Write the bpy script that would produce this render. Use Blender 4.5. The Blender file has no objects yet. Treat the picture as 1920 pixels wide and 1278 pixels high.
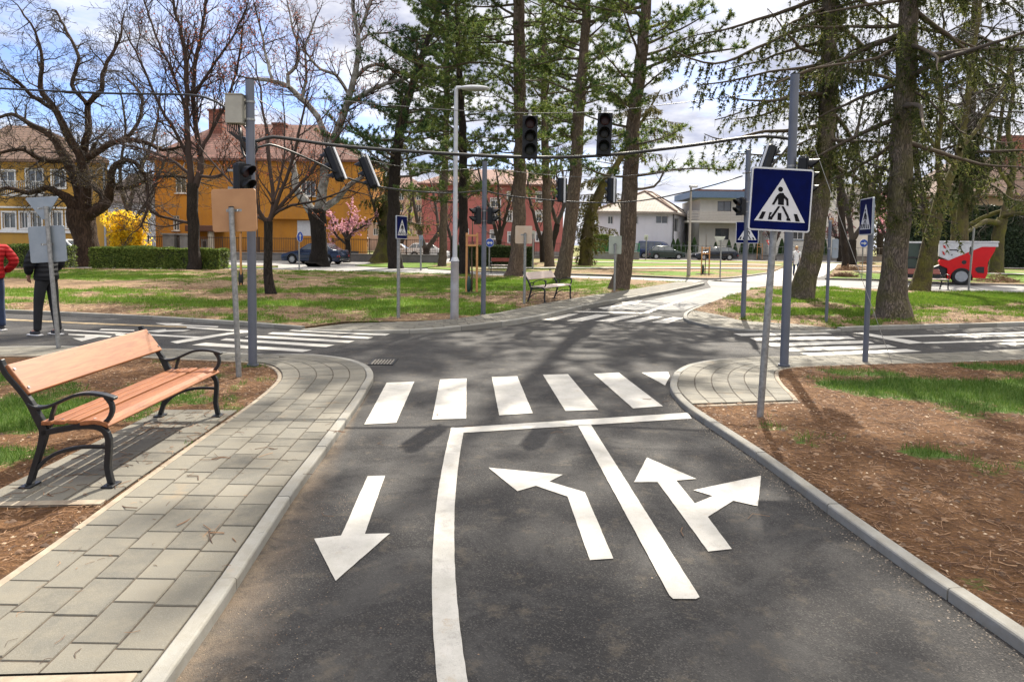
import bpy, bmesh, math, random
import numpy as np
from mathutils import Vector, Matrix
from mathutils.geometry import delaunay_2d_cdt
random.seed(11)
PI = math.pi
sc = bpy.context.scene
COL = sc.collection
# ------------------------------------------------------------------ camera geometry
FPX, CAMH = 1260.0, 1.6
PITCH = math.atan(76 / 1260); ROLL = math.radians(.74)
CR = Matrix.Rotation(PI / 2 - PITCH, 3, 'X') @ Matrix.Rotation(ROLL, 3, 'Z')
def ray(u, v): return CR @ Vector(((u - 960) / FPX, -(v - 532) / FPX, -1))
def G(u, v, z=0.0):
    d = ray(u, v); t = (z - CAMH) / d.z
    return Vector((d.x * t, d.y * t, z))
def At(u, v, Y):
    d = ray(u, v); t = Y / d.y
    return Vector((d.x * t, Y, CAMH + d.z * t))
# ------------------------------------------------------------------ tagging
def tag(o, label=None, cat=None, group=None, kind=None):
    if label: o['label'] = label
    if cat: o['category'] = cat
    if group: o['group'] = group
    if kind: o['kind'] = kind
    return o
def thing(name, label, cat, loc=(0, 0, 0), rz=0.0, group=None):
    o = bpy.data.objects.new(name, None); COL.objects.link(o)
    o.empty_display_size = .2
    o.location = loc; o.rotation_euler = (0, 0, rz)
    return tag(o, label, cat, group)
def dup(root, loc=None, rz=None, label=None, scale=None):
    r = root.copy(); COL.objects.link(r)
    if loc is not None: r.location = loc
    if rz is not None: r.rotation_euler = (0, 0, rz)
    if scale is not None: r.scale = (scale,) * 3
    if label: r['label'] = label
    for ch in list(root.children):
        c = ch.copy(); COL.objects.link(c); c.parent = r
        for g in list(ch.children):
            d = g.copy(); COL.objects.link(d); d.parent = c
    return r
# ------------------------------------------------------------------ mesh builder
class MB:
    def __init__(s): s.v = []; s.f = []
    def add(s, vs, fs):
        b = len(s.v); s.v += [tuple(x) for x in vs]; s.f += [tuple(i + b for i in f) for f in fs]; return s
    def box(s, c, d, M=None):
        x, y, z = d[0] / 2, d[1] / 2, d[2] / 2
        vs = [Vector((a * x, b * y, e * z)) for e in (-1, 1) for b in (-1, 1) for a in (-1, 1)]
        c = Vector(c)
        vs = [(M @ v if M else v) + c for v in vs]
        return s.add(vs, [(0, 2, 3, 1), (4, 5, 7, 6), (0, 1, 5, 4), (2, 6, 7, 3), (0, 4, 6, 2), (1, 3, 7, 5)])
    def tube(s, pts, rad, n=8, cap=True, squash=None):
        pts = [Vector(p) for p in pts]
        if not hasattr(rad, '__len__'): rad = [rad] * len(pts)
        vs = []; ref = None
        for i, p in enumerate(pts):
            t = (pts[min(i + 1, len(pts) - 1)] - pts[max(i - 1, 0)]).normalized()
            if ref is None: ref = t.orthogonal().normalized()
            ref = (ref - t * ref.dot(t)); ref = ref.normalized() if ref.length > 1e-6 else t.orthogonal().normalized()
            b = t.cross(ref)
            for k in range(n):
                a = 2 * PI * k / n
                vs.append(p + (ref * math.cos(a) + b * math.sin(a)) * rad[i])
        fs = [(i * n + k, i * n + (k + 1) % n, (i + 1) * n + (k + 1) % n, (i + 1) * n + k) for i in range(len(pts) - 1) for k in range(n)]
        if cap:
            fs.append(tuple(range(n - 1, -1, -1))); m = (len(pts) - 1) * n; fs.append(tuple(range(m, m + n)))
        return s.add(vs, fs)
    def cyl(s, p0, p1, r0, r1=None, n=16, cap=True): return s.tube([p0, p1], [r0, r0 if r1 is None else r1], n, cap)
    def prism(s, poly, y0, y1, M=None, plane='XZ'):
        n = len(poly)
        def P(a, b, y):
            v = Vector((a, y, b)) if plane == 'XZ' else (Vector((a, b, y)) if plane == 'XY' else Vector((y, a, b)))
            return M @ v if M else v
        vs = [P(a, b, y0) for a, b in poly] + [P(a, b, y1) for a, b in poly]
        fs = [tuple(range(n)), tuple(range(2 * n - 1, n - 1, -1))] + [(i, i + n, (i + 1) % n + n, (i + 1) % n) for i in range(n)]
        return s.add(vs, fs)
    def bar(s, pts, w, t, plane_y=0.0):
        # flat cast bar: pts are (a,b) in the local YZ plane, w width in plane, t thickness along X
        ws = w if hasattr(w, '__len__') else [w] * len(pts)
        L = []; 
        for i, (a, b) in enumerate(pts):
            p = Vector(pts[max(i - 1, 0)]); q = Vector(pts[min(i + 1, len(pts) - 1)])
            d = (q - p).normalized(); n = Vector((-d.y, d.x)) * ws[i] / 2
            L.append((Vector((a, b)) + n, Vector((a, b)) - n))
        vs = []
        for (p, q) in L:
            for c, k in ((p, -1), (p, 1), (q, 1), (q, -1)): vs.append((plane_y + k * t / 2, c.x, c.y))
        m = len(L); fs = [(i * 4 + k, i * 4 + (k + 1) % 4, i * 4 + 4 + (k + 1) % 4, i * 4 + 4 + k) for i in range(m - 1) for k in range(4)]
        fs += [(3, 2, 1, 0), (m * 4 - 4, m * 4 - 3, m * 4 - 2, m * 4 - 1)]
        return s.add(vs, fs)
    def grid(s, f, nu, nv, closed=False):
        vs = [f(i / nu, j / nv) for j in range(nv + 1) for i in range(nu + 1)]
        return s.add(vs, [(j * (nu + 1) + i, j * (nu + 1) + i + 1, (j + 1) * (nu + 1) + i + 1, (j + 1) * (nu + 1) + i) for j in range(nv) for i in range(nu)])
    def ball(s, c, r, n=12, m=8, M=None):
        r = r if hasattr(r, '__len__') else (r, r, r); c = Vector(c); vs = []
        for j in range(m + 1):
            th = PI * j / m
            for i in range(n):
                a = 2 * PI * i / n
                v = Vector((r[0] * math.sin(th) * math.cos(a), r[1] * math.sin(th) * math.sin(a), r[2] * math.cos(th)))
                vs.append((M @ v if M else v) + c)
        return s.add(vs, [(j * n + i, j * n + (i + 1) % n, (j + 1) * n + (i + 1) % n, (j + 1) * n + i) for j in range(m) for i in range(n)])
    def build(s, name, m, parent=None, smooth=False, bevel=0, fix=True, sub=0):
        me = bpy.data.meshes.new(name); me.from_pydata(s.v, [], s.f)
        if fix:
            bm = bmesh.new(); bm.from_mesh(me); bmesh.ops.remove_doubles(bm, verts=bm.verts, dist=1e-6)
            bmesh.ops.recalc_face_normals(bm, faces=bm.faces); bm.to_mesh(me); bm.free()
        if smooth is True: me.shade_smooth()
        o = bpy.data.objects.new(name, me); COL.objects.link(o)
        if m: me.materials.append(m)
        if parent: o.parent = parent
        if bevel:
            b = o.modifiers.new('bevel', 'BEVEL'); b.width = bevel; b.segments = 2; b.limit_method = 'ANGLE'; b.angle_limit = math.radians(40)
        if sub:
            b = o.modifiers.new('sub', 'SUBSURF'); b.levels = sub; b.render_levels = sub
        if smooth == 'auto':
            me.shade_smooth()
            for e in me.polygons: pass
            md = o.modifiers.new('es', 'EDGE_SPLIT'); md.split_angle = math.radians(38)
        return o
def np_mesh(name, V, F, m, parent=None, smooth=False, attrs=None):
    """V (n,3), F (k,3) or (k,4) or a list of both"""
    Fs = F if isinstance(F, list) else [F]
    Fs = [np.asarray(f, dtype=np.int32) for f in Fs if len(f)]
    me = bpy.data.meshes.new(name)
    V = np.asarray(V, dtype=np.float32)
    me.vertices.add(len(V)); me.vertices.foreach_set('co', V.ravel())
    loops = np.concatenate([f.ravel() for f in Fs]); tot = np.concatenate([np.full(len(f), f.shape[1], np.int32) for f in Fs])
    start = np.concatenate([[0], np.cumsum(tot)[:-1]]).astype(np.int32)
    me.loops.add(len(loops)); me.loops.foreach_set('vertex_index', loops)
    me.polygons.add(len(tot)); me.polygons.foreach_set('loop_start', start); me.polygons.foreach_set('loop_total', tot)
    if smooth: me.polygons.foreach_set('use_smooth', np.ones(len(tot), bool))
    if attrs:
        for k, a in attrs.items():
            at = me.attributes.new(k, 'FLOAT', 'POINT'); at.data.foreach_set('value', np.asarray(a, np.float32))
    me.update(calc_edges=True); me.validate()
    o = bpy.data.objects.new(name, me); COL.objects.link(o)
    if m: me.materials.append(m)
    if parent: o.parent = parent
    return o
# ------------------------------------------------------------------ noise on numpy
def vnoise(x, y, seed=0):
    xi = np.floor(x).astype(np.int64); yi = np.floor(y).astype(np.int64); fx = x - xi; fy = y - yi
    fx = fx * fx * (3 - 2 * fx); fy = fy * fy * (3 - 2 * fy)
    def h(a, b):
        n = (a * 374761393 + b * 668265263 + seed * 1442695041) & 0xffffffff
        n = ((n ^ (n >> 13)) * 1274126177) & 0xffffffff
        return ((n ^ (n >> 16)) & 0xffff) / 65535.0
    return (h(xi, yi) * (1 - fx) + h(xi + 1, yi) * fx) * (1 - fy) + (h(xi, yi + 1) * (1 - fx) + h(xi + 1, yi + 1) * fx) * fy
def fbm(x, y, seed=0, o=4):
    s = 0; a = .5
    for k in range(o): s = s + a * vnoise(x * 2 ** k, y * 2 ** k, seed + k); a *= .5
    return s / (1 - .5 ** o)
# ------------------------------------------------------------------ materials
def newmat(name):
    m = bpy.data.materials.new(name); m.use_nodes = True; nt = m.node_tree
    return m, nt, nt.nodes['Principled BSDF']
def N(nt, t, **k):
    n = nt.nodes.new(t)
    for a, b in k.items():
        if a[0] == '_': n.inputs[a[1:].replace('_', ' ')].default_value = b
        else: setattr(n, a, b)
    return n
def noise(nt, vec, scale, detail=4, rough=.55, dist=0):
    n = N(nt, 'ShaderNodeTexNoise'); n.inputs['Scale'].default_value = scale; n.inputs['Detail'].default_value = detail
    n.inputs['Roughness'].default_value = rough; n.inputs['Distortion'].default_value = dist
    nt.links.new(vec, n.inputs['Vector']); return n.outputs['Fac']
def ramp(nt, fac, stops, interp='LINEAR'):
    r = N(nt, 'ShaderNodeValToRGB'); r.color_ramp.interpolation = interp; e = r.color_ramp.elements
    while len(e) < len(stops): e.new(.5)
    for i, (p, c) in enumerate(stops):
        e[i].position = p; e[i].color = (c, c, c, 1) if not hasattr(c, '__len__') else (*c, 1)
    nt.links.new(fac, r.inputs['Fac']); return r.outputs['Color']
def mix(nt, fac, a, b, mode='MIX'):
    n = N(nt, 'ShaderNodeMix', data_type='RGBA', blend_type=mode)
    for s, v in ((0, fac), (6, a), (7, b)):
        if hasattr(v, 'is_output'): nt.links.new(v, n.inputs[s])
        elif s == 0: n.inputs[0].default_value = v
        else: n.inputs[s].default_value = (*v, 1)
    return n.outputs[2]
def mth(nt, op, a, b=0.0, clamp=False):
    n = N(nt, 'ShaderNodeMath', operation=op, use_clamp=clamp)
    for i, v in enumerate((a, b)):
        if hasattr(v, 'is_output'): nt.links.new(v, n.inputs[i])
        else: n.inputs[i].default_value = v
    return n.outputs[0]
def bump(nt, bsdf, h, st=.3, dist=.01):
    b = N(nt, 'ShaderNodeBump'); b.inputs['Strength'].default_value = st; b.inputs['Distance'].default_value = dist
    nt.links.new(h, b.inputs['Height']); nt.links.new(b.outputs[0], bsdf.inputs['Normal'])
def coords(nt, kind='Object'): return N(nt, 'ShaderNodeTexCoord').outputs[kind]
def world_pos(nt): return N(nt, 'ShaderNodeNewGeometry').outputs['Position']
_mc = {}
def mat(name, c, rough=.6, metal=0, c2=None, ns=6, bs=0, bscale=40, bd=.004, spec=.5, grime=0, coat=0, emit=None, pos=False):
    if name in _mc: return _mc[name]
    m, nt, b = newmat(name); b.inputs['Roughness'].default_value = rough; b.inputs['Metallic'].default_value = metal
    b.inputs['Specular IOR Level'].default_value = spec; b.inputs['Coat Weight'].default_value = coat
    v = world_pos(nt) if pos else coords(nt)
    c2 = c2 or tuple(x * .82 for x in c)
    f = ramp(nt, noise(nt, v, ns, 5, .6), [(.35, 0), (.68, 1)])
    col = mix(nt, f, c, c2)
    if grime:
        g = ramp(nt, noise(nt, v, ns * .37, 6, .7), [(.5, 0), (.75, grime)])
        col = mix(nt, g, col, (.09, .075, .055))
    nt.links.new(col, b.inputs['Base Color'])
    if bs: bump(nt, b, noise(nt, v, bscale, 4, .6), bs, bd)
    if emit: b.inputs['Emission Color'].default_value = (*emit[0], 1); b.inputs['Emission Strength'].default_value = emit[1]
    _mc[name] = m; return m
def foliage_mat(name, c1, c2, c3=None, trans=.35, rough=.6, ns=1.2):
    m, nt, b = newmat(name)
    g = N(nt, 'ShaderNodeNewGeometry'); r = g.outputs['Random Per Island']
    f1 = ramp(nt, noise(nt, g.outputs['Position'], ns, 3), [(.35, 0), (.65, 1)])
    col = mix(nt, f1, c1, c2)
    col = mix(nt, ramp(nt, r, [(.5, 0), (1, .9)]), col, c3 or tuple(x * 1.8 for x in c2))
    nt.links.new(col, b.inputs['Base Color']); b.inputs['Roughness'].default_value = rough
    b.inputs['Specular IOR Level'].default_value = .25
    t = N(nt, 'ShaderNodeBsdfTranslucent'); nt.links.new(col, t.inputs['Color'])
    mx = N(nt, 'ShaderNodeMixShader'); mx.inputs[0].default_value = trans
    nt.links.new(b.outputs[0], mx.inputs[1]); nt.links.new(t.outputs[0], mx.inputs[2])
    nt.links.new(mx.outputs[0], nt.nodes['Material Output'].inputs['Surface'])
    return m
def bark_mat(name, c1, c2, c3=None, sx=14, bs=.7, moss=None):
    m, nt, b = newmat(name); p = world_pos(nt)
    mp = N(nt, 'ShaderNodeMapping'); mp.inputs['Scale'].default_value = (1, 1, .22); nt.links.new(p, mp.inputs['Vector'])
    v = N(nt, 'ShaderNodeTexVoronoi', feature='DISTANCE_TO_EDGE'); v.inputs['Scale'].default_value = sx
    nz = N(nt, 'ShaderNodeTexNoise'); nz.inputs['Scale'].default_value = 6; nt.links.new(mp.outputs[0], nz.inputs['Vector'])
    wv = mix(nt, .32, mp.outputs[0], nz.outputs['Color']); nt.links.new(wv, v.inputs['Vector'])
    cr = ramp(nt, v.outputs['Distance'], [(0, 0), (.16, 1)])
    n2 = noise(nt, mp.outputs[0], 17, 7, .75)
    col = mix(nt, ramp(nt, n2, [(.35, 0), (.65, 1)]), c1, c2)
    col = mix(nt, mth(nt, 'MULTIPLY', mth(nt, 'SUBTRACT', 1, cr), .5), col, tuple(x * .35 for x in c1))
    if moss: col = mix(nt, ramp(nt, noise(nt, p, 1.6, 5, .7), [(.42, 0), (.6, .85)]), col, moss)
    if c3: col = mix(nt, ramp(nt, noise(nt, p, 2.6, 5, .65), [(.48, 0), (.56, 1)]), col, c3)
    nt.links.new(col, b.inputs['Base Color']); b.inputs['Roughness'].default_value = .92; b.inputs['Specular IOR Level'].default_value = .2
    bump(nt, b, mth(nt, 'ADD', cr, mth(nt, 'MULTIPLY', n2, .6)), bs, .03)
    return m
# ---- asphalt
def asphalt_mat():
    m, nt, b = newmat('asphalt'); p = world_pos(nt)
    fine = noise(nt, p, 420, 2, .6); mid = noise(nt, p, 2.2, 5, .65); big = noise(nt, p, .55, 4, .6)
    col = mix(nt, ramp(nt, mid, [(.35, 0), (.7, 1)]), (.022, .021, .021), (.040, .0375, .036))
    col = mix(nt, ramp(nt, big, [(.4, 0), (.65, .8)]), col, (.014, .0135, .014))
    vo = N(nt, 'ShaderNodeTexVoronoi'); vo.inputs['Scale'].default_value = 170; nt.links.new(p, vo.inputs['Vector'])
    sp = N(nt, 'ShaderNodeSeparateColor'); nt.links.new(vo.outputs['Color'], sp.inputs[0])
    col = mix(nt, ramp(nt, sp.outputs[0], [(.72, 0), (1, .55)]), col, (.115, .107, .097))
    col = mix(nt, ramp(nt, sp.outputs[1], [(.8, 0), (1, .85)]), col, (.012, .012, .013))
    cv = N(nt, 'ShaderNodeTexVoronoi', feature='DISTANCE_TO_EDGE'); cv.inputs['Scale'].default_value = .42
    cn = N(nt, 'ShaderNodeTexNoise'); cn.inputs['Scale'].default_value = 1.7; cn.inputs['Detail'].default_value = 6; nt.links.new(p, cn.inputs['Vector']); nt.links.new(mix(nt, .35, p, cn.outputs['Color']), cv.inputs['Vector'])
    ck = mth(nt, 'MULTIPLY', ramp(nt, cv.outputs['Distance'], [(0, 1), (.006, 0)]), ramp(nt, noise(nt, p, .9, 3), [(.48, 0), (.56, .75)]))
    col = mix(nt, ck, col, (.012, .012, .013))
    pt = noise(nt, p, 1.3, 6, .8, .6); col = mix(nt, ramp(nt, pt, [(.47, 0), (.60, .55)]), col, (.066, .063, .059))
    # pale dried stains
    st = noise(nt, p, 5.5, 6, .75); col = mix(nt, ramp(nt, st, [(.54, 0), (.68, .6)]), col, (.105, .088, .066))
    # sand washed along the left kerb
    xyz = N(nt, 'ShaderNodeSeparateXYZ'); nt.links.new(p, xyz.inputs[0])
    xk = mth(nt, 'ADD', mth(nt, 'MULTIPLY', xyz.outputs[1], -.064), -1.05)
    d = mth(nt, 'SUBTRACT', xyz.outputs[0], xk)
    wd = mth(nt, 'MAXIMUM', mth(nt, 'SUBTRACT', .56, mth(nt, 'MULTIPLY', xyz.outputs[1], .085)), .04)
    t = mth(nt, 'SUBTRACT', 1, mth(nt, 'DIVIDE', d, wd), True)
    t = mth(nt, 'MULTIPLY', mth(nt, 'POWER', t, 1.3), ramp(nt, noise(nt, p, 4.5, 8, .85, .5), [(.36, .1), (.62, 1)]), True)
    t = mth(nt, 'MULTIPLY', t, mth(nt, 'SUBTRACT', 7.2, xyz.outputs[1], True), True)
    t = mth(nt, 'MULTIPLY', t, mth(nt, 'ADD', .1, mth(nt, 'MULTIPLY', fine, 1.7)), True)
    col = mix(nt, mth(nt, 'MULTIPLY', t, .8), col, (.22, .165, .115))
    nt.links.new(col, b.inputs['Base Color'])
    nt.links.new(ramp(nt, mid, [(.3, .78), (.7, .92)]), b.inputs['Roughness']); b.inputs['Specular IOR Level'].default_value = .35
    h = mth(nt, 'ADD', mth(nt, 'MULTIPLY', fine, .5), vo.outputs['Distance'])
    bump(nt, b, h, .55, .006)
    return m
def paint_mat():
    m, nt, b = newmat('road_paint'); p = world_pos(nt)
    col = mix(nt, ramp(nt, noise(nt, p, 4, 6, .7), [(.4, 0), (.7, 1)]), (.48, .46, .42), (.36, .345, .305))
    col = mix(nt, ramp(nt, noise(nt, p, 9, 7, .8), [(.57, 0), (.70, .7)]), col, (.33, .25, .16))
    col = mix(nt, ramp(nt, noise(nt, p, 190, 3, .75), [(.56, 0), (.68, .6)]), col, (.16, .155, .15))
    col = mix(nt, ramp(nt, noise(nt, p, 2.6, 7, .85, .8), [(.55, 0), (.68, .45)]), col, (.14, .13, .12))
    nt.links.new(col, b.inputs['Base Color']); b.inputs['Roughness'].default_value = .7
    bump(nt, b, noise(nt, p, 300, 2, .6), .35, .003)
    return m
def ground_mat(name, soil1, soil2, g1, g2, fine=60):
    m, nt, b = newmat(name); p = world_pos(nt)
    at = N(nt, 'ShaderNodeAttribute', attribute_name='grass')
    s = mix(nt, ramp(nt, noise(nt, p, 2.3, 6, .7), [(.35, 0), (.68, 1)]), soil1, soil2)
    s = mix(nt, ramp(nt, noise(nt, p, fine, 4, .7), [(.5, 0), (.72, .75)]), s, tuple(x * 1.7 for x in soil2))
    s = mix(nt, ramp(nt, noise(nt, p, 5.0, 6, .75), [(.3, .7), (.5, 0)]), s, tuple(x * .45 for x in soil1))
    s = mix(nt, ramp(nt, noise(nt, p, fine * .55, 4, .7), [(.25, .85), (.45, 0)]), s, tuple(x * .3 for x in soil1))
    g = mix(nt, ramp(nt, noise(nt, p, 9, 5, .7), [(.3, 0), (.7, 1)]), g1, g2)
    e = mth(nt, 'ADD', at.outputs['Fac'], mth(nt, 'MULTIPLY', mth(nt, 'SUBTRACT', noise(nt, p, 14, 5, .75), .5), 1.3))
    k = ramp(nt, e, [(.38, 0), (.62, 1)])
    col = mix(nt, k, s, g)
    nt.links.new(col, b.inputs['Base Color']); b.inputs['Roughness'].default_value = .95; b.inputs['Specular IOR Level'].default_value = .15
    h = mth(nt, 'ADD', noise(nt, p, fine, 5, .75), mth(nt, 'MULTIPLY', noise(nt, p, 11, 5, .7), 1.5))
    bump(nt, b, h, .8, .03)
    return m
def stone_mat(name, cols, spot=.4):
    m, nt, b = newmat(name); p = world_pos(nt)
    at = N(nt, 'ShaderNodeAttribute', attribute_name='rnd')
    base = ramp(nt, at.outputs['Fac'], [(i / (len(cols) - 1), c) for i, c in enumerate(cols)])
    base = mix(nt, ramp(nt, noise(nt, p, 7, 6, .72), [(.42, 0), (.70, .6)]), base, (.17, .15, .11))
    base = mix(nt, ramp(nt, noise(nt, p, 240, 3, .6), [(.5, 0), (.75, spot)]), base, (.27, .26, .235))
    base = mix(nt, ramp(nt, noise(nt, p, 2.1, 5, .7), [(.62, 0), (.76, .5)]), base, (.30, .20, .10))
    nt.links.new(base, b.inputs['Base Color']); b.inputs['Roughness'].default_value = .85
    bump(nt, b, mth(nt, 'ADD', noise(nt, p, 260, 3, .6), mth(nt, 'MULTIPLY', noise(nt, p, 18, 5, .6), 1.2)), .35, .006)
    return m
M_ASPH = asphalt_mat(); M_PAINT = paint_mat()
M_YPAINT = mat('ochre_paint', (.36, .26, .13), .8, c2=(.13, .11, .08), ns=9, pos=True)
M_SOIL_A = ground_mat('garden_soil', (.080, .040, .019), (.160, .085, .040), (.05, .085, .018), (.09, .15, .03), 45)
M_LAWN = ground_mat('lawn_soil', (.15, .098, .058), (.27, .185, .11), (.06, .12, .010), (.12, .185, .022), 16)
M_STONE = stone_mat('paving_stone', [(.062, .058, .047), (.138, .128, .102), (.090, .085, .070), (.158, .145, .114), (.074, .070, .057)])
M_KERB = stone_mat('kerb_concrete', [(.17, .165, .148), (.27, .262, .235)], .25)
M_JOINT = mat('joint_sand', (.025, .02, .015), .95, c2=(.08, .06, .04), ns=30, pos=True)
M_EDGE = mat('edging_concrete', (.28, .24, .18), .9, c2=(.19, .15, .11), ns=12, bs=.4, bscale=90, pos=True)
M_GALV = mat('galvanised_steel', (.34, .34, .33), .45, .6, c2=(.20, .20, .195), ns=26, bs=.08, bscale=60)
M_GREYPOLE = mat('grey_painted_steel', (.115, .125, .155), .42, .15, c2=(.095, .105, .13), ns=5, grime=.25)
M_LAMPPOLE = mat('pale_grey_steel', (.50, .51, .53), .5, .2, c2=(.40, .41, .43), ns=3, grime=.3)
M_ALU = mat('grey_sign_back', (.30, .34, .38), .45, .45, c2=(.24, .28, .32), ns=6)
M_TAN = mat('tan_sign_back', (.42, .225, .105), .5, .15, c2=(.36, .185, .085), ns=4)
M_SIGNW = mat('sign_white', (.60, .60, .61), .45, c2=(.55, .55, .56), ns=14)
M_SIGNB = mat('sign_blue', (.001, .003, .038), .6, c2=(.001, .006, .080), ns=5, spec=.06)
M_SIGNK = mat('sign_black', (.006, .006, .008), .7, spec=.15)
M_RED = mat('sign_red', (.5, .02, .02), .4)
M_BLK = mat('black_plastic', (.007, .008, .010), .5, c2=(.012, .013, .016), ns=12, spec=.3)
M_IRON = mat('black_cast_iron', (.014, .016, .019), .36, .35, c2=(.022, .024, .027), ns=30, bs=.15, bscale=120, bd=.002)
M_CABLE = mat('black_cable', (.012, .012, .013), .5)
M_WIRE = mat('steel_wire', (.12, .12, .12), .4, .6)
M_BOXG = mat('beige_box', (.36, .35, .30), .5, c2=(.30, .29, .25), ns=5, grime=.3)
M_CHROME = mat('bolt_steel', (.75, .75, .75), .2, 1)
M_GLASS = mat('dark_window_glass', (.035, .042, .05), .08, c2=(.10, .11, .12), ns=.9, pos=True, spec=.9)
def wood_mat(name, c1, c2, axis=0, s=7):
    m, nt, b = newmat(name); v = coords(nt)
    sc_ = [1, 1, 1]; sc_[axis] = .09
    mp = N(nt, 'ShaderNodeMapping'); mp.inputs['Scale'].default_value = [q * s for q in sc_]; nt.links.new(v, mp.inputs['Vector'])
    f = noise(nt, mp.outputs[0], 5, 6, .65, 1.2)
    col = mix(nt, ramp(nt, f, [(.35, 0), (.66, 1)]), c1, c2)
    col = mix(nt, ramp(nt, noise(nt, v, 16, 3, .6), [(.68, 0), (.76, .6)]), col, tuple(x * .35 for x in c2))
    nt.links.new(col, b.inputs['Base Color']); b.inputs['Roughness'].default_value = .5; b.inputs['Specular IOR Level'].default_value = .3; b.inputs['Coat Weight'].default_value = .08; b.inputs['Coat Roughness'].default_value = .3
    bump(nt, b, f, .12, .003); return m
M_WOOD = wood_mat('varnished_pine', (.27, .105, .040), (.16, .055, .020))
M_WOODR = wood_mat('red_brown_wood', (.20, .035, .02), (.13, .022, .015))
M_WOODP = wood_mat('sunlit_pale_wood', (.48, .40, .36), (.38, .30, .26))  # sun-whitened slats of the farther benches, brightness put into the wood colour
M_STAKE = wood_mat('stake_wood', (.52, .27, .11), (.40, .19, .075), 2, 10)
# ================================================================== GROUND, ROADS, KERBS, PAVING
def catmull(P, step):
    P = [Vector(p) for p in P]; out = []
    for i in range(len(P) - 1):
        p0 = P[max(i - 1, 0)]; p1 = P[i]; p2 = P[i + 1]; p3 = P[min(i + 2, len(P) - 1)]
        n = max(2, int((p2 - p1).length / step))
        for k in range(n):
            t = k / n
            out.append(.5 * (2 * p1 + (p2 - p0) * t + (2 * p0 - 5 * p1 + 4 * p2 - p3) * t * t + (3 * p1 - p0 - 3 * p2 + p3) * t ** 3))
    out.append(P[-1]); return out
def resample(P, step):
    L = [0]
    for a, b in zip(P, P[1:]): L.append(L[-1] + (b - a).length)
    n = max(1, round(L[-1] / step)); out = []; j = 0
    for k in range(n + 1):
        s = L[-1] * k / n
        while j < len(L) - 2 and L[j + 1] < s: j += 1
        t = (s - L[j]) / max(1e-9, L[j + 1] - L[j]); out.append(P[j].lerp(P[j + 1], min(1, max(0, t))))
    return out
def offset(P, d):
    out = []
    for i, p in enumerate(P):
        t = (P[min(i + 1, len(P) - 1)] - P[max(i - 1, 0)]); t = Vector((t.x, t.y)).normalized()
        out.append(Vector((p.x, p.y)) + Vector((-t.y, t.x)) * d)
    return out
def kerb(name, path, side, w=.08, h=.06, zf=None, stone=1.0, m=None, bottom=-.03, joint=.009):
    """path = road-side edge; side=+1: body lies to the left of the path direction"""
    P = resample([Vector((p[0], p[1])) for p in path], .125)
    V = []; F = []; R = []; per = max(2, round(stone / .125))
    i = 0; rr = random.Random(5)
    while i < len(P) - 1:
        j = min(i + per, len(P) - 1); seg = [p.copy() for p in P[i:j + 1]]
        seg[0] = seg[0].lerp(seg[1], joint / 2 / .125); seg[-1] = seg[-1].lerp(seg[-2], joint / 2 / .125)
        z = zf(i / len(P)) if zf else h; r = rr.random(); dz = rr.uniform(-.003, .003)
        prof = [(0, bottom), (0, z - .012), (.004, z - .004), (.012, z), (w - .008, z), (w, z - .006), (w, bottom)]
        rings = [offset(seg, side * a) for a, _ in prof]; b = len(V); n = len(seg); q = len(prof)
        for k in range(n):
            for a in range(q):
                zz = prof[a][1]
                if zf and zz > 0: zz = zz - z + zf((i + k) / len(P))
                V.append((rings[a][k].x, rings[a][k].y, zz + (dz if zz > 0 else 0))); R.append(r)
        for k in range(n - 1):
            for a in range(q - 1): F.append((b + k * q + a, b + k * q + a + 1, b + (k + 1) * q + a + 1, b + (k + 1) * q + a))
        F.append(tuple(b + a for a in range(q))[::-1]); F.append(tuple(b + (n - 1) * q + a for a in range(q)))
        i = j
    me = bpy.data.meshes.new(name); me.from_pydata(V, [], F)
    at = me.attributes.new('rnd', 'FLOAT', 'POINT'); at.data.foreach_set('value', R)
    bm = bmesh.new(); bm.from_mesh(me); bmesh.ops.recalc_face_normals(bm, faces=bm.faces); bm.to_mesh(me); bm.free()
    o = bpy.data.objects.new(name, me); COL.objects.link(o); me.materials.append(m or M_KERB); tag(o, kind='structure'); return o
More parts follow.
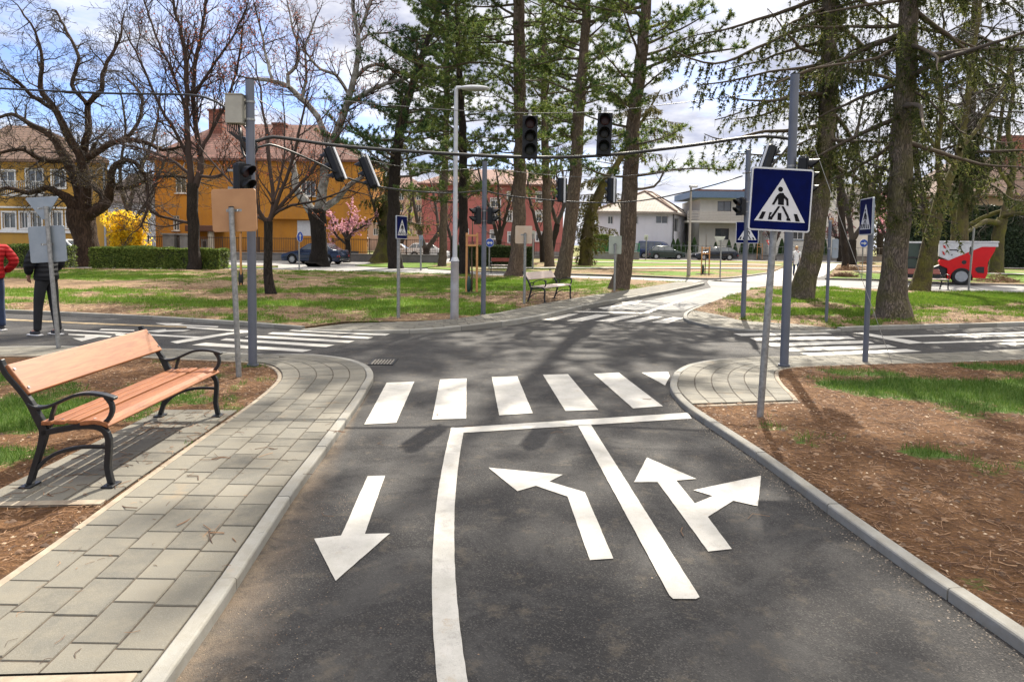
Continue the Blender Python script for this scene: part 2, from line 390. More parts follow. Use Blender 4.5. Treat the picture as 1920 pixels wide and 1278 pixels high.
def paving(name, out, inn, ncol, z=.057, lens=(.2, .3), seed=3, step=.05, zf=None):
    """out/inn: equal-length control lists; stones run along, ncol columns across"""
    A = catmull([Vector(p) for p in out], .3); Bq = catmull([Vector(p) for p in inn], .3)
    # same parameterisation: rebuild with equal counts per span
    def spl(P, m=12):
        P = [Vector(p) for p in P]; o = []
        for i in range(len(P) - 1):
            p0 = P[max(i - 1, 0)]; p1 = P[i]; p2 = P[i + 1]; p3 = P[min(i + 2, len(P) - 1)]
            for k in range(m):
                t = k / m
                o.append(.5 * (2 * p1 + (p2 - p0) * t + (2 * p0 - 5 * p1 + 4 * p2 - p3) * t * t + (3 * p1 - p0 - 3 * p2 + p3) * t ** 3))
        o.append(P[-1]); return o
    A = spl(out); Bq = spl(inn); L = [0]
    for i in range(1, len(A)): L.append(L[-1] + ((A[i] + Bq[i]) / 2 - (A[i - 1] + Bq[i - 1]) / 2).length)
    tot = L[-1]
    def W(s, t):
        s = min(max(s, 0), tot); lo, hi = 0, len(L) - 1
        while hi - lo > 1:
            md = (lo + hi) // 2
            if L[md] <= s: lo = md
            else: hi = md
        f = (s - L[lo]) / max(1e-9, L[hi] - L[lo]); a = A[lo].lerp(A[hi], f); b = Bq[lo].lerp(Bq[hi], f)
        return a.lerp(b, t)
    rr = random.Random(seed); V = []; F = []; R = []
    zz = (lambda s: zf(s / tot)) if zf else (lambda s: z)
    for c in range(ncol):
        s = -rr.random() * .3; k = rr.randrange(2)
        while s < tot:
            ln = lens[k % len(lens)] * rr.uniform(.98, 1.02); k += 1 if rr.random() > .2 else 2
            s0, s1 = max(s, 0), min(s + ln, tot); s += ln
            if s1 - s0 < .03: continue
            t0, t1 = c / ncol, (c + 1) / ncol
            wd = (W(s0, t1) - W(s0, t0)).length; g = .0040; dt = g / max(wd, .01) / 1.0 * (t1 - t0)
            r = rr.random(); dz = rr.uniform(-.0015, .0015); mid = (s0 + s1) / 2
            cr = [(s0 + g, t0 + dt), (mid, t0 + dt), (s1 - g, t0 + dt), (s1 - g, t1 - dt), (mid, t1 - dt), (s0 + g, t1 - dt)]
            cen = W(mid, (t0 + t1) / 2); b = len(V)
            pts = [W(*q) for q in cr]
            for lev, (inset, dzz) in enumerate(((0, -.02), (0, -.005), (.004, 0))):
                for q in pts:
                    d = cen - q; p = q + d.normalized() * inset if inset else q
                    V.append((p.x, p.y, zz(mid) + dzz + dz)); R.append(r)
            for lev in range(2):
                for a in range(6): F.append((b + lev * 6 + a, b + lev * 6 + (a + 1) % 6, b + lev * 6 + 6 + (a + 1) % 6, b + lev * 6 + 6 + a))
            F.append(tuple(b + 12 + a for a in range(6)))
    me = bpy.data.meshes.new(name); me.from_pydata(V, [], F)
    at = me.attributes.new('rnd', 'FLOAT', 'POINT'); at.data.foreach_set('value', R)
    bm = bmesh.new(); bm.from_mesh(me); bmesh.ops.recalc_face_normals(bm, faces=bm.faces); bm.to_mesh(me); bm.free()
    o = bpy.data.objects.new(name, me); COL.objects.link(o); me.materials.append(M_STONE); tag(o, kind='structure')
    # joint bed
    bed = MB(); n = 80
    bed.add([(*W(tot * i / n, t), zz(tot * i / n) - .0045) for i in range(n + 1) for t in (0, 1)], [(2 * i, 2 * i + 1, 2 * i + 3, 2 * i + 2) for i in range(n)])
    tag(bed.build('paving_joint_bed', M_JOINT, fix=False), kind='structure')
    return W, tot
def inside_poly(x, y, P):
    ins = np.zeros(x.shape, bool); n = len(P)
    for i in range(n):
        x0, y0 = P[i][:2]; x1, y1 = P[(i + 1) % n][:2]
        if y0 == y1: continue
        c = ((y0 > y) != (y1 > y)) & (x < (x1 - x0) * (y - y0) / (y1 - y0) + x0)
        ins ^= c
    return ins
def dist_poly(x, y, P):
    d = np.full(x.shape, 1e9); n = len(P)
    for i in range(n):
        ax, ay = P[i][:2]; bx, by = P[(i + 1) % n][:2]; dx, dy = bx - ax, by - ay; l = dx * dx + dy * dy
        if l < 1e-12: continue
        t = np.clip(((x - ax) * dx + (y - ay) * dy) / l, 0, 1)
        d = np.minimum(d, np.hypot(x - ax - t * dx, y - ay - t * dy))
    return d
def blob_mask(x, y, blobs, base, seed, ns=.9, warp=.55):
    n = fbm(x * ns, y * ns, seed, 5); m = np.full(x.shape, base, float)
    for (bx, by, rx, ry, s) in blobs:
        d = np.hypot((x - bx) / rx, (y - by) / ry) + (n - .5) * warp * 2
        m = m + s * .8 * np.clip(1.35 - d, 0, 1)
    n2 = fbm(x * ns * 3.3 + 7, y * ns * 3.3, seed + 20, 4)
    return np.clip(m + (n - .5) * 1.6 + (n2 - .5) * 1.5, 0, 1)
def gh(x, y, seed=0): return (fbm(x * 1.1, y * 1.1, 40 + seed, 4) - .45) * .06 + (fbm(x * 6, y * 6, 50 + seed, 3) - .5) * .022
GR = {}
def island(name, poly, spacing, m, z0, blobs, base, seed, relief=1.0, bound=.25, ns=.9):
    """a triangulated sheet of earth inside poly, with relief and a grass attribute"""
    P = [Vector((p[0], p[1])) for p in poly]
    xs = [p.x for p in P]; ys = [p.y for p in P]; pts = []
    rr = np.random.RandomState(seed)
    y = min(ys)
    while y < max(ys):
        s = spacing(y); row = np.arange(min(xs), max(xs), s) + rr.uniform(-.3, .3) * s
        yy = np.full(row.shape, y) + rr.uniform(-.25, .25, row.shape) * s; row = row + rr.uniform(-.25, .25, row.shape) * s
        k = inside_poly(row, yy, P); row = row[k]; yy = yy[k]
        if len(row):
            k = dist_poly(row, yy, P) > s * .45; pts += list(zip(row[k].tolist(), yy[k].tolist()))
        y += s
    nb = len(P); vc = [(p.x, p.y) for p in P] + pts
    r = delaunay_2d_cdt([Vector(q) for q in vc], [(i, (i + 1) % nb) for i in range(nb)], [], 1, 1e-5)
    vs = np.array([(q[0], q[1]) for q in r[0]]); F = np.array([list(f)[::-1] if ((vs[f[1]][0]-vs[f[0]][0])*(vs[f[2]][1]-vs[f[0]][1])-(vs[f[1]][1]-vs[f[0]][1])*(vs[f[2]][0]-vs[f[0]][0]))<0 else list(f) for f in r[2]], np.int32)
    d = dist_poly(vs[:, 0], vs[:, 1], P); z = z0 + gh(vs[:, 0], vs[:, 1], seed) * relief * np.clip(d / bound, 0, 1)
    g = blob_mask(vs[:, 0], vs[:, 1], blobs, base, seed, ns)
    V = np.column_stack([vs, z]); sk = V[:nb].copy(); sk[:, 2] = z0 - .14; ii = np.arange(nb); n0 = len(V); V = np.concatenate([V, sk]); g = np.concatenate([g, g[:nb]]); F = [F, np.column_stack([ii, (ii + 1) % nb, n0 + (ii + 1) % nb, n0 + ii])]; o = np_mesh(name, V, F, m, None, True, {'grass': g}); tag(o, kind='structure')
    GR[name] = (P, z0, blobs, base, seed, relief, bound, ns); return o
def zgrass(name, x, y):
    P, z0, blobs, base, seed, relief, bound, ns = GR[name]
    d = dist_poly(x, y, P); return z0 + gh(x, y, seed) * relief * np.clip(d / bound, 0, 1), blob_mask(x, y, blobs, base, seed, ns), inside_poly(x, y, P)

# --- curves (metres, camera at the origin looking along +Y)
A_out = [(-1.10, -2), (-1.12, .5), (-1.21, 2.5), (-1.27, 3.3), (-1.335, 4.1), (-1.38, 5.0), (-1.455, 6.3), (-1.52, 7.1), (-1.60, 7.75), (-1.83, 8.4), (-2.25, 8.88), (-2.95, 9.2), (-3.9, 9.44), (-5.0, 9.72), (-6.7, 9.8), (-8.5, 9.5), (-14, 8.7)]
A_in = [(-2.2, -2), (-2.22, .5), (-2.24, 2.5), (-2.27, 3.3), (-2.32, 4.1), (-2.37, 5.0), (-2.43, 6.3), (-2.50, 7.05), (-2.58, 7.5), (-2.76, 7.95), (-3.03, 8.33), (-3.5, 8.56), (-4.19, 8.66), (-5.03, 8.8), (-6.71, 8.72), (-8.4, 8.4), (-14, 7.6)]
B_out = [(2.16, -2), (2.12, 1), (2.06, 2.4), (1.98, 3.2), (1.92, 3.95), (1.85, 4.95), (1.74, 5.95), (1.695, 6.5), (1.72, 7.1), (1.81, 7.55), (2.0, 8.15), (2.36, 8.8), (2.9, 9.28), (3.45, 9.52), (4.1, 9.68), (5.2, 9.92), (6.3, 10.15), (8.6, 10.85), (12, 11.9), (18, 14)]
C_out = [(-34, 21), (-20, 16.9), (-13, 14.7), (-10.85, 14.1), (-9.26, 13.75), (-7.04, 13.2), (-5.4, 12.65), (-4.6, 12.3), (-3.75, 11.92), (-2.96, 11.70), (-2.04, 11.65), (-1.4, 11.85), (-.7, 12.35), (.1, 13.2), (.95, 14.7), (1.95, 16.8), (3.3, 19.1), (4.7, 21.4), (6.2, 24.1), (7.5, 26.6), (7.9, 27.5)]
C_back = [(7.7, 28.3), (6.9, 28.9), (5.6, 30.0), (3.4, 30.8), (1, 31.6), (-1.5, 32.5), (-7, 34.3), (-10, 35), (-13.7, 35.6), (-20.6, 34.4), (-34, 33)]
C_pin = [(-3.2, 12.85), (-2.7, 12.95), (-1.9, 13.1), (-1.5, 13.25), (-1.0, 13.6), (-.5, 14.2), (.1, 15.4), (1.0, 17.35), (2.3, 19.7), (3.7, 22.1), (5.2, 24.75), (6.5, 27.2), (6.9, 28.0)]
C_pout = [(-3.75, 11.92), (-2.96, 11.70), (-2.04, 11.65), (-1.4, 11.85), (-.7, 12.35), (.1, 13.2), (.95, 14.7), (1.95, 16.8), (3.3, 19.1), (4.7, 21.4), (6.2, 24.1), (7.5, 26.6), (7.9, 27.5)]
D_out = [(9.9, 26.3), (9.2, 25.4), (7.95, 23.2), (5.80, 19.17), (4.3, 16.2), (3.8, 14.8), (3.66, 13.9), (3.85, 13.05), (4.41, 12.55), (5.32, 12.4), (6.28, 12.72), (6.92, 13.0), (8.43, 13.42), (10.77, 14.1), (14, 15.1), (20, 17), (34, 21)]
D_back = [(34, 26.2), (24, 25.2), (18.4, 24.6), (14.4, 25.1), (13.2, 26.0), (10.6, 26.5)]
off = lambda L, d: [tuple(p) for p in offset([Vector(p) for p in L], d)]
ground = MB(); ground.add([(-400, -60, -.035), (400, -60, -.035), (400, 700, -.035), (-400, 700, -.035)], [(0, 1, 2, 3)])
go = ground.build('ground', M_LAWN, fix=False); tag(go, kind='structure')
at = go.data.attributes.new('grass', 'FLOAT', 'POINT'); at.data.foreach_set('value', [.5] * 4)
road = MB(); road.add([(-34, -6, 0), (34, -6, 0), (34, 40, 0), (-34, 40, 0)], [(0, 1, 2, 3)])
tag(road.build('park_road', M_ASPH, fix=False), kind='structure')
M_STREET = mat('sunlit_old_asphalt', (.20, .195, .19), .9, c2=(.26, .25, .235), ns=.8, bs=.3, bscale=60, pos=True)  # lighter than the near road: sunlight is put into the base colour
M_PATH = mat('path_concrete', (.36, .345, .32), .9, c2=(.28, .27, .25), ns=1.3, bs=.2, bscale=60, pos=True)
# kerbs
dA = lambda s: .06 if s < .50 else max(.008, .06 - (s - .50) * 1.4)
kerb('kerb', catmull(A_out, .1), +1, zf=dA)
kerb('kerb', catmull(B_out[:11], .1), -1)
dB = lambda s: max(.01, .06 - s * .2)
kerb('kerb', catmull(B_out[10:], .1), -1, zf=lambda s: max(.012, .06 - s * .35))
kerb('kerb', catmull(C_out[:9], .2), +1, w=.1, h=.07)
kerb('kerb', catmull(C_out[8:], .2), +1, w=.1, zf=lambda s: min(.1, .02 + s * .45))
kerb('kerb', catmull(D_out[:8], .2), +1, w=.08, h=.06)
kerb('kerb', catmull(D_out[7:11], .1), +1, w=.08, h=.045)
kerb('kerb', catmull(D_out[10:], .2), +1, w=.1, h=.08)
kerb('kerb', catmull(C_back, .3), +1, w=.1, h=.04)
kerb('kerb', catmull(D_back, .3), +1, w=.1, h=.05)
# paving
paving('pavement', off(A_out, .083), A_in, 5, zf=lambda s: dA(s) - .002, seed=3)
kerb('edging', catmull(A_in[2:], .1), +1, w=.05, h=.05, stone=1.0, m=M_EDGE)
PAD0, PAD1 = 3.90, 6.05
pad_o = [(-2.385, PAD0), (-2.42, 4.6), (-2.46, 5.4), (-2.49, PAD1)]; pad_i = [(-3.14, PAD0 - .06), (-3.15, 4.6), (-3.17, 5.4), (-3.19, PAD1)]
paving('bench_pad_paving', pad_o, pad_i, 3, z=.052, lens=(.2, .3), seed=8)
kerb('edging', [(-2.39, PAD0 - .005), (-3.2, PAD0 - .07)], -1, w=-.05, h=.05, m=M_EDGE)
B_pout = off(B_out[7:], -.083)
B_pin = [(2.86, 6.72), (2.93, 6.98), (2.98, 7.25), (3.06, 7.62), (3.17, 8.0), (3.36, 8.42), (3.7, 8.68), (4.2, 8.82), (5.2, 9.05), (6.3, 9.28), (8.8, 9.95), (12.3, 11.0), (18.3, 13.1)]
paving('pavement', B_pout, B_pin, 6, zf=lambda s: max(.012, .058 - s * .1), seed=5)
kerb('edging', catmull(B_pin, .1), -1, w=.05, zf=lambda s: max(.02, .055 - s * .1), m=M_EDGE)
kerb('edging', [(1.80, 6.47), (2.9, 6.69)], -1, w=.05, h=.05, m=M_EDGE)
paving('pavement', off(C_pout, .1), C_pin, 6, zf=lambda s: min(.095, .02 + s * .42), lens=(.2, .3), seed=6)
D_po = off([(4.3, 16.2), (3.8, 14.8), (3.66, 13.9), (3.85, 13.05), (4.41, 12.55), (5.32, 12.4), (6.2, 12.72)], .083)
D_pi = [(4.35, 16.1), (4.6, 15.3), (4.72, 14.6), (4.80, 14.0), (5.1, 13.72), (5.65, 13.5), (6.2, 12.85)]
paving('pavement', D_po, D_pi, 5, z=.055, seed=9)
# earth islands
near_sp = lambda y: .075 if y < 6 else (.11 if y < 9 else .2)
polyA = [Vector(p) for p in off([tuple(q) for q in catmull(A_in[1:], .15)], .05)] + [Vector((-14, .5))]
bA = [(-3.9, 6.0, .8, .6, 1.4), (-4.8, 5.6, 1.0, .9, 1.4), (-2.9, 7.6, .4, .25, .6), (-5.5, 7.0, 1.2, .8, 1.0), (-3.0, 8.3, .8, .2, .9), (-3.6, 4.8, .3, .4, .9)]
island('soil_left', polyA, lambda y: near_sp(y) if y > 2 else .3, M_SOIL_A, .035, bA, -.1, 3, .8)
polyB = [Vector(p) for p in off([tuple(q) for q in catmull(B_out[1:8], .12)], -.08)] + [Vector((2.84, 6.66))] + [Vector(p) for p in off([tuple(q) for q in catmull(B_pin, .12)], -.05)][3:] + [Vector((18, 1))]
bB = [(4.9, 7.55, 1.5, .6, 1.8), (6.4, 6.7, 1.9, 1.0, 1.9), (4.2, 8.4, .6, .25, 1.2), (3.15, 5.0, .16, .13, 1.6), (6.5, 8.8, 1.5, .3, .9), (8.5, 8, 2, 1.2, 1.5), (3.75, 7.5, .35, .2, .8)]
island('soil_right', polyB, lambda y: near_sp(y) if y > 2 else .3, M_SOIL_A, .045, bB, -.12, 4, .9)
mid_sp = lambda y: .16 if y < 15 else (.3 if y < 22 else .55)
polyC = [Vector(p) for p in off([tuple(q) for q in catmull(C_out[:9], .3)], .1)] + [Vector(p) for p in C_pin[:-1]] + [Vector(p) for p in off(C_back, .1)]
def gb(u, v, rx, ry, s): p = G(u, v); return (p.x, p.y, rx, ry, s)
bC = [gb(600, 575, 2.6, 1.2, .9), gb(800, 575, 2.4, 1.8, .9), gb(850, 540, 3.4, 4, .8), gb(740, 530, 3.5, 3, .5), gb(330, 572, 2.4, 1.3, .8), gb(560, 548, 2.5, 1.6, .8), gb(120, 520, 7, 2.2, .8),
      gb(900, 592, .9, .6, .9), gb(860, 590, .5, .4, .8), gb(1120, 541, 1.8, 1.6, .9), gb(980, 530, 2.4, 3, .9), gb(130, 548, 3, .8, .6), gb(640, 512, 6, 2.5, .45), gb(200, 512, 8, 1.2, .5), gb(700, 590, 1.2, .5, .6), gb(40, 560, 4, 2, .5)]
island('lawn_middle', polyC, mid_sp, M_LAWN, .06, bC, .17, 5, 1.4)
polyD = [Vector(p) for p in off([tuple(q) for q in catmull(D_out[:5], .3)], .08)] + [Vector(p) for p in D_pi[1:]] + [Vector(p) for p in off([tuple(q) for q in catmull(D_out[10:], .3)], .1)] + [Vector(p) for p in off(D_back, .1)]
bD = [gb(1560, 590, 2.0, .8, 1.0), gb(1470, 590, 1.4, .6, 1.0), gb(1600, 570, 2.2, 1.6, .7), gb(1800, 570, 3, 2, .6), gb(1850, 560, 4, 2, .9), gb(1560, 555, 2, 2, .6), gb(1900, 590, 2, .7, .3), gb(1700, 590, 2, .6, .3)]
island('lawn_right', polyD, mid_sp, M_LAWN, .055, bD, .2, 6, 1.2)
# far lawns and paths
far_sp = lambda y: .9 if y < 45 else 1.8
polyE = [(-1.6, 36.5), (1, 35.2), (3.8, 34.2), (6.3, 33.4), (8.2, 32.0), (9.2, 31.7), (10.3, 32.3), (12.0, 34.6), (15.2, 39.6), (21, 52), (27, 66), (32, 72), (-1, 72), (-6, 46), (-5, 40)]
island('lawn_far', polyE, far_sp, M_LAWN, .05, [gb(1180, 495, 12, 6, .5), gb(1290, 517, 3, 1, .6), (15, 66, 14, 4, .9), (2, 45, 6, 4, .5)], .25, 7, 1.2, ns=.35)
kerb('kerb', catmull(polyE[:9], .4), +1, w=.12, h=.09)
polyF = [(15.6, 33.4), (17.7, 32.9), (19.9, 30.6), (24, 29.6), (34, 29.4), (60, 33), (60, 74), (38, 74), (30, 62), (20, 42)]
island('lawn_far', polyF, far_sp, M_LAWN, .05, [(24, 36, 8, 4, .7), (34, 40, 12, 8, .8), (20, 34, 3, 1.2, .5)], .3, 8, 1.2, ns=.35)
kerb('kerb', catmull(polyF[:6], .4), +1, w=.12, h=.08)
polyG = [(-34, 38), (-24, 37.6), (-14.5, 37.8), (-13.6, 39), (-14.5, 41.6), (-34, 43)]
island('lawn_far', polyG, far_sp, M_LAWN, .05, [(-20, 39, 9, 3, .6)], .35, 9, .8, ns=.4)
polyH = [(-10.2, 43.5), (-8.5, 41.6), (-6.3, 41), (-3.6, 42.2), (-2.2, 48.0), (-6, 51), (-9.6, 50)]
island('lawn_far', polyH, far_sp, M_LAWN, .05, [(-6, 45, 5, 5, .9)], .5, 10, .8, ns=.4)
def strip(name, pts, m, z=.004, w=None):
    P = [Vector(p) for p in pts]; L = offset(P, w / 2); R_ = offset(P, -w / 2); b = MB()
    b.add([(q.x, q.y, z) for pr in zip(L, R_) for q in pr], [(2 * i, 2 * i + 1, 2 * i + 3, 2 * i + 2) for i in range(len(P) - 1)])
    return tag(b.build(name, m, fix=False), kind='structure')
st = MB(); st.add([(-60, 36.0, .004), (-12, 36.0, .004), (-7.2, 34.9, .004), (0, 33.0, .004), (2, 38, .004), (-1, 72, .004), (-60, 72, .004)], [(0, 1, 2, 3, 4, 5, 6)])
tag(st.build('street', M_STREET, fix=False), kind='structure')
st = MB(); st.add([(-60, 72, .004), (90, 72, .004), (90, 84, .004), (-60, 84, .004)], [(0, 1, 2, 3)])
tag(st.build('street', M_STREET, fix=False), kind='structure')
strip('path', [(-1.5, 40.6), (5, 43), (13, 45.5), (18, 46)], M_PATH, .11, 1.3)
strip('path', [(3, 56), (12, 58), (22, 55)], M_PATH, .12, 1.2)
strip('path', [(22, 43), (30, 42), (58, 44)], M_PATH, .11, 1.2)
strip('path', [(28, 56), (40, 55), (58, 57)], M_PATH, .11, 1.4)
strip('path', [(10.4, 29.5), (13, 33.5), (16, 38.5), (22, 50), (32, 68)], M_PATH, .006, 3.4)
pr = MB(); 
def pv(z, *P): pr.add([(x, y, z) for x, y in P], [tuple(range(len(P)))])
pv(.006, (2.2, 16.4), (7.6, 25.6), (8.6, 29.6), (9.2, 31.4), (13.2, 28.2), (10.2, 26.7), (9.0, 25.3), (5.7, 19.2), (4.3, 16.6))
pv(.010, (10.6, 26.8), (13.2, 26.3), (14.4, 25.4), (18.4, 24.9), (34, 26.6), (34, 29.2), (24, 29.2), (19.6, 30.2), (15, 32.6), (10.4, 30.5))
tag(pr.build('pale_road_surface', mat('sunlit_pale_asphalt', (.23, .225, .215), .9, c2=(.16, .16, .155), ns=.7, bs=.3, bscale=120, pos=True), fix=False), kind='structure')  # far road in sun: its brightness is put into a paler asphalt colour
pr = MB(); pv(.005, (7.7, 28.6), (5.6, 30.4), (1, 32.0), (-1.5, 33.0), (-1.5, 35.4), (1.2, 34.4), (6.2, 32.6), (8.9, 31.2))
tag(pr.build('path', M_PATH, fix=False), kind='structure')
# ---------------------------------------------------------------- road markings
def wob(poly, z=.005):
    out = []; n = len(poly); r = random.Random(int(poly[0][0] * 1000) & 0xffff)
    for i in range(n):
        a = Vector(poly[i]); b = Vector(poly[(i + 1) % n]); k = max(1, int((b - a).length / .05)); nn = Vector((-(b - a).y, (b - a).x)).normalized()
        for j in range(k): out.append(a.lerp(b, j / k) + nn * r.uniform(-.0012, .0012))
    return [(p.x, p.y, z) for p in out]
def marking(name, polys, m=None, z=.005):
    b = MB()
    for P in polys:
        P = [(q[0], q[1]) for q in P]; V = wob(P, z)
        r = delaunay_2d_cdt([Vector(v[:2]) for v in V], [(i, (i + 1) % len(V)) for i in range(len(V))], [], 1, 1e-6)
        b.add([(q[0], q[1], z) for q in r[0]], [tuple(f) for f in r[2]])
    o = b.build(name, m or M_PAINT, fix=False)
    bm = bmesh.new(); bm.from_mesh(o.data)
    for f in bm.faces:
        if f.normal.z < 0: f.normal_flip()
    bm.to_mesh(o.data); bm.free()
    return tag(o, kind='structure')
px = lambda L: [tuple(G(u, v, .005)[:2]) for u, v in L]
marking('zebra_crossing', [px(q) for q in ([(725, 717), (777, 715), (743, 792), (683, 795)], [(825, 711), (875, 709), (874, 784), (810, 786)], [(922, 706), (970, 705), (999, 774), (936, 778)],
    [(1018, 702), (1065, 701), (1122, 768), (1060, 770)], [(1113, 700), (1160, 698), (1243, 761), (1187, 765)], [(1203, 698), (1253, 697), (1256, 705), (1247, 722)])])
marking('stop_line', [px([(845, 802), (1290, 773), (1297, 784), (866, 811), (845, 814)])])
cl = [(-.508, 5.72), (-.487, 4.9), (-.446, 4.05), (-.389, 3.36), (-.337, 2.90), (-.297, 2.62), (-.243, 2.3), (-.14, 1.8), (.14, .8)]
cr_ = [(x_ + .113, y_ - .01) for x_, y_ in cl]
marking('centre_line', [[tuple(p) for p in catmull(cl, .1)] + [tuple(p) for p in catmull(cr_, .1)][::-1]], z=.0068)
marking('lane_line', [px([(1084, 798), (1108, 796), (1312, 1119), (1305, 1122), (1262, 1122), (1255, 1115)])], z=.0062)
marking('arrow_marking', [px([(689, 892), (722, 891), (684, 1000), (731, 999), (629, 1088), (589, 1009), (640, 1003)])])
marking('arrow_marking', [px([(916, 876), (1055, 889), (1030, 902), (1097, 922), (1150, 1046), (1106, 1049), (1064, 930), (1005, 910), (970, 920)])])
marking('arrow_marking', [px([(1213, 857), (1306, 897), (1268, 900), (1303, 943), (1336, 929), (1300, 918), (1427, 891), (1421, 948), (1375, 938), (1327, 968), (1372, 1028), (1328, 1033), (1233, 903), (1189, 903)])])
def q4(s): return [(400 + a / 4, 560 + b / 4) for a, b in s]
marking('zebra_crossing', [px(q4(q)) for q in ([(600, 228), (1325, 262), (1290, 276), (565, 238)], [(445, 250), (1200, 288), (1160, 300), (405, 262)], [(280, 272), (1060, 315), (1015, 330), (235, 287)],
    [(95, 296), (910, 345), (845, 362), (50, 310)], [(-60, 328), (740, 382), (670, 398), (-160, 346)], [(1215, 238), (1425, 240), (1400, 252), (1260, 249)])])
marking('stop_line', [px([(319, 640.5), (425, 624), (467, 620.5), (467, 623.5), (440, 625.5), (332, 644)])], z=.0068)
marking('lane_line', [px([(350, 612), (467, 619.5), (467, 622.5), (350, 614.5)]), px([(120, 617), (385, 631.5), (372, 634), (120, 619.5)]), px([(190, 616), (252, 618), (252, 620), (186, 618.5)]), px([(215, 626), (250, 624), (262, 626), (218, 629)])])
marking('lane_line', [px([(-40, 595), (200, 606), (350, 611.5), (350, 614), (200, 608.8), (-40, 598)])], M_YPAINT)
marking('arrow_marking', [px([(291, 605.5), (345, 606), (335, 608), (410, 611.5), (408, 613.5), (330, 610), (312, 609.5)]), px([(272, 620.5), (310, 617), (312, 618.5), (358, 618), (345, 620.5), (312, 621.5), (297, 623)])])
marking('arrow_marking', [px([(128, 625.5), (180, 627), (210, 629.5), (206, 632), (186, 631.5), (153, 639.5), (136, 633.5), (158, 633), (160, 629.5), (128, 627.5)])])
marking('zebra_crossing', [px(q) for q in ([(1375, 625), (1545, 622), (1560, 626), (1390, 629.5)], [(1405, 633), (1590, 630), (1605, 635), (1418, 638.5)], [(1430, 643), (1625, 638), (1640, 643), (1445, 649)],
    [(1465, 652.5), (1665, 646), (1682, 651), (1482, 658.5)], [(1500, 662), (1700, 654), (1728, 658.5), (1522, 667)])])
marking('stop_line', [px([(1600, 624), (1620, 623.5), (1735, 642.5), (1705, 644.5)])], z=.0068)
marking('lane_line', [px([(1652, 630), (1925, 622), (1925, 625), (1668, 632.5)]), px([(1725, 641.5), (1925, 635), (1925, 638.5), (1735, 643.8)])])
marking('arrow_marking', [px([(1795, 631), (1840, 627), (1838, 629), (1925, 627), (1925, 629.5), (1838, 631.5), (1842, 634)]), px([(1868, 643.5), (1905, 641), (1905, 643), (1930, 642.5), (1930, 645.5), (1905, 646), (1905, 648)])])
marking('zebra_crossing', [px(q) for q in ([(1015, 599), (1068, 588), (1085, 588), (1038, 601)], [(1062, 601), (1118, 589), (1145, 590), (1092, 602)], [(1115, 602), (1172, 591), (1198, 592), (1145, 603)],
    [(1170, 603), (1220, 592), (1245, 593), (1200, 604)], [(1222, 604), (1262, 594), (1282, 596), (1252, 606)])])
marking('stop_line', [px([(1062, 584.5), (1075, 583), (1212, 586), (1202, 588.5)])], z=.009)
marking('lane_line', [px([(1202, 587), (1325, 546), (1333, 546), (1214, 588)])], z=.012)
marking('arrow_marking', [px([(1120, 578), (1170, 570), (1165, 567), (1205, 564), (1190, 572), (1182, 571), (1135, 580)])], z=.012)
g0, g1 = G(268, 1256, .06), G(0, 1263, .06)
m = MB(); m.add([(g0.x, g0.y, .0605), (g1.x, g1.y, .0605), (g1.x, g1.y - .012, .0605), (g0.x, g0.y - .012, .0605)], [(0, 1, 2, 3)]); tag(m.build('paving_gap_shade', mat('gap_shade_black', (.004, .004, .004), 1, spec=0), fix=False), kind='structure')  # flat black strip painted as the shade inside the gap
m = MB(); m.box(((g0.x + g1.x) / 2, (g0.y + g1.y) / 2 - .012 - .09, .045), (g0.x - g1.x, .16, .045), Matrix.Rotation(math.atan2(g0.y - g1.y, g0.x - g1.x), 3, 'Z')); tag(m.build('edging', M_EDGE, bevel=.004), kind='structure')
# storm drain
t = thing('storm_drain', 'square cast iron storm drain grate set in the asphalt near the left paving corner', 'drain', (-1.70, 8.84, .004), .03)
fr = MB()
for a in (-1, 1): fr.box((a * .15, 0, 0), (.03, .42, .012)); fr.box((0, a * .195, 0), (.27, .03, .012))
fr.build('frame', M_IRON, t)
pit_shade = MB(); pit_shade.box((0, 0, -.003), (.27, .36, .004)); pit_shade.build('pit_shade', mat('pit_shade_black', (.003, .003, .003), 1, spec=0), t)  # thin black sheet painted as the darkness below the grate
gr = MB()
for i in range(7): gr.box((-.12 + i * .04, 0, .002), (.019, .36, .012))
for i in range(2): gr.box((0, -.06 + i * .12, 0), (.27, .016, .010))
gr.build('grate', mat('worn_iron', (.24, .22, .19), .7, .2), t)
# ================================================================== STREET FURNITURE
def rrect(w, h, r, n=5, cx=0, cz=0):
    out = []
    for (sx, sz, a0) in ((1, 1, 0), (-1, 1, 90), (-1, -1, 180), (1, -1, 270)):
        for k in range(n + 1):
            a = math.radians(a0 + 90 * k / n); out.append((cx + sx * (w / 2 - r) + r * math.cos(a), cz + sz * (h / 2 - r) + r * math.sin(a)))
    return out
def circ(r, n=28, cx=0, cz=0): return [(cx + r * math.cos(2 * PI * k / n), cz + r * math.sin(2 * PI * k / n)) for k in range(n)]
def clamp_parts(root, pr, zs, y0, m=None):
    for z in zs:
        b = MB(); b.tube([(0, 0, z - .018), (0, 0, z + .018)], pr + .006, 14); b.box((0, y0 / 2, z), (.03, abs(y0), .03)); b.box((0, y0 + .006, z), (.16, .012, .03))
        b.build('clamp', m or M_GALV, root, bevel=.002)
        for s in (-1, 1): c = MB(); c.cyl((s * .07, y0 + .012, z), (s * .07, y0 + .026, z), .008, n=6); c.build('bolt', M_CHROME, root)
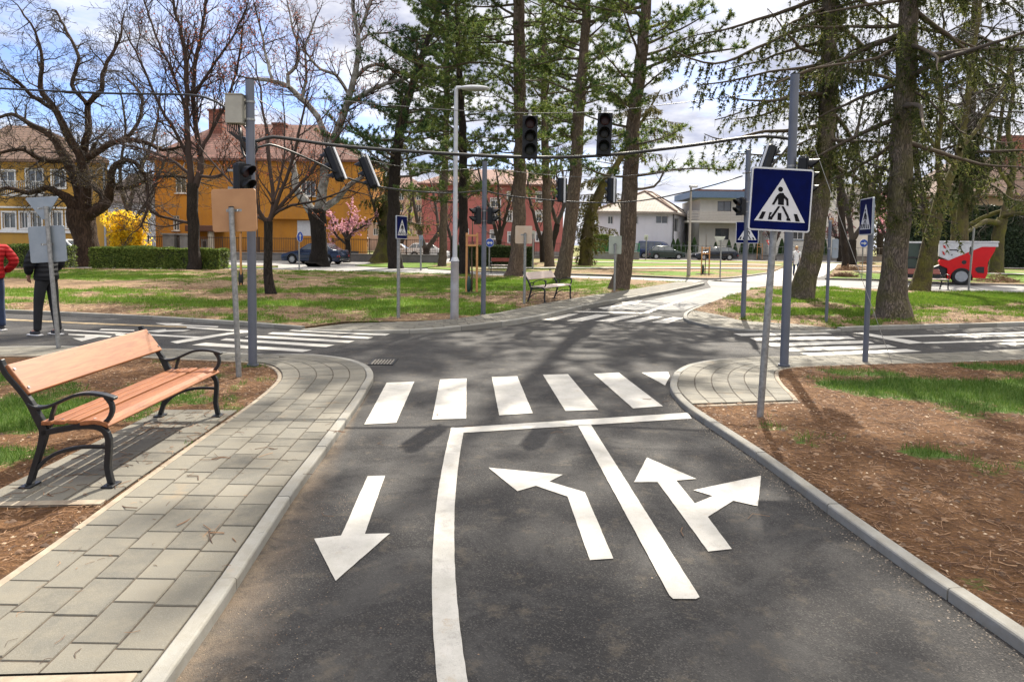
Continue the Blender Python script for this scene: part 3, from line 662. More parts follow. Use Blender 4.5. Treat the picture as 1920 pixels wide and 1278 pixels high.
def ped_plate(root, z, S, yoff, lean=0, cx=0):
    """blue square pedestrian-crossing plate, front at -Y"""
    M = Matrix.Translation((cx, 0, z)) @ Matrix.Rotation(lean, 4, 'Y')
    def sheet(name, poly, y0, y1, m, par):
        b = MB(); b.prism(poly, y0, y1, M); return b.build(name, m, par)
    pl = sheet('sign_plate', rrect(S, S, S * .045), yoff - .022, yoff, M_ALU, root)
    sheet('border', rrect(S * .995, S * .995, S * .045), yoff - .0245, yoff - .022, M_SIGNW, pl)
    sheet('blue_field', rrect(S * .945, S * .945, S * .03), yoff - .027, yoff - .0245, M_SIGNB, pl)
    sheet('white_triangle', [(-.41 * S, -.345 * S), (.41 * S, -.345 * S), (0, .34 * S)], yoff - .0295, yoff - .027, M_SIGNW, pl)
    def c(L): return [(((x - (600 - y) * .08) - 562) / 620 * S, (600 - y) / 610 * S) for x, y in L]
    b = MB(); y0, y1 = yoff - .032, yoff - .0295
    hd = [(556 + 24 * math.cos(2 * PI * k / 20), 500 - 24 * math.sin(2 * PI * k / 20)) for k in range(20)]
    b.prism(c(hd), y0, y1, M)
    b.prism(c([(543, 537), (580, 533), (590, 540), (588, 650), (530, 648), (532, 560)]), y0, y1, M)
    b.prism(c([(548, 534), (532, 585), (492, 650), (468, 649), (518, 560)]), y0 - .0004, y1, M)
    b.prism(c([(572, 533), (632, 588), (635, 655), (615, 652), (612, 602), (580, 574)]), y0 - .0008, y1, M)
    b.prism(c([(530, 662), (553, 662), (482, 768), (462, 760)]), y0 - .0004, y1, M)
    b.prism(c([(564, 662), (587, 662), (638, 757), (620, 768)]), y0 - .0004, y1, M)
    b.prism(c([(462, 760), (482, 768), (474, 776), (455, 770)]), y0 - .0008, y1, M)
    b.prism(c([(638, 757), (640, 775), (620, 780), (619, 768)]), y0 - .0008, y1, M)
    for q in ([(335, 793), (375, 793), (407, 722), (372, 722)], [(428, 794), (470, 794), (476, 774), (448, 760), (462, 740), (472, 725), (445, 725)], [(523, 795), (562, 797), (563, 727), (528, 727)],
              [(615, 798), (655, 799), (648, 770), (642, 775), (612, 778)], [(705, 799), (748, 801), (720, 730), (687, 730)]):
        b.prism(c(q), y0, y1, M)
    b.build('pictogram', M_SIGNK, pl)
    return pl
def post(root, r, h, m, base=True, lean=None):
    b = MB(); b.tube([(0, 0, -.05), (0, 0, h)], r, 20); b.build('pole', m, root, smooth='auto')
    cp = MB(); cp.tube([(0, 0, h), (0, 0, h + .008), (0, 0, h + .014)], [r * 1.04, r * 1.04, r * .6], 20); cp.build('pole_cap', M_BLK, root)
def height_at(base, u, v): return At(u, v, base.y).z
# --- S1: large pedestrian sign at right foreground
b1 = G(1425, 780, .05); t = thing('pedestrian_crossing_sign', 'large blue pedestrian crossing sign on a leaning galvanised post beside the right kerb', 'road sign', b1)
t.rotation_euler = (0, math.radians(2.2), math.radians(2))
zc = height_at(b1, 1465, 372) - .05; post(t, .031, zc + .22, M_GALV); ped_plate(t, zc - .015, .56, -.045, cx=.015); clamp_parts(t, .031, (zc - .16, zc + .16), -.045)
# --- S2 on the far right signal mast
b4 = G(1393, 598, .04); z2 = height_at(b4, 1398, 436)
t = thing('pedestrian_crossing_sign', 'small blue pedestrian crossing sign on the far mast left of the large sign', 'road sign', (b4.x + .0, b4.y - .07, 0), math.radians(-14)); ped_plate(t, z2, .46, -.03)
clamp_parts(t, .055, (z2,), -.03)
b3 = G(1622, 680, .02); t = thing('pedestrian_crossing_sign', 'blue pedestrian crossing sign seen nearly edge-on before the thick spruce trunk', 'road sign', b3, math.radians(-100))
z3 = height_at(b3, 1632, 409); post(t, .036, z3 + .18, M_GREYPOLE); ped_plate(t, z3, .50, -.05); clamp_parts(t, .036, (z3 - .14, z3 + .14), -.05)
t.rotation_euler = (math.radians(0), math.radians(0), math.radians(-100))
b_ = G(747, 598, .05); t = thing('pedestrian_crossing_sign', 'narrow-looking blue pedestrian crossing sign on a thin post left of the street lamp', 'road sign', b_, math.radians(72))
z_ = height_at(b_, 747, 431); post(t, .034, z_ + .18, M_GALV); ped_plate(t, z_, .46, -.05); clamp_parts(t, .034, (z_ - .12, z_ + .12), -.05)
# --- backs of signs
def sign_back(name, label, u, v, plates, r=.03, mpole=None, ztop=None, lean=0, rz=0, zg=.04):
    b = G(u, v, zg); t = thing(name, label, 'road sign', b, rz)
    t.rotation_euler = (0, lean, rz); zs = []
    for (kind, pu, pvv, w, h, m) in plates:
        p = At(pu, pvv, b.y); z = p.z - zg
        x = p.x - b.x - math.tan(lean) * z
        if kind == 'rect': poly = rrect(w, h, .03, 4, x, z)
        elif kind == 'tri': poly = [(x - w / 2, z + h / 2 - .02), (x - w / 2 + .015, z + h / 2), (x + w / 2 - .015, z + h / 2), (x + w / 2, z + h / 2 - .02), (x + .02, z - h / 2), (x - .02, z - h / 2)]
        elif kind == 'disc': poly = circ(w / 2, 28, x, z)
        q = MB(); q.prism(poly, -.052 + (r * 2 + .03 if True else 0) + .0, -.030 + (r * 2 + .03)); q.build('sign_plate', m, t, bevel=.003)
        rr_ = MB(); rr_.box((x, r + .018, z), (w * .35, .022, .03)); rr_.tube([(0, 0, z - .02), (0, 0, z + .02)], r + .005, 14); rr_.build('bracket', M_GALV, t)
        for s in (-1, 1): bl = MB(); bl.cyl((x + s * .05, r + .008, z), (x + s * .05, r - .012, z), .008, n=6); bl.build('bolt', M_CHROME, t)
        zs.append(z)
    post(t, r, (ztop if ztop else max(zs) + .03), mpole or M_GALV); return t
sign_back('road_sign', 'back of a tan square road sign on a galvanised post behind the foreground bench', 448, 707, [('rect', 436, 394, .50, .48, M_TAN)], r=.030, lean=math.radians(-1.9))
sign_back('road_sign', 'grey triangular and rectangular sign backs on one post before the man in black', 110, 652, [('tri', 76, 389, .47, .32, M_ALU), ('rect', 85, 457, .52, .52, M_ALU)], r=.03, lean=math.radians(-3.6), ztop=2.0, zg=.01)
sign_back('road_sign', 'back of a pale peach square sign on a post beside the pale bench', 983, 570, [('rect', 982, 440, .43, .45, mat('peach_sign_back', (.52, .44, .36), .4, .3, c2=(.5, .36, .24), ns=3))], r=.034, zg=.06)
sign_back('road_sign', 'back of a pale green-grey sign on a thin post touching the curved pine', 1152, 546, [('rect', 1154, 459, .42, .6, mat('green_grey_sign_back', (.38, .42, .36), .45, .3))], r=.036, zg=.06)
sign_back('road_sign', 'grey post with a long narrow grey sign back right of the leaning spruce', 1549, 605, [('rect', 1561, 414, .10, .12, M_TAN), ('rect', 1568, 466, .13, .40, M_ALU)], r=.032, mpole=M_GREYPOLE, ztop=2.1)
sign_back('road_sign', 'thin post with a grey sign back standing before the parked white cars', 789, 506, [('rect', 789, 451, .22, .6, M_ALU)], r=.05)
sign_back('road_sign', 'thin post with a pale inverted triangle sign before the dark estate car', 1350, 521, [('tri', 1350, 452, .55, .45, mat('pale_sign_back', (.5, .52, .45), .5))], r=.035)
sign_back('road_sign', 'narrow post with a pale diamond plate before the red building', 999, 505, [('rect', 999, 440, .25, .5, mat('pale_sign_back', (.5, .52, .45), .5))], r=.05)
sign_back('road_sign', 'slim grey post with its plate edge-on at the far right before the red sweeper', 1816, 545, [('rect', 1821, 470, .05, .3, M_GALV)], r=.035, lean=math.radians(2.0), ztop=2.35)
sign_back('road_sign', 'small pale plate on a thin post before the dark blue van', 1211, 487, [('rect', 1212, 445, .4, .5, mat('pale_sign_back', (.5, .52, .45), .5))], r=.06)
def far_sign(label, u, v, pu, pvv, d, kind, zg=.05, rz=0, r=.03):
    b = G(u, v, zg); t = thing('road_sign', label, 'road sign', b, rz); z = height_at(b, pu, pvv) - zg
    post(t, r, z + d * .4, M_GALV)
    pl = MB(); 
    if kind == 'sq': poly = rrect(d, d, .03, 4, 0, z)
    elif kind == 'yield': poly = [(-d / 2, z + d * .43), (d / 2, z + d * .43), (0, z - d * .43)]
    else: poly = circ(d / 2, 28, 0, z)
    pl.prism(poly, -r - .03, -r - .01); p = pl.build('sign_plate', M_RED if kind == 'yield' else M_SIGNW, t)
    f = MB()
    if kind == 'sq': f.prism(rrect(d * .93, d * .93, .02, 4, 0, z), -r - .034, -r - .03)
    elif kind == 'yield': f.prism([(-d * .33, z + d * .33), (d * .33, z + d * .33), (0, z - d * .24)], -r - .034, -r - .03)
    else: f.prism(circ(d * .47, 28, 0, z), -r - .034, -r - .03)
    f.build('field', M_SIGNW if kind == 'yield' else mat('sign_bright_blue', (.015, .07, .42), .35, c2=(.012, .06, .36)), p)
    if kind != 'yield':
        a = MB(); s = d
        if kind in ('sq', 'up'): a.prism([(-.07 * s, z - .36 * s), (.07 * s, z - .36 * s), (.07 * s, z + .05 * s), (.22 * s, z + .05 * s), (0, z + .36 * s), (-.22 * s, z + .05 * s), (-.07 * s, z + .05 * s)], -r - .038, -r - .034)
        elif kind == 'right': a.prism([(-.36 * s, z + .07 * s), (-.36 * s, z - .07 * s), (.05 * s, z - .07 * s), (.05 * s, z - .22 * s), (.36 * s, z), (.05 * s, z + .22 * s), (.05 * s, z + .07 * s)], -r - .038, -r - .034)
        elif kind == 'both': a.prism([(-.36 * s, z), (-.16 * s, z - .24 * s), (-.16 * s, z - .07 * s), (.16 * s, z - .07 * s), (.16 * s, z - .24 * s), (.36 * s, z), (.16 * s, z + .16 * s), (.16 * s, z + .08 * s), (-.16 * s, z + .08 * s), (-.16 * s, z + .16 * s)], -r - .038, -r - .034)
        a.build('arrow', M_SIGNW, p)
    return t
far_sign('round blue arrow sign on a thin post before the dark blue sedan', 561, 505, 561, 444, .56, 'up', rz=math.radians(74), r=.035)
far_sign('square blue sign with a white up arrow left of the tall wooden stakes', 868, 508, 867, 451, .48, 'sq', r=.04)
far_sign('round blue sign above the dark clipped hedge, right of the far middle mast', 917, 505, 916, 455, .52, 'both', r=.04, rz=math.radians(25))
far_sign('round blue arrow sign before the white houses at right', 1616, 520, 1617, 456, .42, 'right', r=.02)
far_sign('red and white give way sign beside the large pedestrian crossing sign post', 1443, 500, 1441, 458, .75, 'yield', r=.04)
# --- street lamps
lb = G(852, 597, .08); t = thing('street_lamp', 'pale grey street lamp with a thick lower pole at the middle lawn edge', 'street lamp', lb)
hL = height_at(lb, 855, 168) - .08
m = MB(); m.tube([(0, 0, -.1), (0, 0, 1.12), (0, 0, 1.17), (.001, 0, 1.24)], [.087, .082, .078, .05], 12); m.build('pole_base', mat('lamp_base_paint', (.34, .34, .36), .5, .1, c2=(.20, .17, .15), ns=2.2, grime=.4), t, smooth='auto')
m = MB(); m.tube([(0, 0, 1.2), (0, 0, hL)], [.048, .040], 12); m.build('pole', M_LAMPPOLE, t, smooth='auto')
m = MB(); m.tube([(0, 0, 1.15), (0, 0, 1.23)], [.092, .056], 12); m.build('collar', M_LAMPPOLE, t)
m = MB(); m.tube([(0, 0, hL - .02), (.02, 0, hL + .035), (.1, 0, hL + .04)], [.042, .04, .032], 10); m.build('arm', M_LAMPPOLE, t, smooth='auto')
m = MB(); m.ball((.36, 0, hL + .035), (.30, .13, .05), 20, 10); m.build('lamp_head', mat('lamp_head_white', (.62, .63, .65), .4), t, smooth=True)
m = MB(); m.ball((.38, 0, hL + .008), (.24, .10, .035), 16, 8); m.build('lens', mat('lamp_lens', (.35, .36, .36), .15), t, smooth=True)
lb = G(1291, 517, .05); t = thing('street_lamp', 'thin distant street lamp with a short flat head before the white houses', 'street lamp', lb); hL = height_at(lb, 1293, 352)
m = MB(); m.tube([(0, 0, 0), (0, 0, 1.3), (0, 0, 1.35), (0, 0, hL)], [.10, .095, .07, .05], 10); m.build('pole', mat('concrete_pole', (.34, .31, .27), .8), t, smooth='auto')
m = MB(); m.box((.12, 0, hL + .02), (.42, .2, .12)); m.build('lamp_head', M_LAMPPOLE, t, bevel=.03)
# --- signal masts
masts = {}
for k, (u, v, tu, tv, r, lab) in {'P1': (474, 685, 468, 150, .052, 'tall grey-blue signal mast with a beige control box, left side of the junction'), 'P2': (1470, 685, 1490, 140, .055, 'tall grey-blue signal mast behind the large pedestrian sign'),
        'P3': (906, 590, 906, 303, .052, 'grey-blue signal mast at the far lawn corner right of the street lamp'), 'P4': (1393, 598, 1393, 282, .052, 'grey-blue signal mast on the far right paved corner')}.items():
    b = G(u, v, .05); h = height_at(b, tu, tv) - .05; t = thing('signal_mast', lab, 'signal mast', b); post(t, r, h, M_GREYPOLE)
    fl = MB(); fl.cyl((0, 0, 0), (0, 0, .02), r * 1.35, n=20); fl.build('base_flange', M_GREYPOLE, t)
    masts[k] = (b, h, t)
b, h, t = masts['P1']
z = height_at(b, 445, 207) - .05
m = MB(); m.box((-.16, -.03, z), (.20, .16, .34)); bx = m.build('control_box', M_BOXG, t, bevel=.008)
m = MB(); m.box((-.16, -.03, z + .173), (.22, .18, .012)); m.build('lid', M_BOXG, bx, bevel=.003)
m = MB()
for q in (-.11, .10): m.tube([(0, 0, z + q - .012), (0, 0, z + q + .012)], .058, 14); m.box((-.06, .0, z + q), (.12, .05, .02))
m.build('clamp', M_GALV, t)
m = MB()
for i in range(7): x = -.26 + i * .022; m.tube([(x, -.05, z - .17), (x + .01, -.06, z - .26), (-.10 + i * .008, -.05, z - .38 - i * .012), (-.055, -.03, z - .5)], .007, 6)
m.build('cable_bundle', M_CABLE, t, smooth=True)
# --- traffic light heads
def head_parts(t, n=3, lit=None, rail=True, top=True):
    H = .165 * n + .02
    m = MB(); m.box((0, 0, 0), (.175, .11, H)); m.build('housing', M_BLK, t, bevel=.018)
    bk = MB(); bk.box((0, -.058, 0), (.19, .008, H + .015)); bk.build('front_panel', M_BLK, t, bevel=.006)
    cols = [mat('red_lens', (.022, .001, .0015), .5), mat('amber_lens', (.006, .005, .003), .5), mat('green_lens', (.002, .006, .004), .5)]
    if n == 2: cols = [cols[0], cols[2]]
    for i in range(n):
        z = H / 2 - .01 - .165 * (i + .5)
        l = MB(); l.ball((0, -.064, z), (.062, .014, .062), 20, 10); l.build('lens', cols[i], t, smooth=True)
        v = MB(); k = 16
        for (r0, r1) in ((.072, .069),):
            vs = []
            for a in range(k + 1):
                th = math.radians(-25 + 230 * a / k); c_, s_ = math.cos(th), math.sin(th)
                L = .135 * (.45 + .55 * max(0, math.sin(th)) ** .6) if s_ > 0 else .05
                vs += [(r0 * c_, -.06, z + r0 * s_), (r0 * c_ * 1.02, -.06 - L, z + r0 * s_ * 1.02), (r1 * c_ * 1.02, -.06 - L, z + r1 * s_ * 1.02), (r1 * c_, -.06, z + r1 * s_)]
            v.add(vs, [(a * 4 + q, a * 4 + (q + 1) % 4, a * 4 + 4 + (q + 1) % 4, a * 4 + 4 + q) for a in range(k) for q in range(4)])
        v.build('visor', M_BLK, t)
    if rail:
        m = MB(); m.box((0, .066, .0), (.045, .018, H + .04)); m.build('mounting_rail', mat('rail_paint', (.55, .56, .58), .45), t, bevel=.003)
    if top:
        m = MB(); m.tube([(0, 0, H / 2), (0, 0, H / 2 + .03)], [.045, .02], 10); m.box((0, 0, H / 2 + .055), (.035, .03, .06)); m.build('hanger', M_GALV, t, bevel=.003)
        m = MB(); m.tube([(0, 0, -H / 2), (0, 0, -H / 2 - .03)], [.03, .012], 10); m.build('bottom_fitting', M_BLK, t)
    return H
GH = 'small traffic lights around the junction'
def hung(u, v, Y, rz, rx, label, ry=0, n=3):
    t = thing('traffic_light', label, 'traffic light', At(u, v, Y), 0, GH); t.rotation_euler = (rx, ry, rz); head_parts(t, n); return t
hung(993, 258, 8.62, math.radians(3), 0, 'three-lens traffic light hung facing the camera, left one of the pair on the near cable')
hung(1133, 252, 8.8, math.radians(-6), 0, 'three-lens traffic light hung facing the camera, right one of the pair on the near cable', ry=math.radians(1.5))
hung(630, 307, 10.08, math.radians(-108), math.radians(24), 'tilted traffic light seen from its side, hung nearest the left signal mast')
hung(693, 323, 10.9, math.radians(-108), math.radians(24), 'tilted traffic light seen from its side, hung just before the dark spruce')
hung(1055, 356, 14.8, math.radians(215), 0, 'distant traffic light turned away, hung before the leaning middle pine trunk')
hung(1148, 356, 14.85, math.radians(215), 0, 'distant traffic light turned away, hung beside the curved pine trunk')
hung(1437, 300, 11.3, math.radians(110), math.radians(20), 'tilted traffic light rising behind the top left corner of the large pedestrian sign')
def mounted(k, u, v, rz, label, n=2, d=.14, off=None):
    b, h, t0 = masts[k]; z = height_at(b, u, v)
    o = Vector((math.sin(rz), -math.cos(rz), 0)) * d
    if off: o = Vector(off)
    t = thing('traffic_light', label, 'traffic light', Vector((b.x, b.y, z)) + o, rz, GH)
    H = head_parts(t, n, rail=False, top=False)
    m = MB(); m.box((0, d / 2 + .02, H * .3), (.03, d - .06, .025)); m.box((0, d / 2 + .02, -H * .3), (.03, d - .06, .025)); m.tube([(0, d, -H * .3 - .01), (0, d, -H * .3 + .015)], .058, 12); m.tube([(0, d, H * .3 - .01), (0, d, H * .3 + .015)], .058, 12)
    m.build('bracket', M_GALV, t); 
    m = MB(); m.ball((0, 0, H / 2), (.08, .055, .03), 14, 6); m.build('housing_cap', M_BLK, t, smooth=True); return t
mounted('P1', 462, 338, math.radians(66), 'black traffic light clamped on the left signal mast above the tan sign', 2, off=(-.06, -.13, 0))
mounted('P2', 1510, 335, math.radians(60), 'black traffic light half hidden behind the large pedestrian sign', 3)
mounted('P3', 902, 405, math.radians(-70), 'black traffic light facing left on the far middle mast', 2)
mounted('P3', 916, 405, math.radians(75), 'black traffic light facing right on the far middle mast', 2)
mounted('P4', 1390, 388, math.radians(-70), 'black traffic light on the far right mast above the small blue sign', 2)
# --- cables
def cable(name, pts, r, label, m=None):
    P = catmull([At(*p) for p in pts], .12); b = MB(); b.tube(P, r, 8)
    return tag(b.build(name, m or M_CABLE, smooth=True), label, 'cable')
cable('overhead_cable', [(-260, 152, 9.9), (0, 166, 9.3), (200, 175, 8.9), (330, 177, 8.65), (385, 183, 8.5), (425, 203, 8.42), (458, 236, 8.38), (478, 264, 8.36), (481, 282, 8.36), (470, 297, 8.38), (457, 291, 8.4), (452, 268, 8.42), (450, 240, 8.45)], .014, 'thick black cable coming from the left and looping at the left mast')
cable('overhead_cable', [(455, 258, 8.36), (474, 265, 8.34), (490, 262, 8.4), (512, 257, 8.45), (560, 263, 8.48), (640, 274, 8.5), (800, 286, 8.55), (993, 295, 8.62), (1135, 291, 8.8), (1280, 275, 8.87), (1410, 257, 8.95), (1462, 258, 9.0), (1486, 262, 9.0)], .021, 'thick black cable carrying the two front traffic lights')
cable('overhead_cable', [(456, 262, 8.4), (482, 277, 8.4), (505, 271, 8.5), (545, 284, 8.9), (600, 308, 9.6), (645, 331, 10.2), (700, 348, 11.0), (770, 358, 12.2), (845, 362, 13.6), (905, 357, 14.85)], .015, 'black cable carrying the two tilted lights towards the far mast')
cable('overhead_cable', [(905, 357, 14.85), (960, 368, 14.85), (1055, 377, 14.8), (1148, 380, 14.8), (1230, 372, 14.75), (1330, 349, 14.7), (1392, 330, 14.7)], .014, 'thin black cable with the two far traffic lights')
cable('overhead_cable', [(1393, 325, 14.7), (1420, 322, 12.6), (1440, 318, 11.3), (1470, 285, 9.6), (1487, 262, 9.0)], .014, 'short black cable between the two right masts')
cable('span_wire', [(469, 172, 8.5), (800, 203, 8.55), (993, 212, 8.62), (1135, 208, 8.8), (1300, 190, 8.9), (1488, 165, 9)], .0045, 'thin steel wire above the two front traffic lights', M_WIRE)
cable('span_wire', [(469, 178, 8.5), (560, 232, 9.3), (616, 272, 10.08), (680, 297, 10.9), (800, 318, 12.7), (905, 315, 14.9)], .0045, 'thin steel wire above the two tilted traffic lights', M_WIRE)
cable('span_wire', [(905, 315, 14.9), (1055, 330, 14.8), (1148, 331, 14.8), (1280, 318, 14.7), (1393, 296, 14.7)], .005, 'thin steel wire above the two far traffic lights', M_WIRE)
cable('guy_wire', [(1488, 168, 9), (1536, 300, 9.05), (1605, 492, 9.1), (1676, 690, 9.17)], .004, 'thin steel guy wire slanting to the ground at right', mat('bright_wire', (.5, .5, .5), .4, .8))
# --- benches
def bench(label, loc, rz, wood, wback, L=1.70):
    t = thing('park_bench', label, 'bench', loc, rz); o = -.25
    for s in (-1, 1):
        b = MB(); x = s * L / 2
        Q = lambda P: [tuple(p) for p in catmull([(a + o, c) for a, c in P], .03)]
        rear = Q([(0, .012), (.035, .12), (.085, .28), (.095, .36), (.055, .45), (.015, .53), (-.04, .61), (-.12, .71), (-.155, .79)])
        b.bar(rear, [.030 + .018 * math.exp(-((i / len(rear) - .45) / .14) ** 2) + .006 for i in range(len(rear))], .034, x)
        b.bar(Q([(.085, .335), (.17, .352), (.30, .375), (.40, .378), (.46, .355), (.487, .30), (.484, .2), (.477, .12), (.497, .015)]), .036, .034, x)
        b.bar(Q([(0.01, .52), (.06, .495), (.13, .502), (.20, .532), (.29, .572), (.38, .585), (.47, .573), (.535, .552)]), .020, .052, x)
        b.bar(Q([(.475, .566), (.508, .52), (.512, .47), (.487, .42), (.44, .385), (.40, .372)]), .026, .030, x)
        b.bar(Q([(.17, .518), (.145, .44), (.135, .37)]), .020, .026, x)
        b.bar(Q([(.04, .10), (.10, .165), (.19, .215), (.30, .243), (.40, .248), (.48, .245)]), .022, .026, x)
        for a in (0, .495): b.box((x, a + o, .006), (.11, .075, .012)); b.cyl((x + s * .035, a + o, .012), (x + s * .035, a + o, .022), .009, n=6); b.cyl((x - s * .035, a + o, .012), (x - s * .035, a + o, .022), .009, n=6)
        b.build('end_frame', M_IRON, t, bevel=.004)
    ys = [.125, .205, .285]
    for i, y in enumerate(ys):
        m = MB(); m.box((0, y + o, .402 + i * .004), (L + .06, .062, .026)); m.build('seat_slat', wood, t, bevel=.006)
    m = MB()
    prof = [(.325, .412), (.36, .420), (.41, .424), (.45, .420), (.49, .405), (.505, .385), (.495, .372), (.46, .388), (.41, .396), (.33, .388)]
    m.prism([(a + o, c) for a, c in prof], -(L + .06) / 2, (L + .06) / 2, plane='YZ'); m.build('seat_front_board', wood, t, bevel=.004)
    m = MB(); R = Matrix.Rotation(math.radians(36), 3, 'X')
    m.box((0, -.055 + o, .665), (L + .02, .032, .225), R); m.build('backrest', wback, t, bevel=.007)
    for s in (-1, 1):
        for d in (-.07, .07):
            c = Vector((s * (L / 2 - .015), -.055 + o, .665)) + R @ Vector((0, .017, d)); m = MB(); m.cyl(c, c + R @ Vector((0, .004, 0)), .010, n=10); m.build('screw', M_CHROME, t)
        for y in ys + [.40]: m = MB(); m.cyl((s * (L / 2 - .01), y + o, .414), (s * (L / 2 - .01), y + o, .4205 + (.006 if y > .3 else 0)), .009, n=10); m.build('screw', M_CHROME, t)
    return t
bench('large varnished pine bench with black iron ends on the left paving', (-2.78, 4.97, .052), math.radians(-87.5), M_WOOD, M_WOOD)
bench('pale sunlit bench with black iron ends on the far paved strip between the pines', (1.02, 17.9, .09), math.radians(-119), M_WOODP, M_WOODP, 1.6)
bench('bench with a dark red backrest behind the straight middle pine', (-.25, 35.0, .06), math.radians(180), M_WOODP, M_WOODR, 1.7)
bench('bench with a dark red backrest half hidden by the mossy leaning tree at right', (15.45, 25.35, .06), math.radians(180), M_WOODP, M_WOODR, 1.75)
# --- sapling stakes
GS = 'new saplings tied between wooden stakes'
def sapling(label, u, v, h, gap, crown=None, bag=None, rz=0, n=2):
    b = G(u, v, .05); t = thing('staked_sapling', label, 'sapling', b, rz, GS)
    for s in ((-1, 1) if n == 2 else (0,)):
        m = MB(); m.tube([(s * gap / 2, 0, -.1), (s * gap / 2 * .98, 0, h)], .035, 12); m.build('stake', M_STAKE, t, smooth='auto')
    if n == 2:
        m = MB()
        for z in (h - .08, h - .38): m.box((0, -.03, z), (gap + .06, .022, .06))
        m.build('crossbar', M_STAKE, t, bevel=.004)
    m = MB(); P = [(0, .03, -.05), (.01, .03, .6), (-.01, .04, 1.2), (.015, .03, h), (0, .02, h + .7)]; m.tube(P, [.03, .026, .022, .018, .008], 8); m.build('trunk', mat('sapling_bark', (.09, .06, .04), .9), t, smooth=True)
    if bag:
        m = MB(); m.ball((-gap * .3, .03, .26), (.085, .08, .28), 12, 8); m.build('watering_bag', mat('bag_' + bag, {'teal': (.010, .045, .042), 'black': (.01, .012, .014)}[bag], .5), t, smooth=True)
    m = MB(); m.ball((0, 0, 0), (gap * 1.3, .35, .05), 16, 6); m.build('dug_soil', mat('dark_dug_soil', (.05, .03, .018), 1, ns=20, bs=.8, bscale=30), t)
    return t
sapling('tall staked sapling with a teal watering bag right of the street lamp', 884, 550, 1.85, .32, bag='teal')
sapling('staked sapling with a teal bag before the dark estate car', 1322, 514, 1.5, .42, bag='teal')
sapling('staked sapling with a teal bag far away behind the give way sign', 1424, 487, 1.9, .6, bag='teal')
sapling('single stake with a black watering bag behind the tan sign', 452, 537, 1.75, .05, bag='black', n=1)
for (u, v, lab, sc_) in ((1592, 507, 'small pile of brown cut twigs on the lawn beyond the leaning spruce', 1.0), (1583, 519, 'low flat pile of brown cut twigs at the kerb beyond the leaning spruce', .7), (1870, 529, 'pile of brown cut twigs on the lawn right of the red sweeper', 1.2), (1625, 495, 'farthest little brown twig pile before the white house', .8)):
    rr = random.Random(u); b = MB(); p = G(u, v, .05)
    for i in range(260):
        a = rr.random() * 2 * PI; r = rr.random() ** .6 * .9 * sc_; z = max(0, (.9 * sc_ - r)) * .42 * rr.random() + .02
        c = Vector((p.x + r * math.cos(a), p.y + r * math.sin(a) * .7, .07 + z)); d = Vector((rr.uniform(-1, 1), rr.uniform(-1, 1), rr.uniform(-.25, .35))).normalized() * .22
        b.tube([c - d, c + d], .009, 3, False)
    tag(b.build('twig_pile', mat('dry_twig', (.14, .075, .04), .95, c2=(.24, .15, .08), ns=3, pos=True), fix=False), lab, 'twig pile', 'piles of cut twigs')
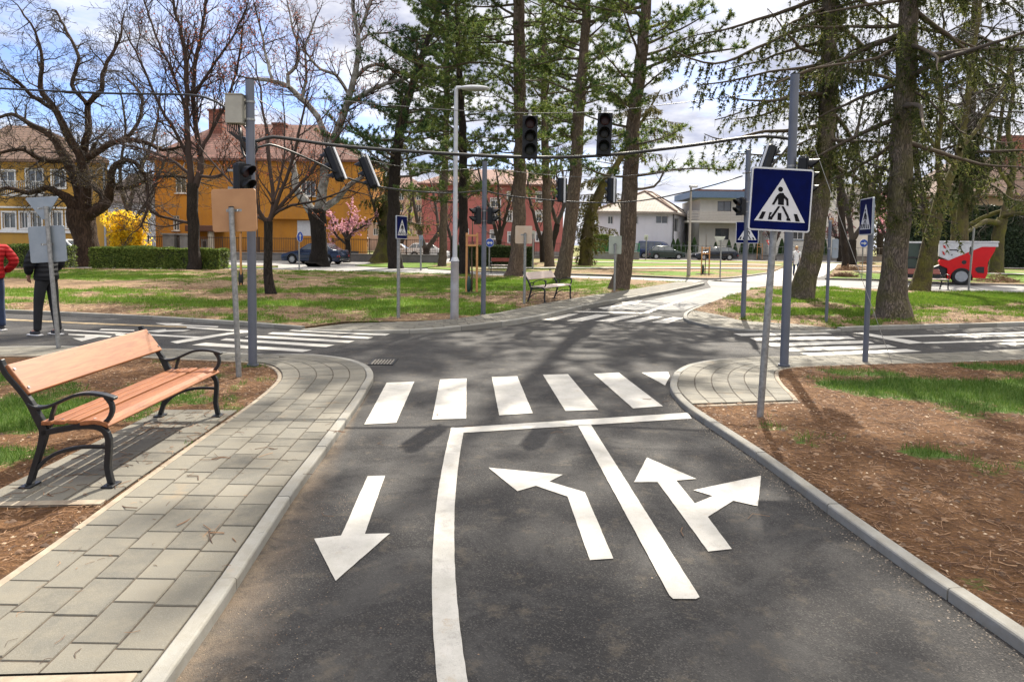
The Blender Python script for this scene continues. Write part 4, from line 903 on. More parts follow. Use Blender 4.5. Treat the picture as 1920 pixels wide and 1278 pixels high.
# ================================================================== PEOPLE
def skin(name, J, E, m, parent, root=0, sub=2):
    me = bpy.data.meshes.new(name); me.from_pydata([j[0] for j in J], E, []); o = bpy.data.objects.new(name, me); COL.objects.link(o)
    bm = bmesh.new(); bm.from_mesh(me); lay = bm.verts.layers.skin.verify(); bm.verts.ensure_lookup_table()
    for i, j in enumerate(J):
        r = j[1]; bm.verts[i][lay].radius = (r, r) if not hasattr(r, '__len__') else r; bm.verts[i][lay].use_root = (i == root)
    bm.to_mesh(me); bm.free()
    s = o.modifiers.new('skin', 'SKIN'); s.use_smooth_shade = True; s.branch_smoothing = .4
    if sub: q = o.modifiers.new('sub', 'SUBSURF'); q.levels = sub; q.render_levels = sub
    me.materials.append(m); o.parent = parent; return o
M_SKIN = mat('skin', (.42, .22, .15), .5)
def person(label, loc, rz, jm, tm, sm, hairm, S=1.0, stride=.0, arms=None, coat=0.0, lean=0.0, bag=None, puffy=0.0, hairlen=0.0, legs=None):
    t = thing('person', label, 'person', loc, rz); t.scale = (S,) * 3
    L = lambda x, y, z: (x, y + lean * max(0, z - .9), z)
    Ls = legs or [(-.10, stride), (.10, -stride)]
    J = [(L(0, 0, .96), (.135, .105)), (L(0, 0, 1.13), (.125, .095)), (L(0, -.01, 1.34), (.155, .11)), (L(0, -.01, 1.47), (.07, .065)), (L(0, .0, 1.545), (.052, .052)), (L(0, .015, 1.62), (.078, .092)), (L(0, .01, 1.70), (.074, .088))]
    E = [(0, 1), (1, 2), (2, 3), (3, 4), (4, 5), (5, 6)]
    for si, (x, st) in enumerate(Ls):
        b = len(J); J += [((x * .9, 0, .90), .088), ((x, st * .5 + .02, .49), .056), ((x * 1.05, st, .10), .040), ((x * 1.1, st + .13, .035), .035)]
        E += [(0, b), (b, b + 1), (b + 1, b + 2), (b + 2, b + 3)]
    A = arms or [((-.24, .0, 1.15), (-.22, .12, .92)), ((.24, .0, 1.15), (.22, .12, .92))]
    HJ = []
    for s, (el, wr) in zip((-1, 1), A):
        b = len(J); J += [(L(s * .17, -.01, 1.42), .062), (L(*el), .044), (L(*wr), .031)]
        E += [(2, b), (b, b + 1), (b + 1, b + 2)]
        e = Vector(L(*el)); w = Vector(L(*wr)); d = (w - e).normalized(); sd = Vector((0, 1, 0)) - d * d.y; sd = sd.normalized() if sd.length > .1 else Vector((1, 0, 0))
        pm = w + d * .06; pb = len(J); J.append((tuple(pm), (.032, .018))); E.append((b + 2, pb))
        for k, ln in enumerate((.060, .072, .076, .068)):
            q = pm + d * .045 + sd * (k - 1.5) * .019; c1 = q + d * ln * .5; c2 = c1 + (d * .8 + Vector((-s * .6, 0, 0))).normalized() * ln * .5
            n_ = len(J); J += [(tuple(q), .009), (tuple(c1), .0085), (tuple(c2), .007)]; E += [(pb, n_), (n_, n_ + 1), (n_ + 1, n_ + 2)]
        q = pm - d * .01 + sd * .042; n_ = len(J); J += [(tuple(q), .011), (tuple(q + d * .04 + sd * .012), .008)]; E += [(pb, n_), (n_, n_ + 1)]
    skin('body', J, E, M_SKIN, t)
    # face
    f = MB(); hy = lean * .75; f.tube([(0, .1 + hy, 1.665), (0, .122 + hy, 1.635), (0, .10 + hy, 1.62)], [.008, .014, .012], 8); f.build('nose', M_SKIN, t, smooth=True)
    f = MB()
    for s in (-1, 1): f.ball((s * .032, .094 + hy, 1.665), (.012, .008, .008), 8, 6)
    f.build('eye', M_SIGNK, t); f = MB(); f.ball((0, .098 + hy, 1.595), (.024, .008, .006), 8, 6); f.build('mouth', mat('lips', (.3, .08, .06), .5), t)
    f = MB()
    for s in (-1, 1): f.ball((s * .08, .0 + hy, 1.65), (.012, .02, .03), 8, 6)
    f.build('ear', M_SKIN, t, smooth=True)
    p = puffy
    JJ = [(L(0, 0, .86 - coat), (.175 + p, .15 + p)), (L(0, 0, .97), (.17 + p, .145 + p)), (L(0, 0, 1.13), (.155 + p, .125 + p)), (L(0, -.01, 1.34), (.18 + p, .135 + p)), (L(0, -.01, 1.47), (.09, .08)), (L(0, -.005, 1.515), (.07, .068))]
    EE = [(0, 1), (1, 2), (2, 3), (3, 4), (4, 5)]
    for s, (el, wr) in zip((-1, 1), A):
        b = len(JJ); e = Vector(L(*el)); w = Vector(L(*wr)); JJ += [(L(s * .18, -.01, 1.41), .078 + p * .7), (tuple(e), .062 + p * .7), (tuple(w.lerp(e, .1)), .046 + p * .4)]; EE += [(3, b), (b, b + 1), (b + 1, b + 2)]
    skin('jacket', JJ, EE, jm, t)
    JT = [((0, 0, .97), (.145, .12)), ((0, 0, 1.06), (.14, .115))]; ET = [(0, 1)]
    for x, st in Ls:
        b = len(JT); JT += [((x * .9, 0, .88), .102), ((x, st * .5 + .02, .49), .072), ((x * 1.05, st, .12), .060), ((x * 1.05, st, .07), .062)]; ET += [(0, b), (b, b + 1), (b + 1, b + 2), (b + 2, b + 3)]
    skin('trousers', JT, ET, tm, t)
    for x, st in Ls:
        skin('shoe', [((x * 1.05, st - .05, .045), .045), ((x * 1.07, st + .04, .045), .048), ((x * 1.1, st + .15, .035), .038)], [(0, 1), (1, 2)], sm, t, sub=2)
        m_ = MB(); m_.box((x * 1.08, st + .055, .010), (.09, .27, .02)); m_.build('sole', M_SIGNW, t, bevel=.008)
    h = MB(); h.ball((0, -.012 + hy, 1.70), (.088, .102, .085), 16, 10); 
    if hairlen: h.ball((0, -.05 + hy, 1.70 - hairlen / 2), (.09, .06, .06 + hairlen / 2), 14, 8)
    h.build('hair', hairm, t, smooth=True)
    if bag: bg = MB(); bg.box((.27, .1, .98), (.09, .30, .24)); bg.build('handbag', bag, t, bevel=.02); bg = MB(); bg.tube([(.25, .1, 1.1), (.23, .03, 1.3), (.17, 0, 1.46)], .012, 6); bg.build('handbag_strap', bag, t)
    return t
def quilt(name, c):
    m, nt, b = newmat(name); v = coords(nt); w = N(nt, 'ShaderNodeTexWave', wave_type='BANDS', bands_direction='Z'); w.inputs['Scale'].default_value = 4; w.inputs['Distortion'].default_value = 2.5; w.inputs['Detail'].default_value = 3; nt.links.new(v, w.inputs['Vector'])
    nt.links.new(mix(nt, ramp(nt, w.outputs['Fac'], [(0, 0), (.3, 1)]), tuple(x * .75 for x in c), c), b.inputs['Base Color']); b.inputs['Roughness'].default_value = .7; b.inputs['Specular IOR Level'].default_value = .2
    bump(nt, b, w.outputs['Fac'], .5, .02); return m
M_HAIRD = mat('dark_hair', (.025, .018, .012), .6); M_HAIRB = mat('blond_hair', (.55, .33, .13), .6)
M_JEAN = mat('blue_jeans', (.018, .035, .085), .85, c2=(.012, .022, .05), ns=9, bs=.3); M_BTR = mat('black_trousers', (.010, .011, .014), .85, bs=.3)
M_SHOE = mat('black_shoe', (.012, .013, .018), .5)
pb = G(90, 628, 0)
person('man in a black quilted jacket standing behind the leaning sign post at left', (pb.x, pb.y, 0), math.radians(72), quilt('black_quilt', (.012, .013, .016)), M_BTR, M_SHOE, M_HAIRD, 1.0, .09, arms=[((-.27, .02, 1.16), (-.17, .16, .98)), ((.27, .02, 1.16), (.18, .17, .98))], puffy=.03)
pr_ = G(6, 620, 0)
person('man in a red quilted jacket and blue jeans at the left edge', (pr_.x - .16, pr_.y, 0), math.radians(60), quilt('red_quilt', (.36, .012, .014)), M_JEAN, M_SHOE, M_HAIRD, 1.0, .05, arms=[((-.28, -.10, 1.17), (-.20, .06, .98)), ((.30, -.12, 1.17), (.21, .07, .97))], puffy=.03, lean=-.06)
pw = G(1492, 517, 0)
person('woman in a long white coat walking on the far road beside the leaning spruce', (pw.x, pw.y, 0), math.radians(165), mat('white_coat', (.72, .72, .74), .7), M_JEAN, M_SHOE, M_HAIRB, .93, .16, arms=[((-.26, .0, 1.18), (-.2, .16, 1.05)), ((.25, -.03, 1.15), (.23, .08, .95))], coat=.22, bag=M_JEAN, hairlen=.05)
# ================================================================== VEHICLES
M_TYRE = mat('tyre_rubber', (.015, .015, .016), .8); M_RIM = mat('alloy_rim', (.45, .46, .48), .35, .6); M_TAIL = mat('tail_light', (.35, .01, .01), .25); M_HEADL = mat('head_light', (.6, .62, .65), .12, spec=1)
M_CARGL = mat('car_glass', (.03, .038, .045), .06, c2=(.08, .095, .11), ns=1.5, spec=1); M_TRIM = mat('dark_trim', (.02, .02, .022), .5)
def wheel(t, x, y, r, w, side):
    m = MB(); pr = [(0, r * .62), (-w * .5, r * .66), (-w * .5, r * .93), (-w * .38, r), (w * .38, r), (w * .5, r * .93), (w * .5, r * .66), (0, r * .62)]; n = 28
    vs = [(x + a * 0 + R * math.cos(2 * PI * k / n), y + a, r + R * math.sin(2 * PI * k / n)) for a, R in pr for k in range(n)]
    m.add(vs, [(i * n + k, i * n + (k + 1) % n, (i + 1) * n + (k + 1) % n, (i + 1) * n + k) for i in range(len(pr) - 1) for k in range(n)])
    wt = m.build('wheel', M_TYRE, t, smooth='auto')
    m = MB(); yo = y + side * w * .40
    m.cyl((x, yo - side * .04, r), (x, yo - side * .02, r), r * .64, n=24)
    for k in range(7):
        a = 2 * PI * k / 7; m.box((x + math.cos(a) * r * .34, yo, r + math.sin(a) * r * .34), (r * .58, .03, r * .15), Matrix.Rotation(-a, 3, 'Y'))
    m.tube([(x, yo - .02, r), (x, yo + .02, r)], r * .14, 12); m.tube([(x, yo - side * .03, r), (x, yo + side * .012, r)], [r * .67, r * .67], 24, False); m.build('rim', M_RIM, wt)
def car(name, label, loc, rz, L, W, zb, zr, body, belt, roofp, axles, r, paint, cat='car', group='cars parked along the far street', plate=True, roofm=None):
    """x forward = -X (front at -x); body: upper outline (x,z) of lower body front->rear; roofp: greenhouse outline (x,z)"""
    t = thing(name, label, cat, loc, rz, group)
    poly = [(-L / 2 + .02, zb)]; 
    arch = lambda cx: [(cx + (r + .06) * math.cos(math.radians(a)), max(zb, r + (r + .06) * math.sin(math.radians(a)))) for a in range(200, -21, -20)]
    low = [(-L / 2 + .05, zb)] + arch(axles[0]) + arch(axles[1]) + [(L / 2 - .05, zb)]
    outline = low + body[::-1]
    m = MB(); n = len(outline); Ys = [(-1, .90, 0), (-1, 1.0, 1), (1, 1.0, 1), (1, .90, 0)]
    # cross-section: full width at mid height, tucked in at the top
    def hw(z): q = (z - zb) / (belt - zb); return W / 2 * (1 - .10 * max(0, q - .55) ** 2 * 4 - .05 * max(0, .3 - q))
    vs = [(x, s * hw(z), z) for s in (-1, 1) for x, z in outline]
    m.add(vs, [tuple(range(n)), tuple(range(2 * n - 1, n - 1, -1))] + [(i, (i + 1) % n, (i + 1) % n + n, i + n) for i in range(n)])
    o = m.build('body', paint, t, bevel=.035, smooth='auto')
    # greenhouse
    def gw(z): return W / 2 * (.90 - .22 * (z - belt) / (zr - belt))
    G_ = roofp; k = len(G_); m = MB(); vs = [(x, s * gw(z), z) for s in (-1, 1) for x, z in G_]
    m.add(vs, [tuple(range(k)), tuple(range(2 * k - 1, k - 1, -1))] + [(i, i + 1, i + 1 + k, i + k) for i in range(k - 1)] + [(k - 1, 0, k, 2 * k - 1)]); m.build('roof', roofm or paint, t, bevel=.04, smooth='auto')
    xa, xb = G_[0][0], G_[-1][0]; top = [p for p in G_ if p[1] > zr - .12]; xt0, xt1 = top[0][0], top[-1][0]
    for s in (-1, 1):
        cuts = sorted([xa + (xt0 - xa) * .25 + .12, (xa + xb) / 2 - .12, (xa + xb) / 2 + .75 if L > 4.5 else (xa + xb) / 2 + .62, xb - .12])
        zl, zh = belt + .05, zr - .12
        def top_x(x, z):
            lo = xa + (xt0 - xa) * (z - belt) / (top[0][1] - belt) + .09; hi = xb + (xt1 - xb) * (z - belt) / (top[-1][1] - belt) - .09; return min(max(x, lo), hi)
        for a, b in zip(cuts, cuts[1:]):
            q = [(top_x(a + .03, zl), zl), (top_x(b - .03, zl), zl), (top_x(b - .03, zh), zh), (top_x(a + .03, zh), zh)]
            if q[1][0] - q[0][0] < .1: continue
            m = MB(); m.add([(x, s * (gw(z) + .006), z) for x, z in q] + [(x, s * (gw(z) - .01), z) for x, z in q], [(0, 1, 2, 3), (7, 6, 5, 4), (0, 4, 5, 1), (1, 5, 6, 2), (2, 6, 7, 3), (3, 7, 4, 0)]); m.build('side_window', M_CARGL, t)
        for cx in axles: wheel(t, cx, s * (W / 2 - .11), r, .20, s)
        m = MB(); m.box((xa + .32, s * (W / 2 + .06), belt + .06), (.14, .16, .10)); m.build('wing_mirror', paint, t, bevel=.03)
        m = MB(); m.box((0, s * (hw(belt * .82) + .004), belt * .80), (L * .40, .012, .02)); m.build('side_trim', M_TRIM, t)
    for (p, q, nm) in ((G_[0], top[0], 'windscreen'), (G_[-1], top[-1], 'rear_window')):
        A_ = Vector((p[0], 0, p[1])); B_ = Vector((q[0], 0, q[1])); d = B_ - A_; nn = Vector((-d.z, 0, d.x)).normalized() * (1 if nm == 'windscreen' else -1) * .012
        a, b = A_ + d * .08, A_ + d * .92
        m = MB(); m.add([(a.x + nn.x, -gw(a.z) + .07, a.z + nn.z), (a.x + nn.x, gw(a.z) - .07, a.z + nn.z), (b.x + nn.x, gw(b.z) - .07, b.z + nn.z), (b.x + nn.x, -gw(b.z) + .07, b.z + nn.z)], [(0, 1, 2, 3)]); m.build(nm, M_CARGL, t)
    zf = body[1][1]; zr_ = body[-2][1]
    for s in (-1, 1):
        m = MB(); m.ball((-L / 2 + .12, s * (W / 2 - .25), zf - .10), (.13, .20, .075), 12, 8); m.build('headlight', M_HEADL, t, smooth=True)
        m = MB(); m.ball((L / 2 - .08, s * (W / 2 - .16), zr_ - .14), (.10, .17, .10), 12, 8); m.build('tail_light', M_TAIL, t, smooth=True)
    m = MB(); m.box((-L / 2 + .02, 0, zb + .12), (.08, W * .8, .10)); m.box((L / 2 - .02, 0, zb + .10), (.08, W * .8, .10)); m.build('bumper', M_TRIM, t, bevel=.02)
    m = MB(); m.box((-L / 2 - .01, 0, zf - .14), (.05, W * .42, .12)); m.build('grille', M_TRIM, t, bevel=.01)
    return t
M_NAVY = mat('navy_car_paint', (.018, .032, .075), .22, .3, coat=.3, c2=(.014, .026, .06)); M_DGREEN = mat('dark_green_car_paint', (.015, .028, .026), .25, .3, coat=.3)
M_DARKC = mat('dark_blue_black_paint', (.012, .016, .028), .22, .3, coat=.3); M_WHITEC = mat('white_car_paint', (.66, .68, .70), .25, coat=.6); M_VANB = mat('van_blue_paint', (.012, .03, .095), .3, .2, coat=.6)
def put(u, v, z=0): return G(u, v, z)
sedan = dict(L=4.3, W=1.76, zb=.2, zr=1.46, body=[(-2.15, .45), (-2.08, .66), (-1.25, .88), (-.85, .93), (1.45, .97), (2.05, .98), (2.13, .70), (2.15, .45)], belt=.94, roofp=[(-.95, .92), (-.25, 1.38), (.05, 1.45), (.75, 1.45), (1.1, 1.36), (1.72, .96)], axles=(-1.32, 1.28), r=.315)
hatch = dict(L=4.1, W=1.72, zb=.2, zr=1.52, body=[(-2.05, .45), (-1.98, .70), (-1.35, .93), (-1.0, .98), (1.7, 1.02), (1.98, .98), (2.05, .70), (2.05, .45)], belt=.98, roofp=[(-1.1, .96), (-.42, 1.42), (-.1, 1.51), (1.1, 1.50), (1.45, 1.44), (1.92, 1.0)], axles=(-1.3, 1.25), r=.31)
estate = dict(L=4.85, W=1.82, zb=.18, zr=1.47, body=[(-2.42, .45), (-2.35, .70), (-1.45, .92), (-1.0, .97), (2.0, 1.02), (2.3, .98), (2.42, .70), (2.42, .45)], belt=.97, roofp=[(-1.1, .95), (-.3, 1.4), (.05, 1.46), (1.3, 1.45), (1.75, 1.38), (2.25, 1.0)], axles=(-1.45, 1.42), r=.33)
p = put(592, 494.5, .004); car('parked_car', 'dark blue sedan parked before the orange house, half behind the black silver-barked trunk', p, math.radians(-12), paint=M_NAVY, **sedan)
p = put(1258, 487); car('parked_car', 'dark green hatchback parked nose to the right beside the blue van', (p.x, 77, .004), math.radians(180), paint=M_DGREEN, **hatch)
p = put(1342, 488); car('parked_car', 'black estate car parked nose to the left below the balcony house', (p.x, 75.2, .004), math.radians(3), paint=M_DARKC, **estate)
car('parked_car', 'white hatchback behind the railing at the far left of the red building', (At(803, 480, 66).x, 66, .004), math.radians(180), paint=M_WHITEC, **hatch)
car('parked_car', 'white car behind the railing, partly hidden by the dark spruce trunk', (At(748, 480, 67).x, 67, .004), math.radians(180), paint=M_WHITEC, **sedan)
car('parked_car', 'white car with a red tail light behind the clipped hedge at left', (At(92, 495, 43.8).x, 43.8, .004), math.radians(4), paint=M_WHITEC, **hatch)
van = dict(L=4.4, W=1.85, zb=.25, zr=2.08, body=[(-2.2, .5), (-2.15, .8), (-1.75, 1.05), (-1.4, 1.12), (1.9, 1.15), (2.18, 1.15), (2.2, .8), (2.2, .5)], belt=1.12, roofp=[(-1.6, 1.08), (-.95, 1.85), (-.55, 2.05), (2.0, 2.07), (2.14, 2.0), (2.19, 1.15)], axles=(-1.4, 1.35), r=.33)
car('parked_van', 'dark blue van with pale rear windows parked behind the dark green hatchback', (At(1232, 487, 80.5).x, 80.5, .004), math.radians(152), paint=M_VANB, cat='van', **van)
# --- red street sweeper
sp_ = G(1780, 533, .03); t = thing('street_sweeper', 'red and white street sweeper vehicle with hazard stripes standing on the far right road', 'street sweeper', (sp_.x + .28, sp_.y + .5, sp_.z), math.radians(-30))
SW = 41.6; SWX = 48.5
def sw(L): return [((1640 + a / 7.385 - 1780) / SWX, (533 - (430 + b / 7.385)) / SW) for a, b in L]
M_SRED = mat('sweeper_red', (.62, .006, .010), .45, coat=.1, c2=(.55, .006, .01), spec=.3); M_SWH = mat('sweeper_white', (.62, .63, .66), .4)
arc = [(1190 + 148 * math.cos(math.radians(a)), 680 - 148 * math.sin(math.radians(a))) for a in range(-10, 191, 20)]
m = MB(); m.prism(sw([(1010, 437), (1330, 292), (1440, 247), (1612, 245), (1600, 300), (1522, 450), (1525, 600), (1500, 665), (1340, 665)] + arc + [(1035, 700), (1000, 690), (1000, 545), (890, 500), (880, 455), (900, 420)]), -.62, .62); m.build('body', M_SRED, t, bevel=.02)
m = MB(); m.prism(sw([(880, 182), (1640, 190), (1645, 245), (1612, 246), (1440, 248), (1330, 293), (1010, 438), (880, 385)]), -.60, .60); hp = m.build('hopper', M_SWH, t, bevel=.02)
m = MB(); m.box(((1640 + 1262 / 7.385 - 1780) / SWX, 0, (533 - 430 - 186 / 7.385) / SW + .02), (2.18, 1.26, .06)); m.build('lid', M_SWH, hp, bevel=.015)
m = MB()
for q in ([(925, 225), (955, 235), (970, 280), (935, 262)], [(915, 308), (945, 322), (960, 368), (928, 350)]): m.prism(sw(q), -.612, -.601)
m.build('hazard_stripe', M_RED, hp)
m = MB()
for q in ([(1015, 285), (1120, 285), (1120, 300), (1015, 300)], [(1110, 295), (1150, 290), (1120, 320)], [(1040, 350), (1060, 350), (1050, 375)]): m.prism(sw(q), -.608, -.601)
m.build('emblem', M_TRIM, hp)
m = MB(); m.prism(sw([(1365, 530), (1400, 512), (1480, 510), (1480, 595), (1400, 592), (1368, 565)]), -.63, -.60); m.cyl(*[( (1640 + 1215 / 7.385 - 1780) / SWX, yy, (533 - 430 - 455 / 7.385) / SW) for yy in (-.63, -.60)], .09, n=18); m.build('vent', M_TRIM, t)
m = MB(); m.prism(sw([(1000, 545), (890, 500), (780, 545), (700, 545), (250, 560), (250, 690), (560, 700), (980, 700)]), -.5, .5); m.build('chassis', M_TRIM, t, bevel=.02)
m = MB(); m.box((0, 0, 0), (.001, .001, .001)); 
for xs in (1190, 330):
    x = (1640 + xs / 7.385 - 1780) / SWX
    for s in (-1, 1): wheel(t, x, s * .54, .37, .24, s)
m = MB()
for q in ([(240, 182), (715, 182), (715, 206), (240, 206)],): m.prism(sw(q), -.60, .60)
cab = m.build('cab_roof', M_SWH, t, bevel=.012)
m = MB()
for q in ([(430, 206), (452, 206), (448, 560), (426, 560)], [(605, 206), (632, 206), (632, 560), (605, 560)], [(700, 206), (716, 206), (716, 560), (700, 560)], [(240, 206), (258, 206), (250, 560), (232, 560)], [(240, 392), (632, 392), (632, 415), (240, 415)]):
    for s in (-1, 1): m.prism(sw(q), s * .58 - .02, s * .58 + .02)
m.prism(sw([(232, 540), (716, 540), (716, 600), (232, 600)]), -.58, .58); m.build('cab_frame', M_TRIM, t, bevel=.006)
mg = mat('cab_glass', (.05, .075, .065), .15, c2=(.05, .07, .065), ns=3); m = MB(); m.prism(sw([(250, 206), (700, 206), (700, 395), (245, 395)]), -.565, -.555); m.prism(sw([(245, 415), (560, 415), (600, 470), (570, 540), (240, 540)]), -.565, -.555); m.build('cab_window', mg, t)
m = MB(); m.ball((((1640 + 850 / 7.385 - 1780) / SWX), -.45, .62), (.06, .05, .09), 10, 8); m.box((((1640 + 845 / 7.385 - 1780) / SWX), -.45, .46), (.12, .1, .2)); m.build('hydraulic_unit', mat('yellow_part', (.5, .36, .10), .5), t)
m = MB(); m.prism(sw([(720, 250), (735, 250), (760, 560), (745, 560)]), -.5, -.47); m.build('hose', M_TRIM, t)
# ================================================================== BUILDINGS
def wall_with_holes(mb, o, xd, W, H, holes, depth=.14, thick=None):
    """o: bottom-left corner, xd: unit vector along the wall; holes (x0,z0,x1,z1); outward normal = xd rotated -90 deg (towards -Y for xd=+X)"""
    xd = Vector(xd).normalized(); n = Vector((xd.y, -xd.x, 0)); o = Vector(o)
    xs = sorted({0.0, W} | {h[0] for h in holes} | {h[2] for h in holes}); zs = sorted({0.0, H} | {h[1] for h in holes} | {h[3] for h in holes})
    P = lambda x, z, d=0: o + xd * x + Vector((0, 0, z)) - n * d
    for i in range(len(xs) - 1):
        for j in range(len(zs) - 1):
            cx, cz = (xs[i] + xs[i + 1]) / 2, (zs[j] + zs[j + 1]) / 2
            if any(h[0] < cx < h[2] and h[1] < cz < h[3] for h in holes): continue
            mb.add([P(xs[i], zs[j]), P(xs[i + 1], zs[j]), P(xs[i + 1], zs[j + 1]), P(xs[i], zs[j + 1])], [(0, 1, 2, 3)])
    for (a, b, c, d) in holes:
        for (p, q) in (((a, b), (c, b)), ((c, b), (c, d)), ((c, d), (a, d)), ((a, d), (a, b))):
            mb.add([P(*p), P(*q), P(*q, depth), P(*p, depth)], [(0, 1, 2, 3)])
    return P, n
def window(t, o, xd, h, fm, gm=None, mull=1, depth=.14, sill=None, blind=0, surround=None):
    xd = Vector(xd).normalized(); n = Vector((xd.y, -xd.x, 0)); o = Vector(o); R = Matrix((xd, -n, Vector((0, 0, 1)))).transposed()
    a, b, c, d = h; w, hh = c - a, d - b; cx, cz = (a + c) / 2, (b + d) / 2
    def bx(m, x, z, ww, zz, dep, th): m.box(o + xd * x + Vector((0, 0, z)) - n * dep, (ww, th, zz), R)
    f = MB(); e = .07
    for (x, z, ww, zz) in ((a + e / 2, cz, e, hh), (c - e / 2, cz, e, hh), (cx, b + e / 2, w - 2 * e, e), (cx, d - e / 2, w - 2 * e, e)): bx(f, x, z, ww, zz, depth - .05, .06)
    for k in range(1, mull + 1): bx(f, a + w * k / (mull + 1), cz, e * .8, hh - 2 * e, depth - .05, .05)
    if surround:
        s = surround
        for (x, z, ww, zz) in ((a - s / 2, cz, s, hh + 2 * s), (c + s / 2, cz, s, hh + 2 * s), (cx, b - s / 2, w, s), (cx, d + s / 2, w, s)): bx(f, x, z, ww, zz, -.03, .06)
    wo = f.build('window', fm, t)
    g = MB(); bx(g, cx, cz, w - .02, hh - .02, depth - .01, .02); g.build('pane', gm or M_GLASS, wo)
    if blind: g = MB(); bx(g, cx, d - hh * blind / 2, w - 2 * e, hh * blind, depth - .035, .015); g.build('blind', M_SWH, wo)
    if sill: g = MB(); bx(g, cx, b - .04, w + .16, .07, -.05, .14); g.build('sill', sill, wo)
    return wo
def stucco(name, c, c2=None, g=.25):
    if name in _mc: return _mc[name]
    m, nt, b = newmat(name); p = world_pos(nt); mp = N(nt, 'ShaderNodeMapping'); mp.inputs['Scale'].default_value = (1, 1, .16); nt.links.new(p, mp.inputs['Vector'])
    col = mix(nt, ramp(nt, noise(nt, p, .45, 5, .6), [(.35, 0), (.68, 1)]), c, c2 or tuple(x * .82 for x in c))
    col = mix(nt, ramp(nt, noise(nt, mp.outputs[0], 1.8, 6, .7), [(.48, 0), (.72, g)]), col, (.12, .10, .08)); col = mix(nt, ramp(nt, noise(nt, p, 5, 5, .7), [(.5, 0), (.75, g * .5)]), col, (.3, .28, .24))
    xyz = N(nt, 'ShaderNodeSeparateXYZ'); nt.links.new(p, xyz.inputs[0]); damp = mth(nt, 'MULTIPLY', mth(nt, 'SUBTRACT', 1.1, xyz.outputs[2], True), noise(nt, p, 1.2, 5, .7), True); col = mix(nt, damp, col, (.13, .11, .09))
    nt.links.new(col, b.inputs['Base Color']); b.inputs['Roughness'].default_value = .92; b.inputs['Specular IOR Level'].default_value = .2
    bump(nt, b, noise(nt, p, 12, 4, .6), .25, .02); _mc[name] = m; return m
def roof_tiles(name, c1, c2):
    m, nt, b = newmat(name); v = world_pos(nt)
    br = N(nt, 'ShaderNodeTexBrick'); br.inputs['Scale'].default_value = 1; br.inputs['Brick Width'].default_value = .35; br.inputs['Row Height'].default_value = .22; br.inputs['Mortar Size'].default_value = .02
    br.inputs['Color1'].default_value = (*c1, 1); br.inputs['Color2'].default_value = (*c2, 1); br.inputs['Mortar'].default_value = (*[x * .35 for x in c1], 1)
    mp = N(nt, 'ShaderNodeMapping'); mp.inputs['Rotation'].default_value = (math.radians(90), 0, 0); nt.links.new(v, mp.inputs['Vector']); nt.links.new(mp.outputs[0], br.inputs['Vector'])
    nt.links.new(mix(nt, ramp(nt, noise(nt, v, .8, 5), [(.4, 0), (.7, .5)]), br.outputs['Color'], tuple(x * .5 for x in c2)), b.inputs['Base Color']); b.inputs['Roughness'].default_value = .85
    bump(nt, b, br.outputs['Fac'], -.4, .03); return m
M_RTILE = roof_tiles('red_roof_tiles', (.25, .115, .085), (.16, .075, .055)); M_BTILE = roof_tiles('brown_roof_tiles', (.16, .10, .07), (.22, .13, .09)); M_PTILE = roof_tiles('pale_roof_tiles', (.34, .29, .25), (.28, .235, .20))
M_BRICK = roof_tiles('chimney_brick', (.26, .09, .06), (.20, .08, .055)); M_WFR = mat('white_window_frame', (.66, .66, .66), .5); M_STONEW = mat('grey_wall_stone', (.21, .20, .19), .9, c2=(.15, .145, .14), ns=2, bs=.4, bscale=20, pos=True)
def hip_roof(t, x0, x1, y0, y1, z0, z1, m, rx0, rx1, ry, over=.5, name='roof', sk=0.0):
    b = MB(); x0 -= over; x1 += over; y0 -= over; y1 += over; q = sk * (y1 - y0); rx0 += q / 2; rx1 += q / 2
    b.add([(x0, y0, z0), (x1, y0, z0), (x1 + q, y1, z0), (x0 + q, y1, z0), (rx0, ry, z1), (rx1, ry, z1), (x0, y0, z0 - .18), (x1, y0, z0 - .18), (x1 + q, y1, z0 - .18), (x0 + q, y1, z0 - .18)],
          [(0, 1, 5, 4), (1, 2, 5), (2, 3, 4, 5), (3, 0, 4), (0, 6, 7, 1), (1, 7, 8, 2), (2, 8, 9, 3), (3, 9, 6, 0), (6, 9, 8, 7)]); return b.build(name, m, t)
X = lambda u, Y, v=400: At(u, v, Y).x
Z = lambda v, Y, u=960: max(0.0, At(u, v, Y).z)
# orange house
Y0 = 56.0; t = thing('orange_house', 'large orange house with a red tiled hip roof, two brick chimneys and a rounded corner', 'house', (0, 0, 0))
M_OR = stucco('orange_stucco', (.50, .225, .035), (.40, .17, .03)); x0, x1 = X(291, Y0), X(684, Y0); zt = Z(300, Y0, 480); zm = Z(410, Y0, 480); W_ = x1 - x0
wins = []
for (a, b_, c, d) in ((430, 350, 455, 385), (567, 340, 594, 368), (655, 346, 668, 372), (330, 330, 350, 362)): wins.append((X(a, Y0) - x0, Z(d, Y0, a), X(c, Y0) - x0, Z(b_, Y0, a)))
for (a, b_, c, d) in ((324, 404, 336, 432), (660, 405, 672, 420)): wins.append((X(a, Y0) - x0, Z(d, Y0, a), X(c, Y0) - x0, Z(b_, Y0, a)))
door = (X(375, Y0) - x0, 0, X(397, Y0) - x0, Z(448, Y0, 390)); bsm = (X(657, Y0) - x0, .3, X(669, Y0) - x0, .75); panel = (X(557, Y0) - x0, Z(442, Y0, 560), X(590, Y0) - x0, Z(413, Y0, 560))
m = MB(); wall_with_holes(m, (x0, Y0, 0), (1, 0, 0), W_ - 1.0, zt, wins[:4] and [w for w in wins if w[2] < W_ - 1.2] + [door, panel])
